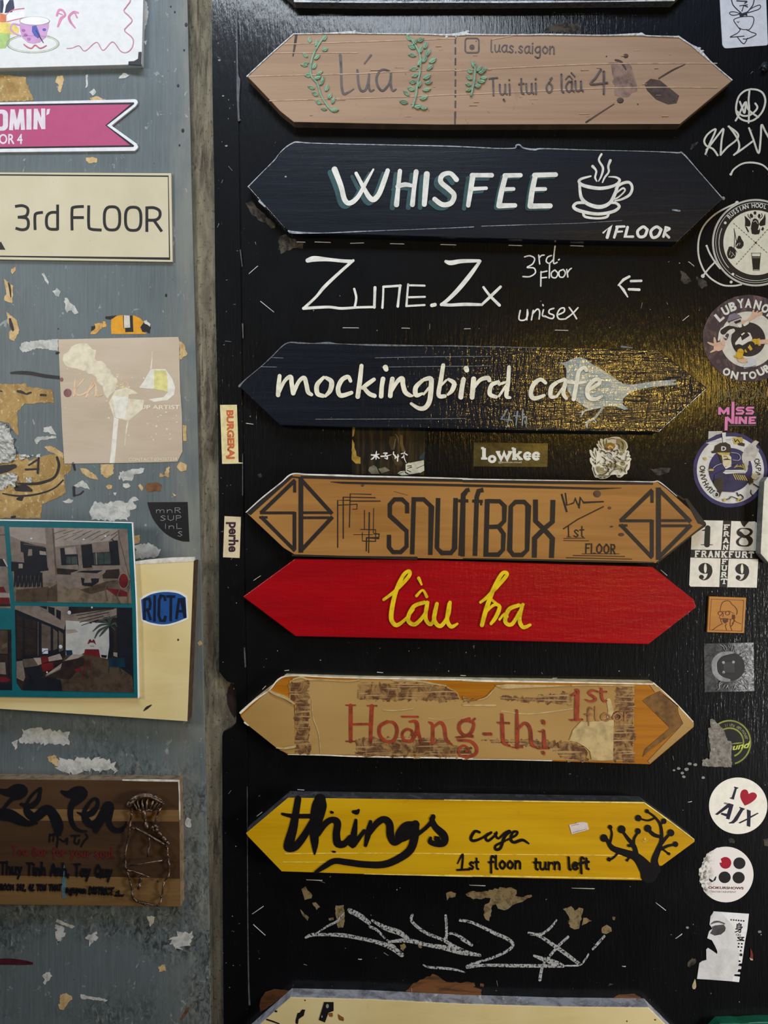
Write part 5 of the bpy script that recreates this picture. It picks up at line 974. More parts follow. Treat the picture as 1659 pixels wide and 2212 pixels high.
def zsm(g):
    for L in ([(615, 700), (610, 790)], [(615, 720), (660, 700), (655, 780)], [(705, 720), (712, 760), (700, 860)], [(740, 760), (790, 790), (830, 750), (825, 820)], [(880, 720), (980, 715)], [(930, 730), (920, 800), (960, 820), (980, 770)], [(1000, 850), (1040, 780), (1080, 740), (1060, 700)]): g.rib(LI([(x, y, 22) for x, y in L]), 4, f, .0004)
    hand(g, 'Thuy Tinh Anh, Tay Quy', *LI([(0, 1190)])[0], *LI([(1390, 1232)])[0], 15, 4.4, f, .0004, seed=12); hand(g, 'ROOM 202, 42 TON THAT', *LI([(0, 1390)])[0], *LI([(760, 1400)])[0], 7.5, 2.6, f, .0005, seed=13); hand(g, 'nguyen DISTRICT', *LI([(810, 1420)])[0], *LI([(1400, 1455)])[0], 8.5, 2.8, f, .0005, seed=14)
    g.rib(LI([(1430, 1425, 14), (1465, 1405, 18), (1460, 1450, 16)]), 3, f, .0005); g.rib(LI([(1420, 1462, 20), (1515, 1462, 20)]), 3, f, .0005)
part(r, 'small_lettering', ZI, zsm)
part(r, 'red_lettering', ink((92, 26, 24), .6, .2), lambda g: hand(g, 'Tea Bar for your soul', *LI([(140, 955)])[0], *LI([(1410, 990)])[0], 11, 3.2, f, .0004, seed=15), 'dull red handwriting')
part(r, 'drip_stain', ink((84, 116, 120), .5, .2), lambda g: g.poly(LI([(790, 1080), (800, 1150), (812, 1240), (818, 1480), (795, 1495), (768, 1488), (762, 1290), (775, 1180)]), f, .0006), 'pale blue paint drip')
def bronze():
    m = Mat('dull_bronze_wire', .38, .5, .75); m.base((128, 106, 88)); m.mix(m.noise((300, 300, 300), 4, .6, .2, contrast=(.4, .7)), (50, 38, 30)); return m.done()
def wire(g):
    def P(L, rr=.0012, z=.004, sm=True):
        Q = LJ(L); Q = smooth(Q, 4) if sm and len(Q) > 2 else Q
        rd = random.Random(len(L)*7+int(L[0][0])); g.tube([W(x+rd.uniform(-.5, .5), y+rd.uniform(-.5, .5), f+z+.0014*math.sin(i*1.3)) for i, (x, y) in enumerate(Q)], [rr*rd.uniform(.75, 1.25) for _ in Q])
    P([(270, 370), (275, 500), (260, 620), (225, 900), (160, 1240), (178, 1450), (200, 1520), (230, 1650), (280, 1820), (290, 1950), (400, 2050), (540, 2070), (720, 2100), (785, 1960), (825, 1700), (900, 1600), (910, 1400), (890, 1270), (870, 1090), (770, 890), (670, 760), (700, 620), (730, 500), (800, 390)])
    P([(218, 385), (260, 320), (360, 245), (540, 215), (690, 255), (830, 370)], .0026, .006); P([(225, 390), (380, 270), (560, 240), (760, 330), (830, 375)], .0016, .008)
    for x in (300, 370, 450, 540, 640, 720, 790): P([(540+(x-540)*.75, 235+abs(x-540)*.16), (x, 300+abs(x-540)*.1), (520+(x-540)*.62, 470)], .0011, .007)
    P([(290, 790), (340, 780), (520, 880), (840, 1060)], .0014, .007); P([(200, 1425), (450, 1390), (800, 1325)], .0009, .006, False); P([(200, 1500), (300, 1520), (590, 1620)], .001, .006); P([(470, 480), (510, 650), (545, 800)], .0022, .005); P([(430, 1620), (420, 1720), (390, 1812)], .0017, .004); P([(380, 465), (470, 480), (640, 470), (730, 440)], .0012, .006); P([(570, 920), (570, 1100), (545, 1260)], .0012, .004); P([(620, 790), (660, 745), (710, 770), (690, 820), (630, 810)], .0018, .006); P([(740, 860), (800, 920), (860, 1000), (910, 1050)], .002, .007)
    for x, y in ((275, 498), (160, 1238), (200, 1518), (235, 1650), (280, 1820), (296, 1945), (385, 2030), (440, 2060), (905, 1048), (865, 1092), (905, 1210), (905, 1268), (690, 625), (730, 498), (540, 455), (375, 412), (345, 780), (250, 380), (720, 1690), (500, 2085), (720, 2095), (780, 1950)): g.blob(*LJ([(x, y)])[0], f+.0035, 3.0, 3.0, .0035)
g = G(); wire(g); g.build('wire_figure', bronze(), r, 'twisted bronze wire figure')
# strip stickers on the black frame
SA = Crop(400, 860, 560, 983); dF = .0016
r, f = sheet('strip_sticker', 'pale yellow strip sticker with orange sideways letters on the black frame', 'sticker', SA([(462, 90), (686, 88), (700, 480), (708, 850), (764, 858), (764, 868), (490, 873), (478, 500)]), ink((232, 216, 158), .45, .1), dF, .0003, 'sideways strip stickers')
def rot(g, txt, quad, d, **k): return text(g, txt, (quad[1], quad[2], quad[3], quad[0]), d, **k)
part(r, 'lettering', ink((206, 104, 54), .5, .1), lambda g: rot(g, 'BURGERAJ', SA(((518, 160), (640, 160), (660, 805), (540, 810))), f+.00012, bold=.05))
r, f = sheet('strip_sticker', 'cream strip sticker with sideways purple letters beside the wooden diamond board', 'sticker', SA([(522, 1566), (740, 1576), (722, 2122), (502, 2112)]), ink((224, 206, 166), .45, .06), dF, .0003, 'sideways strip stickers')
part(r, 'lettering', ink((58, 32, 46), .5, .1), lambda g: rot(g, 'perhe', SA(((540, 1645), (712, 1645), (706, 2046), (535, 2040))), f+.00012, bold=.035))
# ------------------------------------------------------------------ stickers on the black panel
RA = Crop(1459, 0, 1659, 1106); RB = Crop(1459, 400, 1659); RC = Crop(1459, 630, 1659, 1475); RD = Crop(1459, 910, 1659); RE = Crop(1459, 1110, 1659, 1639); RF = Crop(1459, 1370, 1659, 1427); RG = Crop(1459, 1660, 1659, 1475); RH = Crop(1459, 1940, 1659, 1626)
STK = 'stickers down the right side of the black panel'
d0 = .0001; E = .0001
BK = ink((26, 25, 26), .45, .15)
# doodle card
r, f = sheet('doodle_card', 'white rounded card with a black line doodle, topmost on the black panel', 'sticker', [(1553, -90), (1672, -94)]+RA([(1085, 0), (1104, 515)])+smooth(RA([(1104, 515), (1098, 535), (1080, 542)]), 3)+RA([(850, 558), (640, 575)])+smooth(RA([(640, 575), (590, 572), (562, 535)]), 4)+RA([(545, 250), (532, 0)]), ink((222, 226, 232), .4, .05), d0, .0006, STK, 'card')
def doodle(g):
    for L, w in (([(660, -40), (670, 0), (690, 60), (740, 115), (785, 155)], 12), ([(945, -40), (940, 0), (925, 60), (880, 120), (855, 150)], 12), ([(788, 168), (700, 140), (650, 148), (655, 170), (700, 182), (790, 160)], 9), ([(858, 140), (920, 92), (1000, 60), (1018, 78), (990, 112), (865, 152)], 9), ([(785, 200), (710, 225), (700, 250), (740, 310), (775, 352)], 9), ([(785, 200), (900, 195), (935, 215), (930, 280), (895, 340), (858, 362)], 9), ([(775, 355), (740, 395), (655, 440), (700, 440), (820, 430)], 9), ([(855, 352), (900, 380), (965, 410), (865, 460), (810, 464)], 9), ([(742, 445), (815, 522), (862, 455)], 10), ([(770, 68), (860, 56)], 9), ([(818, 62), (795, 130)], 10), ([(738, 255), (750, 268), (762, 252)], 5), ([(760, 330), (800, 350), (850, 352)], 7), ([(735, 8), (790, 12), (855, 15), (830, 35)], 12), ([(820, 62), (860, 80)], 12)): g.rib(RA([(x, y, w) for x, y in L]), 2, f, E)
    g.poly(RA([(760, 150), (800, 158), (855, 138), (860, 190), (830, 178), (790, 205), (770, 195)]), f, E)
part(r, 'line_doodle', ink((40, 42, 50), .5, .1), doodle)
# round badge with eagle, gloves and pint
c, = RB([(1440, 1030)]); k = RB.s
r, f = sheet('round_badge', 'round black and cream badge sticker with eagle, boxing gloves and pint glass', 'sticker', circle(c[0], c[1], 94.5, n=72), ink((190, 188, 170), .4, .06), d0, .0003, STK)
part(r, 'black_ring', BK, lambda g: (g.ring(*c, 89, 7, f, E, n=72), g.ring(*c, 80, 18, f, E*1.5, n=72)))
def badge_w(g):
    g.ring(*c, 91.5, 1.6, f, E*2, n=72); g.ring(*c, 86.5, .8, f, E*2.5, n=72)
    g.ring(*c, 79.5, 1.2, f, E*2.5, a0=157, a1=223, n=30); g.ring(*c, 82, 1.0, f, E*2.5, a0=238, a1=300, n=30)
    for x, y in ((893, 675), (1030, 1595)): g.poly(circle(*RB([(x, y)])[0], 3, n=14), f, E*2.5)
    arctext(g, 'RUSSIAN', *c, 80.5, 10, 135.5, 104, f+E*3, 0, .02, wide=.8); arctext(g, 'HOOLIGANS', *c, 80.5, 10, 94, 44, f+E*3, 0, .02, wide=.8)
part(r, 'white_lettering', ink((226, 226, 216), .4, .05), badge_w)
r0 = r
part(r, 'cream_face', ink((224, 221, 198), .4, .05), lambda g: (g.poly(circle(*c, 70, n=64), f, E*2.2),))
part(r, 'thin_ring', BK, lambda g: g.ring(*c, 70.8, .8, f, E*3, n=64))
ff = f+E*2.2
def badge_art(g):
    P = lambda L, m=0: g.poly(RB(L), ff, E, m)
    P([(1240, 545), (1280, 580), (1340, 640), (1350, 700), (1330, 740), (1245, 735), (1250, 640)]); P([(1605, 510), (1575, 590), (1520, 650), (1500, 700), (1525, 735), (1610, 715), (1618, 600)])
    P([(1400, 480), (1428, 465), (1452, 480), (1448, 520), (1430, 530), (1405, 520)]); P([(1330, 530), (1352, 505), (1385, 530), (1395, 570), (1372, 590), (1340, 575)]); P([(1475, 560), (1490, 515), (1515, 515), (1528, 545), (1510, 590), (1490, 590)])
    P([(1380, 620), (1425, 590), (1480, 620), (1500, 700), (1480, 790), (1430, 830), (1385, 800), (1355, 740)]); P([(1350, 760), (1385, 750), (1400, 800), (1500, 800), (1520, 760), (1515, 830), (1500, 875), (1430, 885), (1370, 870)]); P([(1245, 735), (1280, 750), (1320, 830), (1305, 850), (1265, 780)]); P([(1535, 800), (1565, 740), (1590, 780), (1570, 815)])
    for L in ([(1300, 520), (1310, 560), (1350, 600)], [(1545, 510), (1555, 560), (1510, 600)]): g.rib(RB([(x, y, 14) for x, y in L]), 2, ff, E)
    P([(1130, 905), (1165, 910), (1185, 965), (1222, 1020), (1222, 1080), (1180, 1135), (1120, 1140), (1075, 1100), (1080, 1040), (1105, 985)]); P([(960, 1105), (1000, 1095), (1055, 1130), (1080, 1180), (1082, 1250), (1060, 1300), (1000, 1322), (945, 1300), (925, 1240), (930, 1190)])
    for L in ([(1050, 775), (1062, 900), (1055, 1120)], [(1050, 775), (1075, 900), (1095, 1000)], [(1062, 1140), (1100, 1200)]): g.rib(RB([(x, y, 9) for x, y in L]), 1, ff, E)
    P([(1372, 1275), (1520, 1275), (1505, 1510), (1398, 1510)]); g.rib(RB([(1365, 1215, 7), (1380, 1370, 7), (1395, 1522, 7)]), 1, ff, E); g.rib(RB([(1528, 1215, 7), (1515, 1370, 7), (1502, 1522, 7)]), 1, ff, E); g.rib(RB([(1365, 1215, 5), (1528, 1215, 5)]), 1, ff, E); g.rib(RB([(1395, 1525, 6), (1505, 1525, 6)]), 1, ff, E)
    for (x0, y0), (x1, y1) in (((1040, 680), (1840, 1380)), ((1090, 1420), (1790, 640))):
        for i in range(18):
            a, b = i/18, i/18+.032
            q = [(x0+(x1-x0)*t, y0+(y1-y0)*t, 7) for t in (a, b)]
            if math.hypot(q[0][0]-1440, q[0][1]-1030) < 570: g.rib(RB(q), 1, ff, E*.6, cap=False)
    g.poly(circle(*RB([(1440, 1030)])[0], 1.9, n=12), ff, E)
part(r, 'emblem', BK, badge_art, 'black heraldic eagle, gloves and pint')
part(r, 'emblem_highlight', ink((206, 204, 190), .4, .05), lambda g: [g.rib(RB([(x, y, w) for x, y, w in L]), 1, ff, E*1.6) for L in ([(1140, 1005, 6), (1155, 1045, 8), (1145, 1075, 6)], [(1090, 1095, 12), (1115, 1060, 16), (1130, 1040, 8)], [(1010, 1200, 6), (1040, 1240, 10), (1060, 1265, 6)], [(985, 1180, 6), (970, 1250, 8)], [(1020, 1255, 10), (1000, 1285, 8)], [(1375, 1300, 5), (1520, 1300, 5)], [(1425, 560, 30), (1430, 590, 20)], [(1400, 660, 8), (1440, 640, 10), (1475, 690, 8)], [(1345, 610, 20), (1375, 640, 24)], [(1480, 620, 20), (1505, 610, 24)])])
# round cartoon sticker
c, = RC([(1165, 745)])
PUR = Mat('scuffed_purple_print', .4, .45); PUR.base((52, 44, 58)); PUR.mix(PUR.noise((120, 60, 60), 6, .7, .6, contrast=(.48, .66)), (112, 88, 92)); PUR = PUR.done()
r, f = sheet('round_sticker', 'round purple sticker with bold white arched words and a running figure in a cap', 'sticker', rough(circle(c[0]+1, c[1], 100, 94, n=40), 1.2, 12, 3), PUR, d0, .0003, STK)
cw = RC([(1160, 762)])[0]
part(r, 'white_ring', ink((214, 210, 194), .4, .07), lambda g: g.ring(*cw, 48.5, 24, f, E, n=64))
part(r, 'dark_disc', ink((44, 38, 48), .4, .15), lambda g: g.poly(circle(*cw, 37, n=48), f, E))
def lub(g):
    for ch, x, y, a in (('L', 700, 400, 40), ('U', 800, 300, 28), ('B', 912, 238, 18), ('Y', 1040, 190, 8), ('A', 1162, 184, -2), ('N', 1308, 212, -14), ('O', 1432, 268, -28), ('K', 1530, 360, -38)):
        glyph_at(g, ch, RC([(x, y)])[0], 20, a, f+E*2.2, 15)
    for ch, x, y, a in (('O', 815, 1278, -26), ('N', 942, 1332, -12), ('T', 1100, 1345, 2), ('O', 1230, 1330, 10), ('U', 1360, 1275, 28), ('R', 1462, 1215, 40)):
        glyph_at(g, ch, RC([(x, y)])[0], 17, a, f+E*2.2, 16)
def glyph_at(g, ch, p, h, ang, d, w, bold=.05, mi=0):
    V, F = glyphs(ch, bold); x0 = min(v[0] for v in V); x1 = max(v[0] for v in V); y0 = min(v[1] for v in V); y1 = max(v[1] for v in V); a = math.radians(ang)
    def fn(x, y):
        X = ((x-x0)/(x1-x0)-.5)*w; Y = ((y-y0)/(y1-y0)-.5)*h
        return (p[0]+X*math.cos(a)-Y*math.sin(a), p[1]-X*math.sin(a)-Y*math.cos(a))
    put(g, V, F, fn, d, mi)
for nm in (0,):
    part(r, 'lettering', ink((222, 220, 208), .4, .05), lub, 'bold white arched capitals')
def fig(g):
    z = [0]
    def P(L, m): z[0] += 1; g.poly(RC(L), f, E*2+z[0]*8e-6, m)
    def R(L, m): z[0] += 1; g.rib(RC(L), 2, f, E*2+z[0]*8e-6, m)
    P([(720, 590), (830, 510), (880, 560), (760, 640), (700, 780), (675, 780), (690, 660)], 0); R([(760, 640, 90), (860, 590, 100), (1000, 600, 110)], 4)
    P([(820, 470), (860, 370), (940, 340), (1020, 370), (1055, 410), (900, 470), (850, 500)], 3); P([(830, 475), (1050, 405), (1055, 425), (860, 500)], 5); P([(850, 505), (880, 480), (1040, 420), (1065, 470), (1060, 560), (1030, 580), (920, 550), (870, 545)], 2); P([(930, 480), (1040, 440), (1045, 480), (960, 515)], 4); P([(985, 530), (1045, 510), (1050, 565), (1020, 575)], 0)
    R([(1080, 490, 60), (1150, 470, 50), (1210, 420, 60), (1260, 370, 90)], 1)
    for L in ([(1250, 370, 34), (1240, 320, 30), (1250, 290, 16)], [(1270, 360, 34), (1310, 310, 22)], [(1280, 370, 34), (1360, 330, 26), (1392, 325, 12)], [(1280, 385, 30), (1380, 355, 22)]): R(L, 1)
    R([(1100, 530, 40), (1150, 495, 44)], 0)
    P([(950, 820), (1010, 740), (1120, 640), (1190, 660), (1225, 740), (1215, 820), (1130, 890), (1000, 912), (965, 870)], 0); P([(1030, 670), (1120, 615), (1185, 700), (1060, 780)], 4); P([(1045, 680), (1090, 650), (1110, 660), (1060, 700)], 0)
    R([(800, 720, 60), (870, 650, 80), (920, 620, 60)], 0); R([(830, 690, 50), (800, 740, 60)], 5)
    P([(610, 870), (640, 820), (700, 800), (770, 800), (790, 850), (760, 920), (690, 950), (610, 930)], 1)
    for L in ([(640, 840, 44), (628, 780, 40), (622, 735, 24)], [(620, 850, 40), (560, 830, 36), (520, 810, 22)], [(630, 930, 36), (590, 950, 30), (560, 965, 18)], [(760, 830, 44), (775, 780, 34), (778, 745, 20)]): R(L, 1)
    R([(1010, 900, 130), (1080, 930, 150), (1200, 860, 140)], 4); R([(1130, 940, 60), (1200, 890, 80), (1250, 800, 90), (1300, 800, 80)], 6); P([(1300, 750), (1345, 740), (1360, 860), (1320, 860)], 6); R([(1350, 800, 70), (1480, 790, 66), (1560, 770, 60)], 1)
    R([(1035, 960, 110), (1020, 1020, 100)], 6); R([(960, 1030, 40), (1070, 1050, 40)], 6); P([(980, 1070), (1100, 1070), (1165, 1060), (1160, 1110), (1080, 1135), (1010, 1120)], 1); P([(1150, 1060), (1240, 1045), (1280, 1120), (1275, 1190), (1090, 1230), (1085, 1190), (1150, 1130)], 7); R([(1095, 1215, 14), (1200, 1200, 12), (1275, 1180, 10)], 5)
part(r, 'running_figure', [ink((224, 220, 206), .4, .05), ink((216, 178, 150), .45, .06), ink((200, 188, 178), .45, .08), ink((126, 120, 132), .45, .1), ink((34, 30, 38), .45, .1), ink((74, 70, 78), .45, .1), ink((206, 164, 48), .45, .08), ink((200, 200, 200), .4, .06)], fig, 'cartoon figure running in a cap and vest')
# pink words on black
r, f = sheet('word_sticker', 'small black sticker with two pink words, under the round purple sticker', 'sticker', RC([(668, 1835), (880, 1830), (880, 1745), (955, 1745), (955, 1815), (1262, 1812), (1300, 1960), (1296, 2140), (850, 2150), (842, 2225), (770, 2225), (780, 1975), (668, 1972)]), ink((20, 18, 20), .4, .1), d0, .0003, STK)
def miss(g):
    P = lambda L, w=40: g.rib(RC([(x, y, w) for x, y in L]), 4, f, E, sm=False, cap=False)
    P([(702, 1960), (702, 1840)], 42); P([(702, 1850), (770, 1930), (840, 1850)], 38); P([(840, 1960), (840, 1840)], 42); P([(918, 1752), (914, 2105)], 46)
    for x in (962, 1118):
        P([(x+135, 1848), (x+30, 1848), (x+14, 1870), (x+30, 1890), (x+105, 1894), (x+122, 1918), (x+105, 1940), (x, 1942)], 30)
    P([(812, 1995), (806, 2210)], 46); P([(818, 2000), (905, 2090)], 46); P([(972, 1990), (968, 2108)], 44); P([(1022, 2108), (1028, 1990)], 42); P([(1032, 2000), (1110, 2095)], 40); P([(1118, 2108), (1124, 1990)], 42)
    P([(1182, 2108), (1190, 1990)], 42); P([(1190, 2006), (1284, 2004)], 30); P([(1188, 2050), (1262, 2048)], 26); P([(1184, 2094), (1282, 2092)], 30)
part(r, 'lettering', ink((224, 128, 178), .4, .06), miss)
part(r, 'fine_print', ink((96, 92, 88), .5), lambda g: g.rib(RC([(850, 2132, 9), (1280, 2132, 9)]), 1, f, E))
# navy round sticker with hussar
c, = RD([(985, 872)])
r, f = sheet('round_sticker', 'round navy sticker with white ring, a moustached soldier and a raised sabre', 'sticker', rough(circle(c[0], c[1], 80.5, 81, n=48), .7, 9, 6), ink((50, 48, 100), .4, .2), d0, .0003, STK)
part(r, 'white_ring', ink((216, 214, 206), .4, .08), lambda g: g.ring(*c, 60, 25, f, E, n=64))
part(r, 'white_tear', ink((196, 190, 178), .7, .15), lambda g: (g.poly(RD(rough([(1250, 480), (1330, 410), (1440, 340), (1500, 370), (1440, 440), (1500, 500), (1430, 640), (1430, 700), (1320, 710), (1280, 900), (1240, 930), (1220, 800), (1190, 640)], 10, 30, 5)), f, E*3), g.poly(RD([(595, 180), (835, 176), (845, 215), (740, 240), (650, 290), (590, 325)]), d0, .0005)))
part(r, 'letter', BK, lambda g: (arctext(g, 'ДИНАМО', *c, 60.5, 12, 229, 176, f+E*2.4, 0, .025, wide=.95), arctext(g, 'СКВА', *c, 60.5, 12, 19, -8, f+E*2.4, 0, .025, wide=.9)))
def hussar(g):
    z = [0]
    def P(L, m): z[0] += 1; g.poly(RD(L), f, E*4+z[0]*8e-6, m)
    def R(L, m): z[0] += 1; g.rib(RD(L), 2, f, E*4+z[0]*8e-6, m)
    P([(540, 390), (700, 340), (1030, 305), (1040, 330), (800, 370), (640, 410)], 5); R([(560, 385, 5), (1030, 312, 5)], 0); P([(1030, 290), (1190, 285), (1220, 340), (1180, 400), (1060, 410), (1030, 350)], 3); R([(1060, 320, 16), (1075, 370, 16), (1110, 330, 16), (1150, 380, 14)], 0); P([(1110, 400), (1190, 380), (1245, 400), (1235, 450), (1130, 430)], 1)
    P([(830, 205), (905, 200), (895, 390), (850, 390)], 5); R([(830, 210, 8), (850, 380, 8)], 0)
    P([(690, 520), (710, 440), (800, 390), (900, 375), (980, 420), (1000, 500), (980, 570), (860, 585), (740, 565), (660, 575), (640, 545)], 1); P([(740, 560), (980, 560), (970, 600), (860, 610), (780, 600)], 3)
    P([(780, 600), (960, 600), (1000, 640), (1005, 770), (960, 820), (870, 800), (830, 720)], 4); R([(860, 690, 10), (920, 680, 26), (990, 690, 8)], 0); R([(870, 625, 14), (920, 630, 10)], 0); R([(930, 640, 8), (945, 680, 8)], 0); P([(770, 590), (830, 610), (850, 740), (820, 740)], 1); P([(840, 760), (900, 820), (1000, 790), (1010, 830), (900, 850)], 5)
    g_c = (822, 490); z[0] += 1; text(g, 'D', RD(box(822, 450, 908, 528)), f+E*4+z[0]*8e-6+.00005, 5, bold=.03)
    P([(700, 960), (850, 880), (1100, 760), (1240, 900), (1300, 1010), (1250, 1120), (1050, 1270), (800, 1260), (690, 1130)], 2)
    for k in range(6): R([(1060+k*35, 830-k*14, 14), (1110+k*30, 780+k*18, 14)], 3); R([(1040+k*38, 950+k*4, 16), (1085+k*40, 1040+k*4, 16)], 3)
    P([(850, 920), (900, 875), (1230, 870), (1260, 930), (1100, 930), (900, 945)], 5); R([(870, 900, 6), (1240, 915, 6)], 0); P([(690, 1060), (830, 1000), (860, 1080), (840, 1240), (790, 1350), (720, 1340), (760, 1230), (690, 1130)], 1); z[0] += 1; g.ring(*RD([(735, 1315)])[0], 5, 1.5, f, E*4+z[0]*8e-6, 5)
    P([(1290, 1000), (1380, 1000), (1400, 1090), (1320, 1130)], 1); P([(1380, 940), (1440, 925), (1500, 990), (1440, 1050), (1370, 1020)], 4)
    for L in ([(610, 640, 5), (680, 635, 5)], [(680, 840, 6), (740, 790, 6), (830, 760, 6)], [(1000, 560, 6), (1120, 580, 6), (1170, 650, 6), (1130, 700, 6), (1030, 690, 6)]): R(L, 5)
    P([(505, 655), (550, 640), (560, 680), (520, 695)], 3); P([(585, 880), (625, 850), (690, 855), (680, 890), (620, 890)], 3); R([(860, 1410, 12), (960, 1390, 10), (1010, 1350, 10), (1110, 1385, 10)], 0); R([(1110, 1280, 12), (1130, 1340, 12), (1170, 1310, 12), (1220, 1370, 10), (1150, 1420, 14)], 0); P([(850, 1400), (900, 1380), (910, 1410), (860, 1445)], 3); P([(1120, 1380), (1180, 1390), (1170, 1440), (1110, 1440)], 3); R([(1360, 1230, 6), (1350, 1280, 12), (1390, 1330, 10)], 0); R([(1400, 1120, 12), (1500, 1180, 14)], 0)
part(r, 'soldier_emblem', [BK, ink((50, 46, 40), .4, .2), ink((48, 46, 84), .4, .3), ink((196, 172, 84), .4, .15), ink((216, 202, 164), .4, .08), ink((216, 216, 210), .4, .06)], hussar, 'moustached soldier with helmet and sabre')
# four number squares
r, f = sheet('number_sticker', 'black sticker with four cream squares of black numerals and a crossed city name', 'sticker', RE([(490, 112), (848, 118), (990, 124), (1405, 132), (1482, 182), (1475, 650), (1468, 800), (1442, 1308), (918, 1300), (775, 1294), (262, 1288), (243, 1255), (262, 790), (272, 632), (284, 386), (525, 225), (545, 190), (530, 145)]), BK, d0, .0003, STK)
SQ = ink((234, 229, 212), .42, .06)
for L in ([(492, 114), (845, 120), (810, 640), (274, 632), (286, 388), (525, 226), (546, 190), (532, 146)], [(990, 127), (1150, 131), (1180, 200), (1222, 236), (1245, 200), (1302, 138), (1402, 134), (1480, 182), (1456, 656), (958, 646)], [(265, 774), (800, 789), (776, 1294), (266, 1287), (244, 1258)], [(944, 793), (1467, 802), (1441, 1307), (917, 1298)]):
    part(r, 'number_square', SQ, lambda g, L=L: g.poly(RE(L), f, E))
def digits(g):
    P = lambda L: g.rib(RE(L), 5, f+E, E)
    P([(572, 250, 95), (565, 400, 98), (560, 545, 100)]); P([(600, 240, 40), (540, 280, 34), (475, 296, 12)]); P([(455, 548, 10), (560, 548, 16), (660, 548, 10)])
    for dx, dy in ((0, 0), (650, 10)):
        g.poly(RE(circle(525+dx, 965+dy, 114, 96, 40)), f+E, E, 0, [RE(circle(531+dx, 965+dy, 27, 86, 24))])
        P([(605+dx, 950+dy, 80), (615+dx, 1030+dy, 78), (580+dx, 1120+dy, 50), (520+dx, 1165+dy, 20), (470+dx, 1160+dy, 12), (440+dx, 1125+dy, 12)]); g.poly(RE(circle(462+dx, 1118+dy, 42, 40, 18)), f+E, E*1.3)
    g.rib(RE([(1225, 258, 14), (1310, 275, 40), (1345, 320, 50), (1300, 375, 40), (1225, 400, 50), (1140, 350, 84), (1112, 315, 50), (1150, 265, 20)]), 4, f+E, E, closed=True); g.rib(RE([(1225, 395, 30), (1300, 430, 80), (1330, 480, 84), (1300, 550, 40), (1220, 568, 16), (1130, 550, 34), (1100, 490, 44), (1150, 425, 20)]), 4, f+E, E*1.4, closed=True)
part(r, 'numeral', BK, digits)
SL = {'F': ([(.2, 0, .2, 1), (.2, .92, 1, .92), (.2, .52, .7, .52)], [(0, 0, .48, 0), (0, 1, .3, 1)]), 'R': ([(.2, 0, .2, 1), (.2, .92, .75, .92), (.75, .92, .75, .55), (.2, .5, .75, .5), (.55, .5, .85, 0)], [(0, 0, .45, 0), (.7, 0, 1, 0)]), 'A': ([(.15, 0, .5, 1), (.5, 1, .85, 0), (.25, .32, .75, .32)], [(0, 0, .36, 0), (.64, 0, 1, 0)]), 'N': ([(.2, 0, .2, 1), (.2, 1, .8, 0), (.8, 0, .8, 1)], [(0, 0, .38, 0), (.62, 1, 1, 1)]), 'K': ([(.2, 0, .2, 1), (.8, 1, .25, .45), (.4, .55, .8, 0)], [(0, 0, .42, 0), (0, 1, .42, 1), (.6, 0, 1, 0), (.58, 1, 1, 1)]), 'U': ([(.2, 1, .2, .15), (.2, .1, .8, .1), (.8, .15, .8, 1)], [(0, 1, .42, 1), (.58, 1, 1, 1)]), 'T': ([(.5, 0, .5, 1), (.05, .92, .95, .92), (.06, .95, .06, .7), (.94, .95, .94, .7)], [(.25, 0, .75, 0)])}
def slab(g, ch, q, d, w):
    (ax, ay), (bx, by), (cx_, cy_), (dx_, dy_) = q
    def fn(u, v): v = 1-v; return ((ax*(1-u)+bx*u)*(1-v)+(dx_*(1-u)+cx_*u)*v, (ay*(1-u)+by*u)*(1-v)+(dy_*(1-u)+cy_*u)*v)
    for a, b, c_, e in SL[ch][0]: g.rib([fn(a, b), fn(c_, e)], w, d, E, cap=False)
    for a, b, c_, e in SL[ch][1]: g.rib([fn(a, .06+b*.88), fn(c_, .06+e*.88)], w*.62, d, E, cap=False)
def frank(g):
    x = [340, 452, 575, 690, 806, 940, 1052, 1170, 1300, 1400]
    for i, ch in enumerate('FRANKFURT'): slab(g, ch, RE([(x[i]+4, 650+i*2.4), (x[i+1]-14, 652+i*2.4), (x[i+1]-18, 768+i*1.6), (x[i], 765+i*1.6)]), f, 3.3)
    for ch, y0, y1, xa in (('F', 190, 282, 850), ('R', 312, 398, 845), ('A', 428, 516, 838), ('N', 548, 636, 832), ('F', 798, 888, 816), ('U', 912, 1003, 808), ('R', 1030, 1122, 802), ('T', 1146, 1240, 804)): slab(g, ch, RE([(xa+4, y0), (xa+116, y0+2), (xa+110, y1+2), (xa, y1)]), f, 3.0)
part(r, 'lettering', ink((226, 222, 208), .4, .05), frank)
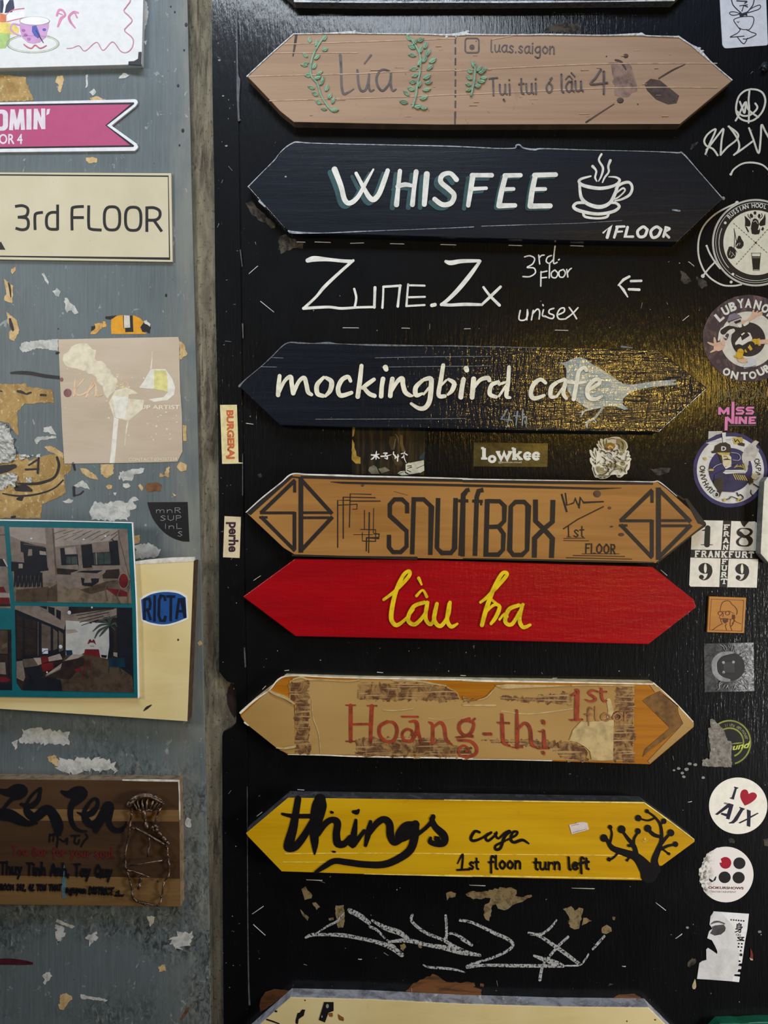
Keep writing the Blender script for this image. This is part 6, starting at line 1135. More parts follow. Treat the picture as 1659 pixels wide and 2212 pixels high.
# engraved coaster
q = RE([(600, 1462), (1255, 1485), (1215, 2112), (562, 2095)])
CO = wood('light_orange_veneer', (190, 130, 52), (176, 116, 42), None, .5, 12, 90, .4)
r, f = sheet('engraved_square', 'small orange wood square engraved with a bald bearded man in glasses', 'sticker', q, CO, d0, .002, STK, 'plate', .0003)
EN = ink((92, 44, 22), .6, .15)
part(r, 'border_line', EN, lambda g: g.rib(RE([(636, 1510, 9), (1210, 1530, 9), (1178, 2078, 9), (604, 2055, 9)]), 1, f, E, closed=True, sm=False))
def face(g):
    for L, w in (([(795, 1730), (800, 1660), (835, 1570), (900, 1540), (965, 1550), (1000, 1600), (1060, 1650), (1095, 1720), (1085, 1780)], 11), ([(780, 1735), (830, 1728), (900, 1730), (950, 1722), (985, 1735)], 9), ([(985, 1740), (1040, 1765)], 8), ([(845, 1735), (848, 1810), (835, 1815)], 9), ([(795, 1800), (780, 1840), (800, 1850)], 7), ([(805, 1860), (870, 1855), (935, 1862)], 16), ([(805, 1860), (808, 1900), (835, 1945)], 9), ([(835, 1945), (790, 1965), (720, 2010), (660, 2055)], 9), ([(905, 1950), (888, 1990), (910, 2055)], 9), ([(980, 1870), (970, 1960), (1000, 2060)], 9), ([(1045, 1870), (1020, 1950), (985, 1995)], 9), ([(1030, 1860), (1075, 1910), (1160, 1945)], 9), ([(935, 1862), (1000, 1862), (1020, 1790)], 7), ([(1035, 1870), (1050, 1890), (1010, 1940)], 7)): g.rib(RE([(x, y, w) for x, y in L]), 1, f, E)
    for x, y in ((795, 1762), (925, 1758)): g.ring(*RE([(x, y)])[0], 4.6, 1, f, E, n=24, ry=4.1)
    g.poly(RE([(1012, 1780), (1055, 1790), (1060, 1850), (1035, 1872), (1005, 1850)]), f, E); g.poly(RE([(840, 1870), (925, 1870), (935, 1905), (880, 1940), (845, 1910)]), f, E*.6)
part(r, 'line_portrait', EN, face)
# grey photo square
BWM = Mat('grey_fibre_print', .4, .4); BWM.base((34, 34, 35)); BWM.mix(BWM.noise((150, 60, 150), 6, .75, 1.5, contrast=(.40, .66)), (86, 87, 88)); px_ = BWM.xyz(False)[0]
BWM.mix(BWM.math('MULTIPLY', BWM.mask(px_, -.002, .016), BWM.noise((170, 60, 170), 6, .7, 2.2, off=8, contrast=(.42, .60))), (196, 198, 198)); BWM = BWM.done()
r, f = sheet('photo_sticker', 'square grey photo sticker of a round socket ringed by fibres', 'sticker', RF([(440, 145), (1205, 130), (1216, 876), (450, 892)]), BWM, d0, .0003, STK)
cc = RF([(835, 510)])[0]
part(r, 'pale_halo', ink((150, 150, 150), .4, .25), lambda g: (g.rib(RF([(900, 285, 20), (800, 290, 50), (690, 320, 70), (610, 410, 80), (600, 520, 84), (630, 620, 80), (720, 690, 70), (830, 710, 40)]), 3, f, E),))
def fib(g):
    rd = random.Random(17)
    for i in range(70):
        a = math.radians(rd.uniform(-75, 75) if i < 45 else rd.uniform(-130, 130)); r0_ = rd.uniform(250, 300); L = [(835+r0_*math.cos(a), 510-r0_*math.sin(a), rd.uniform(5, 11))]
        for j in range(3):
            a += rd.uniform(-.12, .12); r0_ += rd.uniform(30, 70); L.append((835+r0_*math.cos(a), 510-r0_*math.sin(a), rd.uniform(2, 8)))
        L = [p for p in L if 460 < p[0] < 1200 and 150 < p[1] < 872]
        if len(L) > 1: g.rib(RF(L), 1, f, E*.8)
part(r, 'fibre_print', ink((164, 166, 166), .4, .2), fib)
part(r, 'socket_print', BK, lambda g: (g.ring(*RF([(850, 500)])[0], 27, 8, f, E, n=40), g.poly(circle(*cc, 27.5, 24.5, 40), f, E*1.4)))
part(r, 'inner_ring', ink((58, 58, 58), .4), lambda g: (g.ring(*cc, 24, .8, f, E*2, n=36, ry=21), g.ring(*cc, 18, .8, f, E*2, n=36, a0=60, a1=290), g.poly(RF([(740, 430), (905, 430), (915, 588), (740, 590)]), f, E*1.9)))
part(r, 'pin_print', ink((160, 160, 158), .4), lambda g: [g.poly(circle(*RF([(x, y)])[0], 3.1, n=14), f, E*2.6) for x, y in ((740, 435), (895, 430), (742, 585))])
# torn green ring sticker
c, = RF([(835, 1668)])
r, f = sheet('torn_sticker', 'half torn black sticker with yellow-green rings and script, left side ripped to grey paper', 'sticker', circle(c[0], c[1], 49, 50, n=48), ink((14, 15, 15), .4, .1), d0, .0003, STK)
OLV = ink((140, 150, 52), .45, .15)
part(r, 'green_ring', OLV, lambda g: (g.ring(*c, 45, 3, f, E, a0=-75, a1=125, n=40, ry=47), g.ring(*c, 30, 3.4, f, E, a0=-70, a1=118, n=36, ry=31), g.rib(RF([(870, 1690, 10), (960, 1680, 22), (1035, 1672, 8)]), 3, f, E)))
part(r, 'fine_lettering', ink((150, 152, 110), .45), lambda g: (arctext(g, 'll und den Minder', *c, 37.5, 6, 104, 12, f+E*1.2, 0, 0, wide=.8),))
part(r, 'lettering', ink((196, 206, 84), .45, .08), lambda g: text(g, 'und', RF(((880, 1700), (1165, 1640), (1150, 1750), (882, 1790))), f+E*1.6, bold=.03, shear=.25))
TP = Mat('ripped_grey_paper', .8, .2); TP.base((142, 138, 128)); TP.mix(TP.noise((160, 60, 160), 7, .75, .6, contrast=(.42, .60)), (100, 94, 84)); TP.mix(TP.noise((220, 60, 220), 5, .7, .6, off=5, contrast=(.60, .68)), (176, 172, 162)); TP.bump(TP.noise((300, 100, 300), 5, .7), .4, .0006); TP = TP.done()
part(r, 'ripped_paper', TP, lambda g: (g.poly(RF(rough([(535, 1312), (575, 1300), (635, 1365), (735, 1455), (780, 1560), (800, 1640), (855, 1650), (885, 1740), (860, 1810), (870, 2050), (420, 2035), (410, 1945), (480, 1912), (525, 1935), (525, 1840), (545, 1780), (510, 1540), (500, 1450), (545, 1440)], 7, 22, 9)), f, .0003),), 'ripped grey paper backing')
# white heart sticker
c = (1459+1000*RG.s, 1660+595*RG.s)
r, f = sheet('round_sticker', 'round white sticker with a red heart and dark slanted letters', 'sticker', circle(c[0], c[1], 63, 61, n=64, rot=0), ink((244, 240, 224), .4, .04), d0, .0004, STK)
NV = ink((22, 18, 44), .45, .1)
def ajx(g):
    P = lambda L: g.poly(RG(L), f, E)
    P([(938, 288), (1003, 305), (1000, 318), (978, 325), (940, 460), (936, 480), (932, 498), (867, 478), (870, 465), (895, 462), (945, 318), (935, 302)])
    g.poly(RG([(630, 732), (848, 552), (928, 575), (860, 815), (806, 800), (815, 768), (720, 730), (735, 705), (822, 722), (852, 620), (670, 742)]), f, E)
    P([(1022, 612), (1108, 640), (1100, 655), (1080, 665), (985, 830), (930, 875), (860, 878), (848, 862), (890, 850), (920, 820), (1030, 650), (1035, 635), (1018, 630)])
    P([(1138, 652), (1200, 672), (1200, 760), (1310, 706), (1328, 716), (1198, 790), (1192, 932), (1136, 915), (1140, 822), (1030, 876), (1000, 866), (1142, 796)])
part(r, 'lettering', NV, ajx)
part(r, 'heart', ink((166, 12, 40), .4, .06), lambda g: g.poly(smooth(RG([(1170, 408), (1210, 385), (1265, 388), (1298, 430), (1280, 480), (1220, 535), (1150, 575)]), 4)+smooth(RG([(1105, 592), (1060, 520), (1034, 450), (1045, 375), (1090, 336), (1140, 345), (1162, 385)]), 4)+RG([(1168, 408)]), f, E))
# white four dot sticker
c = (1459+805*RG.s, 1660+1690*RG.s)
o_ = circle(c[0], c[1], 59.5, 60, n=72); o_ = [p if not (105 < math.degrees(math.atan2(c[1]-p[1], p[0]-c[0])) % 360 < 215) else (p[0]+random.uniform(-.5, 5), p[1]+random.uniform(-2, 2)) for p in o_]
WP = Mat('scraped_white_vinyl', .45, .35); WP.base((236, 231, 224)); xw = WP.xyz(False)[0]; WP.mix(WP.math('MULTIPLY', WP.mask(xw, -.012, -.022), WP.noise((160, 60, 160), 6, .7, .5, contrast=(.44, .58))), (120, 116, 104)); WP = WP.done()
r, f = sheet('round_sticker', 'round white sticker with one red and three black dots, scraped at one side', 'sticker', o_, WP, d0, .0004, STK)
part(r, 'red_dot', ink((170, 22, 44), .4, .08), lambda g: g.poly(RG([(722, 1440)]+[(798+92*math.cos(math.radians(a)), 1504-94*math.sin(math.radians(a))) for a in range(130, -190, -12)]+[(740, 1500)]), f, E))
for x, y in ((1020, 1510), (785, 1734), (1008, 1740)): part(r, 'black_dot', BK, lambda g, x=x, y=y: g.poly(RG(circle(x, y, 96, 93, 32)), f, E))
part(r, 'black_mark', BK, lambda g: g.poly(RG([(540, 1750), (600, 1790), (640, 1720), (655, 1722), (640, 1780), (575, 1815), (535, 1780)]), f, E))
def ook(g):
    text(g, 'OOKURSHOWS', RG(((525, 1878), (1090, 1888), (1085, 1928), (525, 1918))), f+E, bold=.03); 
part(r, 'lettering', ink((96, 26, 34), .45, .1), ook)
part(r, 'fine_lettering', ink((110, 104, 104), .45), lambda g: text(g, 'ENTERTAINMENT', RG(((580, 1950), (970, 1954), (968, 1982), (580, 1978))), f+E, bold=0))
# torn grey paper with vertical characters
GP = Mat('crumpled_grey_flyer', .55, .3); GP.base((220, 219, 217)); GP.mix(GP.noise((40, 40, 40), 5, .6, .6, contrast=(.42, .66)), (200, 199, 197)); GP.bump(GP.noise((120, 60, 160), 5, .6, 1.2), .35, .001); GP = GP.done()
r, f = sheet('torn_flyer', 'torn grey paper flyer with vertical black characters, lowest on the black panel', 'poster', RH([(672, 235), (1292, 278), (1262, 560), (1220, 780), (1168, 1145), (1120, 1152), (1100, 1190), (1162, 1205), (1152, 1248), (1105, 1250), (1090, 1298), (1140, 1305), (1135, 1338), (1040, 1338), (1028, 1368), (1132, 1384), (1118, 1478), (960, 1460), (600, 1432), (380, 1420), (420, 1145), (470, 1108), (545, 1088), (542, 905), (572, 875), (650, 925), (735, 985), (738, 940), (700, 850), (640, 740), (560, 706), (590, 590), (620, 560), (655, 545), (630, 510), (600, 465), (618, 320), (650, 280)]), GP, d0, .0005, STK)
part(r, 'grey_disc', ink((78, 78, 78), .45, .3), lambda g: g.poly(RH([(610, 620), (655, 545), (640, 505), (700, 480), (850, 465), (885, 520), (870, 580), (800, 640), (690, 660)]), f, E))
part(r, 'grey_disc', ink((104, 104, 104), .45, .3), lambda g: g.rib(RH([(620, 460, 10), (680, 425, 34), (760, 415, 30), (860, 450, 26)]), 3, f, E))
part(r, 'pale_field', ink((238, 238, 236), .5, .05), lambda g: (g.poly(RH([(790, 245), (1288, 280), (1240, 640), (1200, 900), (1160, 1150), (1115, 1145), (1105, 900), (1060, 620), (985, 460), (960, 430), (880, 345)]), f, E*.6), g.poly(RH([(1010, 1375), (1132, 1386), (1118, 1476), (990, 1462)]), f, E*.6)))
def flyer(g):
    text(g, '身', RH(((1050, 432), (1192, 432), (1178, 615), (1040, 608))), f+E*1.5, bold=.02)
    P = lambda L, w: g.rib(RH([(x, y, w) for x, y in L]), 2, f, E*1.5, sm=False)
    P([(1095, 690), (1205, 690)], 18); P([(1090, 745), (1200, 748)], 16); P([(1200, 690), (1160, 720), (1205, 748)], 18); P([(1100, 700), (1150, 735)], 22)
    g.ring(*RH([(1090, 645)])[0], 2.2, .8, f, E*1.5, n=14); g.ring(*RH([(1128, 650)])[0], 2.2, .8, f, E*1.5, n=14)
    rd = random.Random(6)
    for x, y, s_ in [(980+i*44, 382+i*4, 26) for i in range(6)]+[(1115, 800, 26), (1168, 805, 28), (1110, 858, 26), (1165, 862, 26), (1150, 925, 26), (1155, 1000, 40), (1130, 1110, 26)]:
        for k in range(3): P([(x-s_/2, y-s_/3+k*s_/3), (x+s_/2, y-s_/3+k*s_/3)], s_*.16)
        P([(x-s_*.1, y-s_/2), (x-s_*.1, y+s_/2)], s_*.18); P([(x+s_*.35, y-s_/2), (x+s_*.3, y+s_/2)], s_*.16)
part(r, 'lettering', BK, flyer)
# cream board tip and green board at the frame edge
r, f = sheet('arrow_sign', 'tip of a cream board reaching in beside the numbers sticker', 'sign', [(1651, 1040), (1647, 1115), (1643, 1196), (1662, 1218), (1760, 1225), (1760, 1030), (1658, 1030)], [ink((228, 226, 204), .5, .06), ink((120, 118, 108), .6, .2)], 0, .012, None, 'board', .0008, 1)
g = G(); g.rib([(1652, 1042, 1.2), (1648, 1115, 1.2), (1644, 1195, 1.2)], 1, f-.0002, .0004); g.build('bright_edge', ink((236, 234, 220), .5), r)
r, f = sheet('arrow_sign', 'sliver of a green board at the lowest photo corner', 'sign', RH([(780, 2207), (1000, 2196), (1160, 2206), (1300, 2192), (1560, 2178), (1700, 2180), (2100, 2190), (2100, 2900), (900, 2900), (500, 2500)]), [ink((20, 104, 74), .45, .15)], 0, .012, None, 'board', .0008)
g = G(); g.rib(RH([(1300, 2194, 6), (1460, 2185, 8), (1640, 2182, 6)]), 1, f-.0003, .0006); g.build('bright_edge', ink((110, 160, 140), .5), r)
# bolt at the edge
g = G(); g.blob(1653, 143, 0, 9, 10, .007, 0, 10); g.blob(1650, 150, 0, 5, 6, .005, 0, 8); o = g.build('bolt_head', ink((40, 46, 52), .35, .3, .6)); tag(o, 'dark painted bolt head under the white doodle card', 'bolt')
# ------------------------------------------------------------------ row between the bird board and the wooden board
MA = Crop(740, 920, 940); MBc = Crop(740, 910, 1400); MC = Crop(1260, 930, 1380)
ROW = 'stickers between the bird board and the diamond board'
PM = Mat('dark_painted_photo', .32, .5); PM.base((24, 21, 18)); PM.mix(PM.noise((140, 60, 12), 5, .65, .4, contrast=(.48, .70)), (70, 56, 32)); PM = PM.done()
r, f = sheet('photo_sticker', 'dark photo sticker with white brushed characters and a pale boot', 'sticker', MA([(160, 50), (1475, 45), (1470, 560), (1460, 885), (170, 865), (158, 600), (165, 300)]), PM, d0, .0003, ROW)
def ph(g):
    g.poly(MA([(175, 50), (225, 50), (200, 180), (175, 200)]), f, E, 0); g.poly(MA(rough([(175, 240), (205, 300), (225, 420), (250, 540), (320, 560), (320, 680), (240, 680), (162, 600), (165, 400)], 8, 40, 3)), f, E, 0)
    g.poly(MA([(1030, 160), (1080, 170), (1085, 330), (1130, 470), (1060, 460), (1030, 320)]), f, E, 3); g.poly(MA([(840, 200), (900, 180), (990, 200), (960, 300), (930, 430), (870, 430), (830, 300)]), f, E, 4); g.poly(MA([(870, 540), (980, 540), (1080, 660), (1060, 740), (940, 700)]), f, E, 4)
    g.poly(MA([(1375, 560), (1475, 460), (1470, 590), (1380, 600)]), f, E, 5)
    g.poly(MA([(1130, 690), (1200, 650), (1455, 605), (1465, 800), (1380, 850), (1200, 870), (1130, 820)]), f, E, 1); g.poly(MA([(985, 850), (1030, 815), (1110, 805), (1150, 860), (1250, 875), (1060, 885)]), f, E, 1); g.poly(MA([(480, 740), (560, 700), (610, 740), (660, 860), (520, 860), (460, 800)]), f, E, 2); g.poly(MA([(640, 770), (760, 735), (850, 800), (700, 850)]), f, E*.8, 2)
    for L in ([(1160, 720, 12), (1230, 715, 18)], [(1165, 760, 10), (1235, 740, 18)], [(1150, 790, 12), (1215, 820, 16)], [(1200, 655, 14), (1330, 625, 24), (1455, 605, 12)], [(1120, 830, 14), (1200, 870, 12), (1380, 845, 14)], [(1010, 850, 8), (1100, 820, 8)], [(1330, 760, 8), (1460, 700, 8)]): g.rib(MA(L), 2, f, E*1.6, 6)
    g.rib(MA([(945, 150, 12), (990, 210, 14), (995, 300, 8)]), 2, f, E*1.4, 2); g.rib(MA([(945, 240, 14), (930, 330, 14), (920, 410, 8)]), 2, f, E*1.4, 2)
part(r, 'photo_print', [ink((170, 136, 58), .35, .3), ink((206, 202, 176), .35, .12), ink((120, 116, 96), .4, .3), ink((108, 84, 48), .35, .2), ink((72, 58, 34), .35, .3), ink((44, 62, 68), .35, .2), BK], ph, 'pale boot and blurred figures')
def brush(g):
    for L in ([(515, 520, 22), (580, 525, 30), (655, 505, 14)], [(608, 455, 16), (600, 530, 26), (600, 600, 16)], [(590, 530, 18), (545, 580, 28), (510, 600, 14)], [(610, 530, 14), (640, 570, 26), (665, 580, 10)],
              [(735, 490, 20), (800, 488, 22), (760, 520, 14), (795, 545, 24), (800, 590, 24), (755, 575, 14)], [(690, 545, 26), (780, 540, 22), (875, 515, 8)], [(915, 465, 18), (912, 510, 22), (945, 525, 14)], [(915, 500, 14), (945, 560, 22), (940, 590, 14)], [(955, 540, 14), (975, 570, 20), (1010, 540, 12)], [(992, 515, 20), (985, 630, 22)],
              [(1115, 465, 14), (1105, 485, 14)], [(1050, 500, 16), (1100, 490, 16), (1158, 520, 22)], [(1065, 570, 22), (1100, 540, 18), (1090, 515, 10)], [(1100, 530, 18), (1105, 580, 16), (1140, 660, 8)]): g.rib(MA(L), 2, f, E*2.2)
part(r, 'lettering', ink((232, 230, 220), .4, .04), brush, 'white brushed characters')
GB = Mat('olive_foil', .28, .5, .3); GB.base((66, 60, 36)); GB.mix(GB.noise((60, 30, 60), 4, .6, .4, contrast=(.4, .7)), (92, 84, 48)); GB.bump(GB.noise((60, 30, 90), 3, .6), .2, .001); GB = GB.done()
r, f = sheet('word_sticker', 'small olive rectangle sticker with one white slab-letter word, between the dark photo and ornate stickers', 'sticker', MBc([(712, 115), (1115, 120), (1112, 248), (710, 245)]), GB, d0, .0003, ROW)
def low(g):
    P = lambda L, w=22: g.rib(MBc([(x, y, w) for x, y in L]), 3, f, E, cap=False, sm=False)
    C_ = lambda x, y, rx, ry, w: g.ring(*MBc([(x, y)])[0], rx*MBc.s, w*MBc.s, f, E, n=28, ry=ry*MBc.s)
    P([(768, 146), (768, 204)], 20); P([(752, 146), (768, 146)], 12); P([(752, 202), (786, 202)], 12); C_(812, 205, 16, 15, 15)
    P([(842, 168), (862, 206), (877, 172), (892, 206), (912, 168)], 17); P([(832, 166), (856, 166)], 9); P([(898, 166), (922, 166)], 9)
    P([(932, 146), (932, 206)], 19); P([(918, 147), (932, 147)], 11); P([(920, 205), (948, 205)], 10); P([(966, 168), (938, 190)], 13); P([(945, 184), (968, 206)], 16); P([(954, 167), (974, 167)], 9); P([(956, 206), (978, 206)], 9)
    for x in (1004, 1051): g.ring(*MBc([(x, 189)])[0], 16*MBc.s, 15*MBc.s, f, E, n=26, a0=20, a1=325, ry=17*MBc.s); P([(x-15, 190), (x+20, 190)], 9)
part(r, 'lettering', ink((226, 224, 210), .4, .05), low)
part(r, 'fine_lettering', ink((206, 204, 186), .4), lambda g: text(g, '@lowkee.visual', MBc(box(846, 216, 972, 230)), f+E, bold=.0))
r, f = sheet('ornate_sticker', 'ornate cut-out sticker of leaves and masks above the diamond board', 'sticker', smooth(MC([(185, 590), (215, 572), (260, 610), (300, 640), (310, 540), (345, 508), (385, 540), (420, 620), (460, 540), (400, 440), (395, 395), (440, 400), (440, 310), (500, 320), (505, 245), (560, 250), (600, 280), (660, 230), (740, 230), (830, 200), (980, 185), (1080, 200), (1150, 250), (1230, 290), (1300, 370), (1330, 500), (1280, 590), (1340, 600), (1375, 640), (1370, 700), (1410, 760), (1380, 800), (1440, 850), (1400, 920), (1400, 1000), (1370, 1150), (1310, 1200), (1310, 1290), (1230, 1310), (1180, 1360), (1100, 1410), (1010, 1390), (970, 1320), (830, 1330), (790, 1370), (680, 1430), (520, 1445), (440, 1410), (350, 1390), (290, 1240), (255, 1130), (270, 1050), (210, 950), (195, 830), (240, 790), (200, 690)]), 3, True), ink((224, 218, 196), .4, .05), d0, .0003, ROW)
def orn(g):
    rd = random.Random(31); M = lambda L: MC(L); z = [0]
    def P(L, m): z[0] += 1; g.poly(M(L), f, E+z[0]*6e-6, m)
    def R(L, m): z[0] += 1; g.rib(M(L), 1, f, E+z[0]*6e-6, m)
    for x, y, a, L in ((370, 830, 118, 240), (390, 800, 98, 240), (330, 860, 140, 130), (350, 960, 150, 120), (560, 560, 130, 170), (560, 500, 112, 220), (620, 480, 95, 220), (680, 450, 85, 200), (560, 640, 110, 90), (1270, 740, 60, 130), (1290, 800, 20, 110), (1300, 920, 30, 120), (370, 1010, 140, 130), (400, 1000, 45, 150)):
        a = math.radians(a); P([(x, y), (x+L*.5*math.cos(a-.22), y-L*.5*math.sin(a-.22)), (x+L*math.cos(a), y-L*math.sin(a)), (x+L*.5*math.cos(a+.22), y-L*.5*math.sin(a+.22))], 1); R([(x, y, 8), (x+L*.9*math.cos(a), y-L*.9*math.sin(a), 4)], 0)
    P([(650, 560), (620, 440), (700, 380), (830, 360), (930, 400), (960, 480), (900, 560), (800, 600), (700, 600)], 2); P([(720, 500), (800, 430), (890, 500), (880, 540), (800, 480), (730, 540)], 3); P([(1000, 240), (1140, 260), (1230, 330), (1300, 480), (1240, 600), (1100, 620), (1060, 480), (1000, 380)], 4); P([(650, 620), (780, 590), (980, 620), (960, 760), (900, 860), (780, 900), (660, 860), (620, 740)], 5)
    P([(700, 740), (780, 640), (860, 740), (790, 850)], 6); R([(700, 740, 10), (780, 640, 10), (860, 740, 10), (790, 850, 10), (700, 740, 10)], 0); P(circle(785, 745, 26, 30, 12), 5); P(circle(787, 745, 11, 12, 8), 0)
    for x, y, q in ((760, 1040, 60), (900, 1040, 60), (1180, 980, 70), (560, 1160, 60), (1160, 500, 40), (440, 1140, 50), (1130, 690, 46)):
        z[0] += 1; g.poly(M(circle(x, y, q, q, 20)), f, E+z[0]*6e-6, 4); z[0] += 1; g.ring(*M([(x, y)])[0], q*.7*MC.s, 10*MC.s, f, E+z[0]*6e-6, 0, n=20); P(circle(x, y, q*.2, q*.2, 8), 0)
    P([(400, 1080), (500, 1060), (520, 1200), (700, 1200), (640, 1290), (460, 1270), (400, 1180)], 4); R([(480, 1310, 14), (640, 1300, 18), (780, 1150, 22), (720, 1180, 10)], 0); P([(980, 1090), (1080, 1040), (1200, 1090), (1230, 1180), (1120, 1250), (1080, 1150)], 4); P([(1100, 1100), (1180, 1180), (1110, 1240)], 0)
    for L in ([(620, 620), (540, 590), (520, 660)], [(920, 620), (1020, 570), (1040, 640), (1010, 720)], [(1000, 780), (1100, 860), (1240, 900)], [(560, 780), (660, 860), (640, 960)], [(900, 900), (960, 950), (960, 1100)], [(740, 640), (660, 700)], [(430, 1340), (560, 1340), (760, 1350), (800, 1280), (900, 1180), (1040, 1150)], [(310, 1100), (330, 1220), (380, 1330)], [(1320, 1020), (1250, 1150), (1260, 1250)], [(1270, 900), (1290, 760)], [(370, 1010), (360, 860)], [(1000, 400), (1080, 440), (1060, 540)], [(770, 260), (860, 240), (960, 250)], [(1150, 330), (1200, 420), (1180, 560)], [(600, 980), (680, 1000), (720, 1100)], [(860, 960), (830, 1060), (840, 1130)]): R([(x, y, 15) for x, y in L], 0)
    for i in range(60):
        x, y = rd.gauss(800, 280), rd.gauss(830, 300)
        if math.hypot((x-800)/480, (y-840)/480) < 1: R([(x, y, 9), (x+rd.uniform(-50, 50), y+rd.uniform(-40, 40), 9), (x+rd.uniform(-60, 60), y+rd.uniform(-60, 60), 5)], 0 if rd.random() < .6 else 5)
    for x, y, w in ((520, 1390, 44), (640, 1390, 34), (1070, 1345, 44), (375, 1320, 16)): P(circle(x, y, w, 13, 12), 0)
part(r, 'ornate_print', [ink((52, 46, 40), .4, .2), ink((132, 130, 104), .4, .2), ink((150, 112, 58), .4, .2), ink((214, 188, 84), .4, .1), ink((158, 148, 106), .4, .2), ink((226, 220, 202), .4, .05), ink((168, 172, 170), .4, .1)], orn, 'fine drawing of leaves, masks and scrolls')
# ------------------------------------------------------------------ painted words and scrapes on the black panel itself
def wpart(name, mat, fn, label=None, parent=None, kind=None):
    return part(parent or wall_right, name, mat, fn, label, kind)
K5 = Crop(520, 520, 1120); K6 = Crop(1050, 520, 1540)
def zune(g):
    for L in ([(400, 118, 26), (440, 108, 34), (520, 112, 22), (600, 120, 20), (660, 124, 22)], [(672, 118, 16), (590, 190, 18), (500, 275, 20), (450, 335, 16), (378, 402, 16)], [(375, 404, 18), (520, 396, 16), (600, 404, 16), (700, 398, 14), (800, 396, 14)], [(678, 288, 14), (690, 340, 14), (682, 392, 14)], [(802, 280, 18), (800, 340, 16), (798, 398, 16)],
              [(846, 400, 14), (850, 340, 12), (852, 278, 12)], [(852, 275, 14), (900, 272, 14), (955, 268, 14)], [(952, 268, 16), (945, 330, 14), (938, 392, 16)], [(1000, 260, 12), (994, 330, 12), (990, 390, 14)], [(1000, 266, 12), (1098, 268, 12)], [(994, 338, 12), (1100, 335, 12)], [(990, 390, 12), (1098, 384, 12)],
              [(1142, 386, 22), (1160, 382, 22)], [(1225, 124, 18), (1255, 132, 28), (1320, 122, 24), (1425, 120, 18)], [(1430, 122, 16), (1370, 205, 26), (1300, 290, 26), (1240, 350, 22), (1198, 382, 18)], [(1200, 380, 20), (1250, 384, 18), (1340, 380, 20), (1440, 382, 16)], [(1450, 278, 14), (1490, 330, 16), (1545, 385, 18)], [(1552, 275, 16), (1500, 325, 18), (1440, 382, 14)]):
        g.rib(K5(L), 5, 0, .0003, sm=len(L) > 2)
wpart('lettering', WHITE_PAINT, zune, 'white painted angular words on the black panel')
def zsub(g):
    for L in ([(282, 118), (320, 110), (355, 130), (340, 170), (300, 195), (350, 200), (360, 235), (320, 262), (270, 262)], [(385, 105), (392, 170)], [(388, 125), (405, 108), (425, 105)], [(478, 108), (450, 120), (440, 150), (462, 165), (490, 140)], [(505, 40), (496, 110), (495, 165), (520, 158)], [(530, 140), (536, 136)],
              [(402, 225), (400, 332)], [(400, 232), (445, 222)], [(400, 272), (442, 268)], [(465, 170), (462, 272)], [(500, 215), (478, 235), (482, 265), (510, 270), (525, 240), (505, 215)], [(565, 210), (535, 225), (538, 262), (565, 265), (580, 235), (565, 210)], [(590, 210), (598, 265)], [(595, 235), (610, 212), (624, 202)]):
        g.rib(K6([(x, y, 10) for x, y in L]), 3, 0, .0003)
    for L in ([(250, 510), (242, 575), (285, 578), (305, 540), (302, 505)], [(302, 510), (298, 578)], [(345, 510), (332, 578)], [(340, 535), (375, 500), (392, 520), (388, 572)], [(420, 505), (412, 545), (432, 555)], [(415, 468), (418, 474)], [(495, 495), (465, 505), (462, 530), (495, 545), (488, 568), (460, 565), (430, 550)], [(530, 540), (570, 520), (570, 492), (540, 500), (520, 540), (535, 572), (580, 572)], [(608, 488), (635, 525), (662, 570)], [(672, 490), (630, 535), (580, 572)]): g.rib(K6([(x, y, 11) for x, y in L]), 3, 0, .0003)
wpart('small_lettering', WHITE_PAINT, zsub)
wpart('arrow_mark', WHITE_PAINT, lambda g: [g.rib(K6([(x, y, w) for x, y, w in L]), 4, 0, .0003, sm=False) for L in ([(1048, 262, 18), (1005, 285, 20), (968, 325, 12)], [(975, 325, 12), (1005, 360, 20), (1035, 410, 10)], [(1060, 295, 18), (1135, 293, 18)], [(1045, 355, 18), (1120, 358, 20)])], 'white painted arrow')
TAG = ink((216, 214, 200), .45, .06)
def tag1(g):
    for L in ([(905, 1065), (830, 1085), (760, 1150), (727, 1260), (735, 1360), (790, 1425), (880, 1448), (960, 1418), (1040, 1330), (1075, 1210), (1050, 1120), (985, 1075), (900, 1064)], [(885, 1085), (875, 1200), (882, 1300), (875, 1465)], [(770, 1215), (800, 1290), (825, 1350), (838, 1270), (842, 1215), (862, 1290), (905, 1340), (990, 1400)], [(720, 1440), (760, 1370), (790, 1300), (830, 1225)], [(738, 1330), (800, 1380), (880, 1378), (950, 1330), (980, 1280), (955, 1235)]): g.rib(RA([(x, y, 22) for x, y in L]), 4, 0, .0003)
wpart('graffiti_tag', TAG, tag1, 'circled white marker tag')
def tag2(g):
    for L in ([(360, 1840), (400, 1740), (480, 1560), (450, 1553), (380, 1610), (345, 1680), (370, 1740), (450, 1780), (505, 1855)], [(370, 1790), (420, 1730), (520, 1600), (575, 1540), (552, 1680), (540, 1850)], [(540, 1850), (620, 1760), (720, 1680), (752, 1620), (720, 1570), (635, 1510)], [(640, 1510), (720, 1620), (762, 1720), (750, 1800), (700, 1850)], [(700, 1850), (800, 1780), (920, 1690)], [(880, 1530), (930, 1660), (995, 1830), (1020, 1640), (1030, 1490), (1075, 1570), (1125, 1660)]): g.rib(RA([(x, y, 22) for x, y in L]), 4, 0, .0003)
    
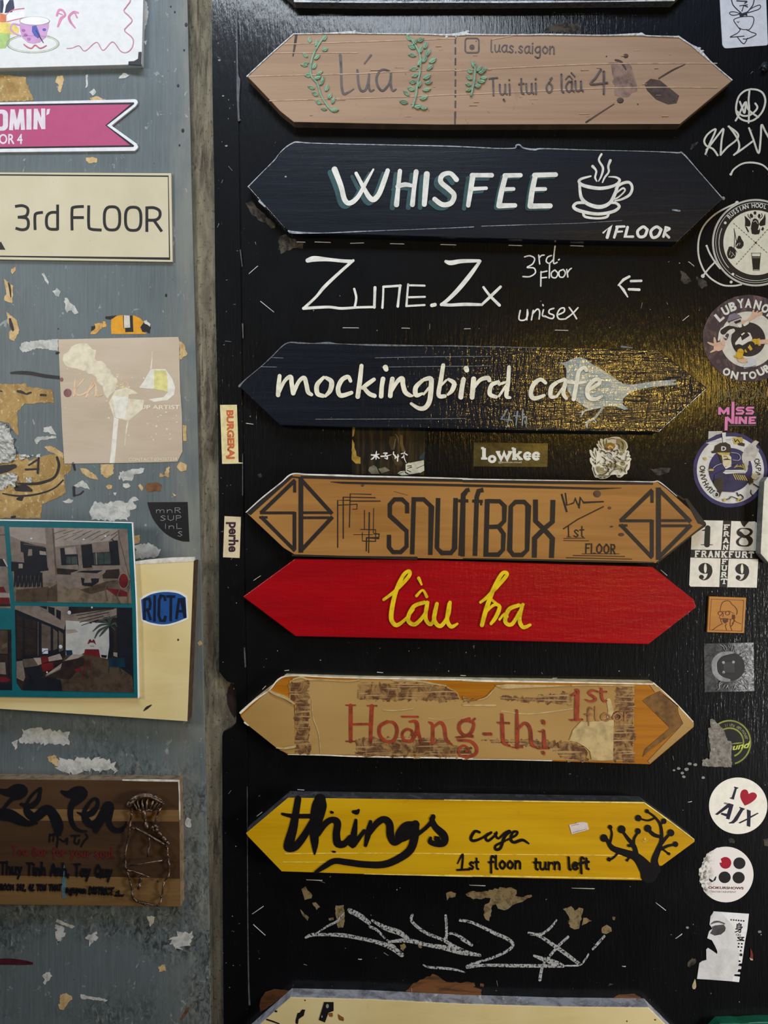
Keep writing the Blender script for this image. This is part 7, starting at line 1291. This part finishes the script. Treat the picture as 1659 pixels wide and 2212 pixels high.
wpart('graffiti_tag', TAG, tag2, 'jagged white marker signature')
wpart('graffiti_tag', TAG, lambda g: (g.rib(RA([(665, 2080, 22), (700, 2020, 20), (800, 1955, 20), (920, 1942, 22), (1040, 1970, 20), (1120, 2040, 16)]), 4, 0, .0003), g.poly(RA(circle(662, 2082, 16, 16, 10)), 0, .00032)), 'white marker arc')
def tag3(g):
    for L in ([(1100, 320), (900, 410), (700, 530), (530, 700), (440, 880), (408, 1080), (420, 1280), (470, 1440), (540, 1570), (660, 1690), (850, 1790), (1050, 1802), (1180, 1780)], [(560, 1085), (620, 1230), (720, 1390), (800, 1490)], [(720, 1370), (610, 1480), (490, 1630)]): g.rib(RB([(x, y, 30) for x, y in L]), 4, 0, .0003)
    for x, y, q in ((492, 1628, 34), (560, 1088, 20), (1105, 315, 34), (1000, 1735, 26)): g.poly(RB(circle(x, y, q, q, 14)), 0, .00033)
wpart('graffiti_tag', TAG, tag3, 'white marker loop round the eagle badge')
GH = ink((104, 92, 52), .6, .3)
wpart('faded_lettering', GH, lambda g: [text(g, 'SAIGON', RC(((668, 1560), (1440, 1530), (1440, 1720), (680, 1740))), .0003, bold=.01)], 'worn dark olive word')
CHK = Mat('broken_chalk_line', .85, .2); CHK.base((178, 178, 174)); CHK.mix(CHK.noise((420, 100, 420), 4, .75, .4, True, contrast=(.50, .56)), (16, 16, 17)); CHK = CHK.done()
def chalk(g):
    for M, Ls in ((J1, ([(448, 400, 14), (490, 382, 24), (580, 380, 20), (700, 384, 26), (820, 405, 24), (950, 435, 26), (1040, 470, 34), (1110, 520, 30)], [(520, 372, 8), (600, 320, 14), (660, 290, 16), (712, 230, 8)], [(750, 215, 34), (820, 250, 36), (885, 300, 26)], [(890, 325, 18), (940, 350, 18), (992, 404, 12)], [(905, 282, 14), (1000, 335, 34), (1090, 365, 36), (1150, 405, 24)], [(1010, 420, 14), (1060, 470, 24)], [(1020, 430, 14), (1150, 420, 30), (1280, 450, 24), (1400, 470, 34), (1520, 500, 36), (1648, 522, 18)],
                         [(1182, 245, 18), (1175, 280, 20), (1215, 325, 20), (1280, 370, 22), (1400, 420, 20), (1480, 470, 30), (1560, 500, 18)], [(1412, 250, 18), (1418, 320, 18), (1415, 420, 18)], [(1400, 420, 12), (1420, 385, 14), (1460, 372, 16), (1520, 400, 20), (1585, 448, 20)], [(1258, 590, 8), (1300, 605, 14), (1400, 612, 16), (1480, 622, 14), (1545, 640, 6)], [(1560, 605, 16), (1620, 592, 18), (1680, 595, 12)], [(1585, 292, 14), (1659, 325, 20)])),
                  (J2, ([(-20, 345, 18), (55, 358, 18), (150, 400, 20), (230, 440, 24), (310, 475, 24), (345, 515, 20), (300, 560, 18), (200, 605, 16), (100, 635, 14), (30, 665, 22)], [(30, 668, 22), (150, 655, 18), (350, 658, 22), (560, 660, 22), (690, 660, 22)], [(490, 590, 14), (560, 615, 30), (640, 640, 34), (690, 660, 20)], [(455, 435, 20), (520, 450, 20), (600, 500, 24), (700, 570, 26), (800, 645, 22)], [(470, 440, 18), (540, 440, 18), (600, 400, 16), (645, 345, 10)], [(725, 460, 16), (660, 520, 18), (600, 590, 18), (550, 660, 18), (530, 755, 22)], [(690, 658, 10), (800, 655, 10), (840, 620, 12), (865, 580, 10)], [(895, 545, 12), (930, 505, 18), (975, 455, 14)], [(-10, 480, 10), (60, 515, 20)], [(-20, 550, 20), (60, 575, 22), (120, 590, 12)]))):
        for L in Ls: g.rib(rough(M(L), 0, 5, 3, False) if False else M(L), 5, 0, .0003)
wpart('chalk_scribble', CHK, chalk, 'broken white chalk scribble')
SCR = Mat('bare_tan_scrape', .75, .25); SCR.base((136, 118, 82)); SCR.mix(SCR.noise((140, 60, 140), 6, .7, .6, True, contrast=(.48, .6)), (92, 78, 52)); SCR = SCR.done()
SCD = Mat('bare_grey_scrape', .8, .25); SCD.base((78, 70, 58)); SCD.mix(SCD.noise((120, 60, 120), 6, .75, .6, True, contrast=(.44, .58)), (30, 29, 28)); SCD = SCD.done()
BRN = Mat('bare_brown_wood', .65, .3); BRN.base((112, 70, 36)); BRN.mix(BRN.noise((16, 60, 140), 5, .7, .5, True, contrast=(.45, .6)), (70, 44, 24)); BRN = BRN.done()
def scr(g):
    P = lambda M, L, a=6, s_=16: g.poly(M(rough(L, a, s_, len(L)+int(L[0][0]))), -.00005, .0002)
    P(J1, [(420, 65), (445, 48), (462, 75), (492, 105), (488, 130), (440, 140), (432, 110)]); P(J1, [(492, 160), (520, 155), (545, 190), (520, 210)]); P(J1, [(408, 205), (440, 240), (468, 262), (460, 285), (430, 250)], 5); P(J1, [(655, 180), (710, 175), (718, 250), (705, 330), (670, 335), (662, 290), (650, 230)], 5); P(J1, [(605, 268), (640, 262), (640, 280), (610, 282)], 3, 10); P(J1, [(1415, 95), (1450, 82), (1485, 95), (1480, 120), (1435, 125), (1420, 145)], 4); P(J1, [(1565, 110), (1610, 88), (1680, 85), (1680, 130), (1610, 130)], 4); P(J1, [(1098, 450), (1125, 440), (1140, 465), (1120, 492), (1100, 478)], 4, 10); P(J1, [(1222, 445), (1250, 440), (1248, 472), (1228, 470)], 4, 10)
    P(J2, [(20, 165), (60, 148), (150, 145), (220, 125), (280, 120), (330, 115), (370, 140), (360, 175), (400, 185), (470, 168), (480, 178), (400, 220), (340, 240), (300, 275), (240, 262), (230, 235), (205, 240), (190, 300), (180, 348), (150, 330), (140, 270), (150, 235), (180, 220), (190, 195), (60, 195)], 7); P(J2, [(690, 265), (745, 248), (770, 280), (800, 255), (830, 265), (800, 400), (770, 410), (735, 390), (725, 310)], 6); P(J2, [(830, 330), (850, 325), (885, 350), (820, 378)], 5); P(J2, [(960, 395), (990, 375), (1020, 395), (1028, 420), (990, 440), (955, 432)], 5); P(J2, [(1030, 320), (1050, 322), (1045, 345), (1034, 340)], 3, 8)
wpart('tan_scrape', SCR, scr)
def scd(g):
    P = lambda M, L, a=8, s_=20: g.poly(M(rough(L, a, s_, len(L)+int(L[0][0]))), -.00005, .0002)
    P(B1, [(92, 440), (130, 425), (165, 470), (230, 530), (282, 575), (280, 600), (250, 600), (220, 565), (170, 550), (120, 500)]); P(B1, [(310, 650), (345, 640), (380, 670), (420, 680), (460, 700), (455, 735), (400, 725), (350, 745), (300, 735)]); P(K5, [(230, 0), (350, 0), (370, 40), (300, 45), (240, 80)]); P(K6, [(1420, 220), (1460, 240), (1500, 300), (1450, 320), (1425, 290)]); P(K6, [(1540, 260), (1590, 280), (1620, 330), (1580, 350), (1550, 320)]); P(E1, [(155, 50), (180, 35), (185, 70), (165, 75)]); P(E2, [(1240, 10), (1310, 0), (1380, 5), (1350, 40), (1280, 50)]); P(RG, [(840, 1130), (890, 1110), (940, 1140), (945, 1190), (870, 1180)], 8, 24); P(RG, [(1395, 1130), (1490, 1100), (1490, 1240), (1420, 1230)], 8, 24)
    P(RH, [(210, 1130), (300, 1050), (370, 1090), (340, 1160), (250, 1215), (210, 1200)], 16, 26)
    P(RA, [(172, 1790), (200, 1720), (240, 1705), (272, 1690), (262, 1720), (210, 1770), (190, 1790)], 6, 20)
    P(J2, [(1000, 800), (1010, 780), (1040, 785)], 2); P(A2, [(540, 95), (560, 70), (620, 50), (660, 42), (735, 62), (735, 105), (680, 108)], 9, 18)
wpart('grey_scrape', SCD, scd)
def brn(g):
    P = lambda M, L, a=5, s_=20: g.poly(M(rough(L, a, s_, len(L))), -.00005, .0002)
    P(J1, [(130, 870), (140, 820), (170, 775), (230, 755), (300, 760), (345, 765), (230, 850), (135, 915)], 2); P(J1, [(1135, 770), (1190, 715), (1260, 685), (1320, 650), (1380, 680), (1420, 705), (1610, 712), (1600, 740), (1659, 760), (1659, 840), (1300, 815)], 6); P(J2, [(0, 775), (80, 785), (85, 800), (0, 840)], 6); P(J2, [(1035, 880), (1080, 855), (1180, 850), (1225, 875), (1220, 895), (1100, 890)], 4); P(J2, [(120, 780), (145, 785), (140, 805), (120, 800)], 3, 10)
wpart('bare_wood_patch', BRN, brn)
def flecks(g):
    rd = random.Random(77)
    for i in range(150):
        x = rd.choice([rd.uniform(465, 520), rd.uniform(530, 1640), rd.uniform(1440, 1655)]); y = rd.uniform(20, 2200)
        if x > 540 and x < 1440 and rd.random() < .45: y = rd.choice([rd.uniform(530, 740), rd.uniform(1900, 2140), rd.uniform(1400, 1460)])
        if rd.random() < .7: g.blob(x, y, 0 if x > 545 else .0015, rd.uniform(.6, 1.8), rd.uniform(.6, 1.8), .0003, 0, 6)
        else: a = rd.uniform(0, 3.1); l = rd.uniform(3, 14); g.rib([(x, y, 1), (x+l*math.cos(a), y+l*math.sin(a), .6)], 1, 0 if x > 545 else .0015, .0002, cap=False)
    for x, y, q in ((1483, 1662, 5), (1474, 1670, 4), (1490, 1650, 4.5), (1466, 1660, 4), (1502, 1652, 4.5), (1477, 1678, 4), (1456, 1664, 3), (1519, 1680, 4), (1561, 492, 3), (1566, 1735, 3), (1570, 1736, 3), (474, 130, 3), (489, 315, 3), (482, 207, 2.4), (1641, 2013, 4), (1485, 2004, 3.4)): g.poly(rough(circle(x, y, q, q*.7, 8), .8, 4, int(x)), 0 if x > 545 else .0015, .0003)
for h in (flecks,):
    g = G(); h(g); o = g.build('paint_fleck', ink((146, 146, 138), .6, .3), wall_right); o['kind'] = 'stuff'; o['label'] = 'pale scratches and paint specks'
g = G()
for L in ([(511, 20, 3), (512, 100, 3), (513, 160, 4), (515, 175, 8), (514, 215, 5), (516, 260, 4)], [(519, 540, 2), (523, 575, 2)], [(524, 700, 3), (525, 730, 2)], [(524, 980, 1.5), (524, 1070, 2)], [(528, 1400, 3), (530, 1440, 3)], [(534, 1700, 1.5), (535, 1960, 2), (537, 2120, 3), (539, 2170, 4)]): g.rib(L, 2, .0015, .0002)
g.build('pale_edge_line', ink((88, 88, 88), .5, .4), frame, 'grey seam highlight painted along the frame edge')  # thin grey ribbons paint a highlight along the frame seam
g = G(); g.rib(lens([(835, 1496), (932, 1497)]), 1.6, .0003, .0003); g.rib(SA([(470, 1050), (482, 1065)]), 1, .0015, .0002); g.build('pale_edge_line', ink((104, 98, 84), .6), frame)
g = G(); g.rib([(504, 1080, 1), (505, 1110, 1)], 1, .0015, .0001)
# drops
g = G(); g.poly(smooth(RH([(345, 1425), (358, 1480), (366, 1550), (345, 1595), (310, 1595), (295, 1550), (322, 1480)]), 4, True), 0, .0008); o = g.build('dried_drip', ink((196, 184, 140), .5, .2)); tag(o, 'dried cream paint drip below the torn grey flyer', 'paint drip')
g = G(); g.poly(RH([(1318, 880), (1345, 930), (1365, 1000), (1362, 1070), (1310, 1050), (1320, 980)]), 0, .0008); g.poly(RH([(1300, 1050), (1362, 1072), (1360, 1096), (1320, 1092)]), 0, .0009, 1); o = g.build('torn_corner', [ink((126, 40, 34), .5, .2), ink((190, 176, 150), .5)]); tag(o, 'small red torn sticker corner beside the torn grey flyer', 'sticker')
# staples
def staple_mesh(L):
    key = round(L)
    if key in SM: return SM[key]
    g = G(); h = L*S/2; r_ = .00042; g.tube([Vector((-h, .004, 0)), Vector((-h, -.0001, 0)), Vector((-h+.0003, -.00055, 0)), Vector((h-.0003, -.00055, 0)), Vector((h, -.0001, 0)), Vector((h, .004, 0))], r_, 0, 6)
    me = bpy.data.meshes.new('staple'); me.from_pydata([tuple(v) for v in g.v], [], g.f); me.polygons.foreach_set('use_smooth', g.sm); me.materials.append(STEEL); me.update(); SM[key] = me; return me
SM = {}
ORD = ['first', 'second', 'third', 'fourth', 'fifth', 'sixth', 'seventh']
def staples(where, group, segs):
    segs = sorted(segs)
    for i, (x0, y0, x1, y1) in enumerate(segs):
        L = math.hypot(x1-x0, y1-y0); o = bpy.data.objects.new('staple', staple_mesh(L)); COL.objects.link(o)
        o.location = W((x0+x1)/2, (y0+y1)/2, 0); o.rotation_euler = (0, math.atan2(y1-y0, x1-x0), 0)
        tag(o, ('thin white staple '+where) if len(segs) == 1 else '%s white staple %s' % (ORD[i], where), 'staple', group)
staples('in the row under the navy coffee cup board', 'staples under the cup board', [(641, 523, 659, 523.4), (680, 523, 714, 524), (757, 526, 786, 525), (843, 526.6, 873, 527.4), (952, 528.6, 985, 529.4), (1099, 530, 1127, 531), (1232, 531, 1260, 532)])
staples('in the row above the bird board', 'staples under the white words', [(740.6, 708.4, 775, 708.6), (868, 709, 885, 709.4), (1003, 710.8, 1016, 710.4), (1199, 713.5, 1227, 714.2)])
staples('slanting up beside the white words', 'slanted staples round the white words', [(538, 591.6, 557, 575)]); staples('slanting down beside the white words', 'slanted staples round the white words', [(562.7, 651, 591.6, 674.4)])
staples('slanting up near the arrow mark', 'slanted staples round the white words', [(1474.5, 692.8, 1487.8, 681.9)]); staples('slanting down near the eagle badge', 'slanted staples round the white words', [(1487, 565.8, 1499, 575.2)])
staples('under the left tip of the bird board', None, [(532, 914.6, 546.6, 916.5)])
staples('above the upper left slope of the red board', 'staples by the red board', [(548, 1254, 563, 1244)]); staples('above the upper right slope of the red board', 'staples by the red board', [(1426.5, 1231, 1440.6, 1243)])
staples('in the row above the taped board', 'staples over the taped board', [(567, 1489, 574, 1482), (615, 1448.6, 624, 1447.6), (815, 1452, 827, 1453), (995, 1459, 1006, 1459.5), (1194, 1465, 1203, 1464.6)])
staples('above the yellow board near its left tip', 'staples round the yellow board', [(555, 1763, 566, 1754.4), (643, 1705.5, 657, 1706.5)]); staples('beyond the yellow board by the heart sticker', 'staples round the yellow board', [(1486, 1732.6, 1494, 1731)])
staples('in the row under the yellow board', 'staples round the yellow board', [(662, 1900, 695.7, 1901.4), (1014, 1911.6, 1048.4, 1913), (1235, 1918, 1284, 1919.4)])
staples('slanting up left of the chalk scribble', 'staples round the chalk scribble', [(545, 1974, 568.6, 1957.7)]); staples('slanting down left of the chalk scribble', 'staples round the chalk scribble', [(547.6, 1997, 573, 2020)])
staples('slanting down right of the chalk scribble', 'staples round the chalk scribble', [(1416.8, 1950, 1438, 1966.5)]); staples('slanting up right of the chalk scribble', 'staples round the chalk scribble', [(1459, 2027, 1473, 2017)])
staples('inside the chalk scribble', 'staples round the chalk scribble', [(1018, 2080, 1034.5, 2080.6), (1216, 2085.4, 1249, 2086)]); staples('level with the foot of the chalk scribble, short', 'staples round the chalk scribble', [(1344, 2087, 1351, 2087.4)]); staples('short, under the chalk scribble at its left end', 'staples round the chalk scribble', [(774, 2071.6, 781, 2072)])
# ------------------------------------------------------------------ torn paper and stains on the grey wall
def lpart(name, mat, fn, label=None, kind=None): return part(wall_left, name, mat, fn, label, kind)
OCH = Mat('ochre_undercoat', .65, .3); OCH.base((182, 150, 92)); OCH.mix(OCH.noise((60, 60, 50), 6, .7, .6, True, contrast=(.42, .62)), (152, 120, 66)); OCH.mix(OCH.noise((260, 90, 200), 5, .7, .5, True, 4, contrast=(.56, .66)), (208, 188, 142)); OCH.bump(OCH.noise((160, 90, 120), 5, .7, .3, True), .3, .0006); OCH = OCH.done()
TAN = Mat('tan_paper_residue', .7, .3); TAN.base((208, 180, 130)); TAN.mix(TAN.noise((140, 90, 110), 5, .7, .5, True, contrast=(.44, .64)), (176, 144, 92)); TAN = TAN.done()
PAL = Mat('white_paper_residue', .7, .3); PAL.base((204, 204, 196)); PAL.mix(PAL.noise((120, 90, 110), 6, .7, .6, True, contrast=(.42, .62)), (164, 166, 160)); PAL.bump(PAL.noise((200, 100, 160), 6, .7, .5, True), .35, .0008); PAL = PAL.done()
def Q(g, M, L, a=6, s_=16, t=.0003, mi=0): g.poly(M(rough(L, a, s_, len(L)+int(L[0][0]))), dG, t, mi)
lpart('ochre_patch', OCH, lambda g: (Q(g, LA, [(-90, 520), (0, 560), (190, 575), (215, 660), (250, 740), (245, 752), (0, 757), (-90, 757)], 6), Q(g, LF, [(-40, 760), (100, 768), (270, 765), (285, 800), (400, 808), (540, 832), (565, 960), (400, 962), (255, 972), (180, 1060), (190, 1300), (150, 1270), (100, 1180), (0, 1150), (-40, 1160)], 8, 22), Q(g, LF, [(190, 1500), (300, 1560), (500, 1500), (640, 1490), (664, 1600), (740, 1600), (738, 1660), (660, 1720), (680, 1900), (560, 1960), (440, 2010), (425, 2160), (-40, 2160), (-40, 1480)], 8, 22)))
lpart('tan_scrap', TAN, lambda g: [Q(g, M, L, a, 12) for M, L, a in ((LA, [(410, 610), (430, 568), (470, 565), (478, 600), (450, 690), (432, 670), (440, 635)], 4), (LA, [(670, 735), (720, 718), (790, 745), (680, 752)], 4), (LB, [(640, 2), (690, -5), (725, 8), (720, 40), (660, 42), (640, 25)], 5), (LB, [(85, 835), (115, 815), (115, 850), (92, 870), (80, 855)], 4), (LB, [(25, 905), (60, 930), (98, 960), (92, 1090), (40, 1072), (30, 1050), (50, 1020), (40, 970)], 4), (LB, [(48, 1148), (75, 1180), (125, 1215), (145, 1290), (108, 1372), (70, 1352), (66, 1310), (95, 1280), (60, 1240)], 4), (LC, [(1335, 222), (1370, 250), (1398, 330), (1345, 370)], 5), (LC, [(1364, 858), (1392, 860), (1392, 976), (1366, 974)], 2), (LC, [(1318, 1170), (1345, 1132), (1390, 1150), (1392, 1195), (1350, 1205)], 5), (LF, [(1045, 1600), (1180, 1600), (1175, 1700), (1110, 1745), (1048, 1700)], 5), (LC, [(1190, 1240), (1195, 1215), (1225, 1235), (1240, 1180), (1265, 1165), (1262, 1245)], 5), (LC, [(1030, 1310), (1048, 1296), (1070, 1330), (1060, 1352)], 3), (LC, [(1285, 1360), (1318, 1385), (1300, 1390)], 3), (LF, [(460, 1415), (520, 1410), (590, 1440), (650, 1480), (660, 1540), (590, 1500), (500, 1465)], 6), (LF, [(830, 1640), (900, 1650), (1000, 1720), (1018, 1765), (940, 1750), (860, 1700)], 5), (LD, [(860, 290), (895, 285), (890, 335), (862, 342)], 3), (LD, [(1262, 975), (1280, 958), (1295, 980), (1275, 995)], 3), (LE, [(340, 285), (390, 272), (430, 310), (470, 360), (400, 350), (360, 320)], 8), (LE, [(1140, 1800), (1190, 1790), (1195, 1830), (1150, 1835)], 8), (LE, [(430, 2000), (480, 1990), (520, 2020), (460, 2110), (425, 2100)], 8), (LF, [(1100, 1830), (1130, 1812), (1165, 1820), (1160, 1855), (1120, 1858)], 4))])
lpart('white_scrap', PAL, lambda g: [Q(g, M, L, a, 14) for M, L, a in ((LF, [(200, 390), (225, 340), (350, 320), (480, 310), (605, 300), (605, 430), (540, 415), (400, 400), (240, 440)], 9), (LF, [(360, 1345), (380, 1318), (480, 1310), (580, 1305), (585, 1330), (420, 1350), (380, 1395)], 6), (LF, [(450, 1215), (530, 1205), (560, 1250), (585, 1290), (530, 1285), (450, 1255)], 8), (LF, [(760, 1830), (810, 1790), (850, 1765), (900, 1800), (935, 1862), (860, 1840)], 6), (LD, [(585, 100), (600, 75), (645, 70), (665, 85), (740, 62), (800, 80), (860, 35), (892, 60), (850, 72), (870, 110), (830, 125), (815, 190), (588, 188), (575, 150)], 9), (LD, [(400, 65), (440, 50), (470, 62), (460, 80), (420, 80)], 6), (LC, [(890, 1210), (960, 1195), (1075, 1178), (1070, 1212), (1000, 1230), (985, 1275), (920, 1275), (890, 1245)], 7), (LC, [(918, 1295), (955, 1290), (975, 1315), (940, 1330), (918, 1318)], 4), (LC, [(845, 1362), (870, 1360), (862, 1385)], 3), (LB, [(480, 1050), (500, 1045), (520, 1080), (560, 1110), (585, 1165), (560, 1172), (535, 1140), (500, 1160), (485, 1110)], 6), (LB, [(310, 870), (330, 862), (365, 930), (360, 955), (335, 920)], 5), (LB, [(390, 1000), (425, 975), (455, 1000), (440, 1042), (410, 1030)], 5), (LA, [(640, 560), (655, 555), (656, 645), (640, 660)], 3), (LA, [(665, 690), (700, 660), (720, 690), (690, 715)], 5), (LA, [(885, 585), (920, 545), (970, 560), (940, 580)], 5), (LA, [(1070, 5), (1095, 10), (1110, 100), (1085, 210), (1072, 250)], 5), (LA, [(1075, 310), (1100, 300), (1085, 340)], 4), (LD, [(865, 350), (950, 330), (1030, 375), (1010, 420), (870, 440)], 9), (LE, [(160, 85), (240, 70), (320, 90), (500, 100), (500, 195), (340, 190), (140, 180)], 14), (LE, [(85, 180), (130, 160), (125, 220), (105, 235)], 8), (LE, [(430, 310), (600, 290), (840, 320), (850, 390), (700, 380), (480, 400), (400, 370)], 20), (LE, [(1335, 770), (1350, 720), (1380, 740), (1378, 790), (1345, 788)], 5), (LE, [(310, 1860), (350, 1840), (380, 1870), (320, 1930)], 10), (LE, [(1060, 1435), (1115, 1440), (1110, 1480), (1080, 1510)], 8), (LE, [(1230, 1590), (1330, 1540), (1385, 1570), (1370, 1640), (1260, 1680)], 22), (LE, [(620, 1590), (690, 1540), (700, 1600), (640, 1650)], 14), (LE, [(400, 1500), (460, 1520), (470, 1580), (410, 1640)], 14), (LE, [(410, 1455), (540, 1510), (520, 1525), (400, 1475)], 5), (LE, [(580, 2000), (780, 2040), (770, 2050), (585, 2030)], 5), (LF, [(1232, 1720), (1250, 1715), (1250, 1760), (1235, 1760)], 3))])
def crumple(g, M, L, step, hgt, seed):
    """crumpled sheet: a jittered height field inside the outline"""
    rd = random.Random(seed); P = M(L); xs = [p[0] for p in P]; ys = [p[1] for p in P]
    def ins(x, y):
        c_ = False
        for i in range(len(P)):
            (x0, y0), (x1, y1) = P[i], P[i-1]
            if (y0 > y) != (y1 > y) and x < (x1-x0)*(y-y0)/(y1-y0)+x0: c_ = not c_
        return c_
    nx = int((max(xs)-min(xs))/step)+2; ny = int((max(ys)-min(ys))/step)+2; idx = {}
    for i in range(nx):
        for j in range(ny):
            x, y = min(xs)+i*step+rd.uniform(-.4, .4)*step, min(ys)+j*step+rd.uniform(-.4, .4)*step
            if ins(x, y): idx[i, j] = len(g.v); g.v.append(W(x, y, dG+.0002+hgt*rd.random()**1.6))
    for i in range(nx-1):
        for j in range(ny-1):
            q = [idx.get(k) for k in ((i, j), (i, j+1), (i+1, j+1), (i+1, j))]
            if None in q: continue
            g.face((q[0], q[1], q[2])); g.face((q[0], q[2], q[3]))
lpart('crumpled_plaster', PAL, lambda g: (crumple(g, LF, [(-60, 1160), (60, 1160), (110, 1230), (150, 1320), (170, 1480), (175, 1560), (100, 1590), (0, 1610), (-60, 1610)], 4.2, .0034, 1), crumple(g, LF, [(-60, 1690), (60, 1690), (130, 1670), (190, 1700), (200, 1800), (150, 1860), (80, 1840), (40, 1880), (-60, 1860)], 4.5, .004, 2), crumple(g, LF, [(180, 1480), (300, 1500), (440, 1490), (430, 1535), (340, 1530), (240, 1560), (190, 1560)], 3.5, .002, 3), crumple(g, LF, [(250, 1720), (330, 1720), (350, 1790), (300, 1815), (255, 1780)], 3.5, .002, 4)), 'crumpled white paper remains')
DKM = ink((36, 32, 32), .55, .35)
def dark(g):
    R = lambda M, L: g.rib(M(L), 3, dG, .0004)
    R(LF, [(115, 652, 20), (200, 648, 34), (320, 655, 38), (450, 680, 36), (612, 700, 34)])
    R(LF, [(592, 1530, 26), (612, 1620, 28), (565, 1735, 26), (440, 1790, 30), (320, 1805, 26), (190, 1800, 20)]); R(LF, [(655, 1765, 16), (560, 1850, 16), (400, 1908, 18), (200, 1930, 20), (30, 1905, 14)]); R(LF, [(400, 1540, 22), (392, 1690, 24)]); R(LF, [(268, 1655, 22), (400, 1650, 20)]); R(LF, [(300, 1610, 18), (380, 1558, 20)]); R(LF, [(765, 1838, 24), (768, 1925, 24)]); R(LF, [(775, 1925, 8), (830, 1910, 12), (862, 1880, 14)]); R(LF, [(760, 1590, 22), (775, 1655, 20)])
    R(LF, [(185, 842, 22), (225, 850, 30), (268, 870, 14)]); R(LF, [(285, 868, 22), (318, 855, 18)]); R(LF, [(425, 880, 24), (470, 882, 22)]); R(LF, [(-10, 838, 14), (16, 840, 14)]); R(LF, [(120, 2150, 20), (150, 2145, 24)]); R(LF, [(-20, 1660, 90), (80, 1640, 70), (150, 1620, 40)]); R(LF, [(180, 1850, 60), (260, 1850, 70), (320, 1870, 30)]); R(LF, [(585, 445, 20), (608, 440, 20)]); R(LF, [(180, 1960, 20), (215, 1955, 50), (235, 1945, 14)]); R(LF, [(100, 90, 16), (115, 150, 34), (130, 210, 12)])
    R(LB, [(60, 935, 6), (70, 960, 14), (80, 1040, 6)]); R(LB, [(75, 1205, 10), (85, 1250, 20), (100, 1285, 8)])
    for M, x, y, q in ((LA, 1330, 640, 4), (LA, 1365, 975, 5), (LA, 1305, 90, 3), (LA, 1390, 185, 5), (LA, 1375, 375, 3), (LA, 1340, 1085, 3), (LA, 1275, 50, 2.5), (LB, 1240, 1030, 4), (LB, 435, 1280, 2)): g.blob(*M([(x, y)])[0], dG, q*.7, q, .0003, 0, 8)
lpart('black_mark', DKM, dark)
lpart('brown_stain', ink((124, 82, 44), .6, .35), lambda g: Q(g, LC, [(1080, 1320), (1100, 1290), (1170, 1285), (1210, 1310), (1200, 1350), (1110, 1358)], 5))
lpart('maroon_streak', ink((74, 24, 36), .6, .35), lambda g: g.rib(LE([(-40, 1765, 40), (60, 1762, 46), (160, 1768, 36), (230, 1775, 18)]), 8, dG, .0002))
lpart('rust_streak', ink((120, 82, 46), .7, .35), lambda g: g.rib(LE([(1365, 2095, 10), (1340, 2130, 20), (1310, 2180, 12)]), 4, dG, .0002))
# ------------------------------------------------------------------ tidy
for o in bpy.data.objects:
    if '_loc' in o: del o['_loc']
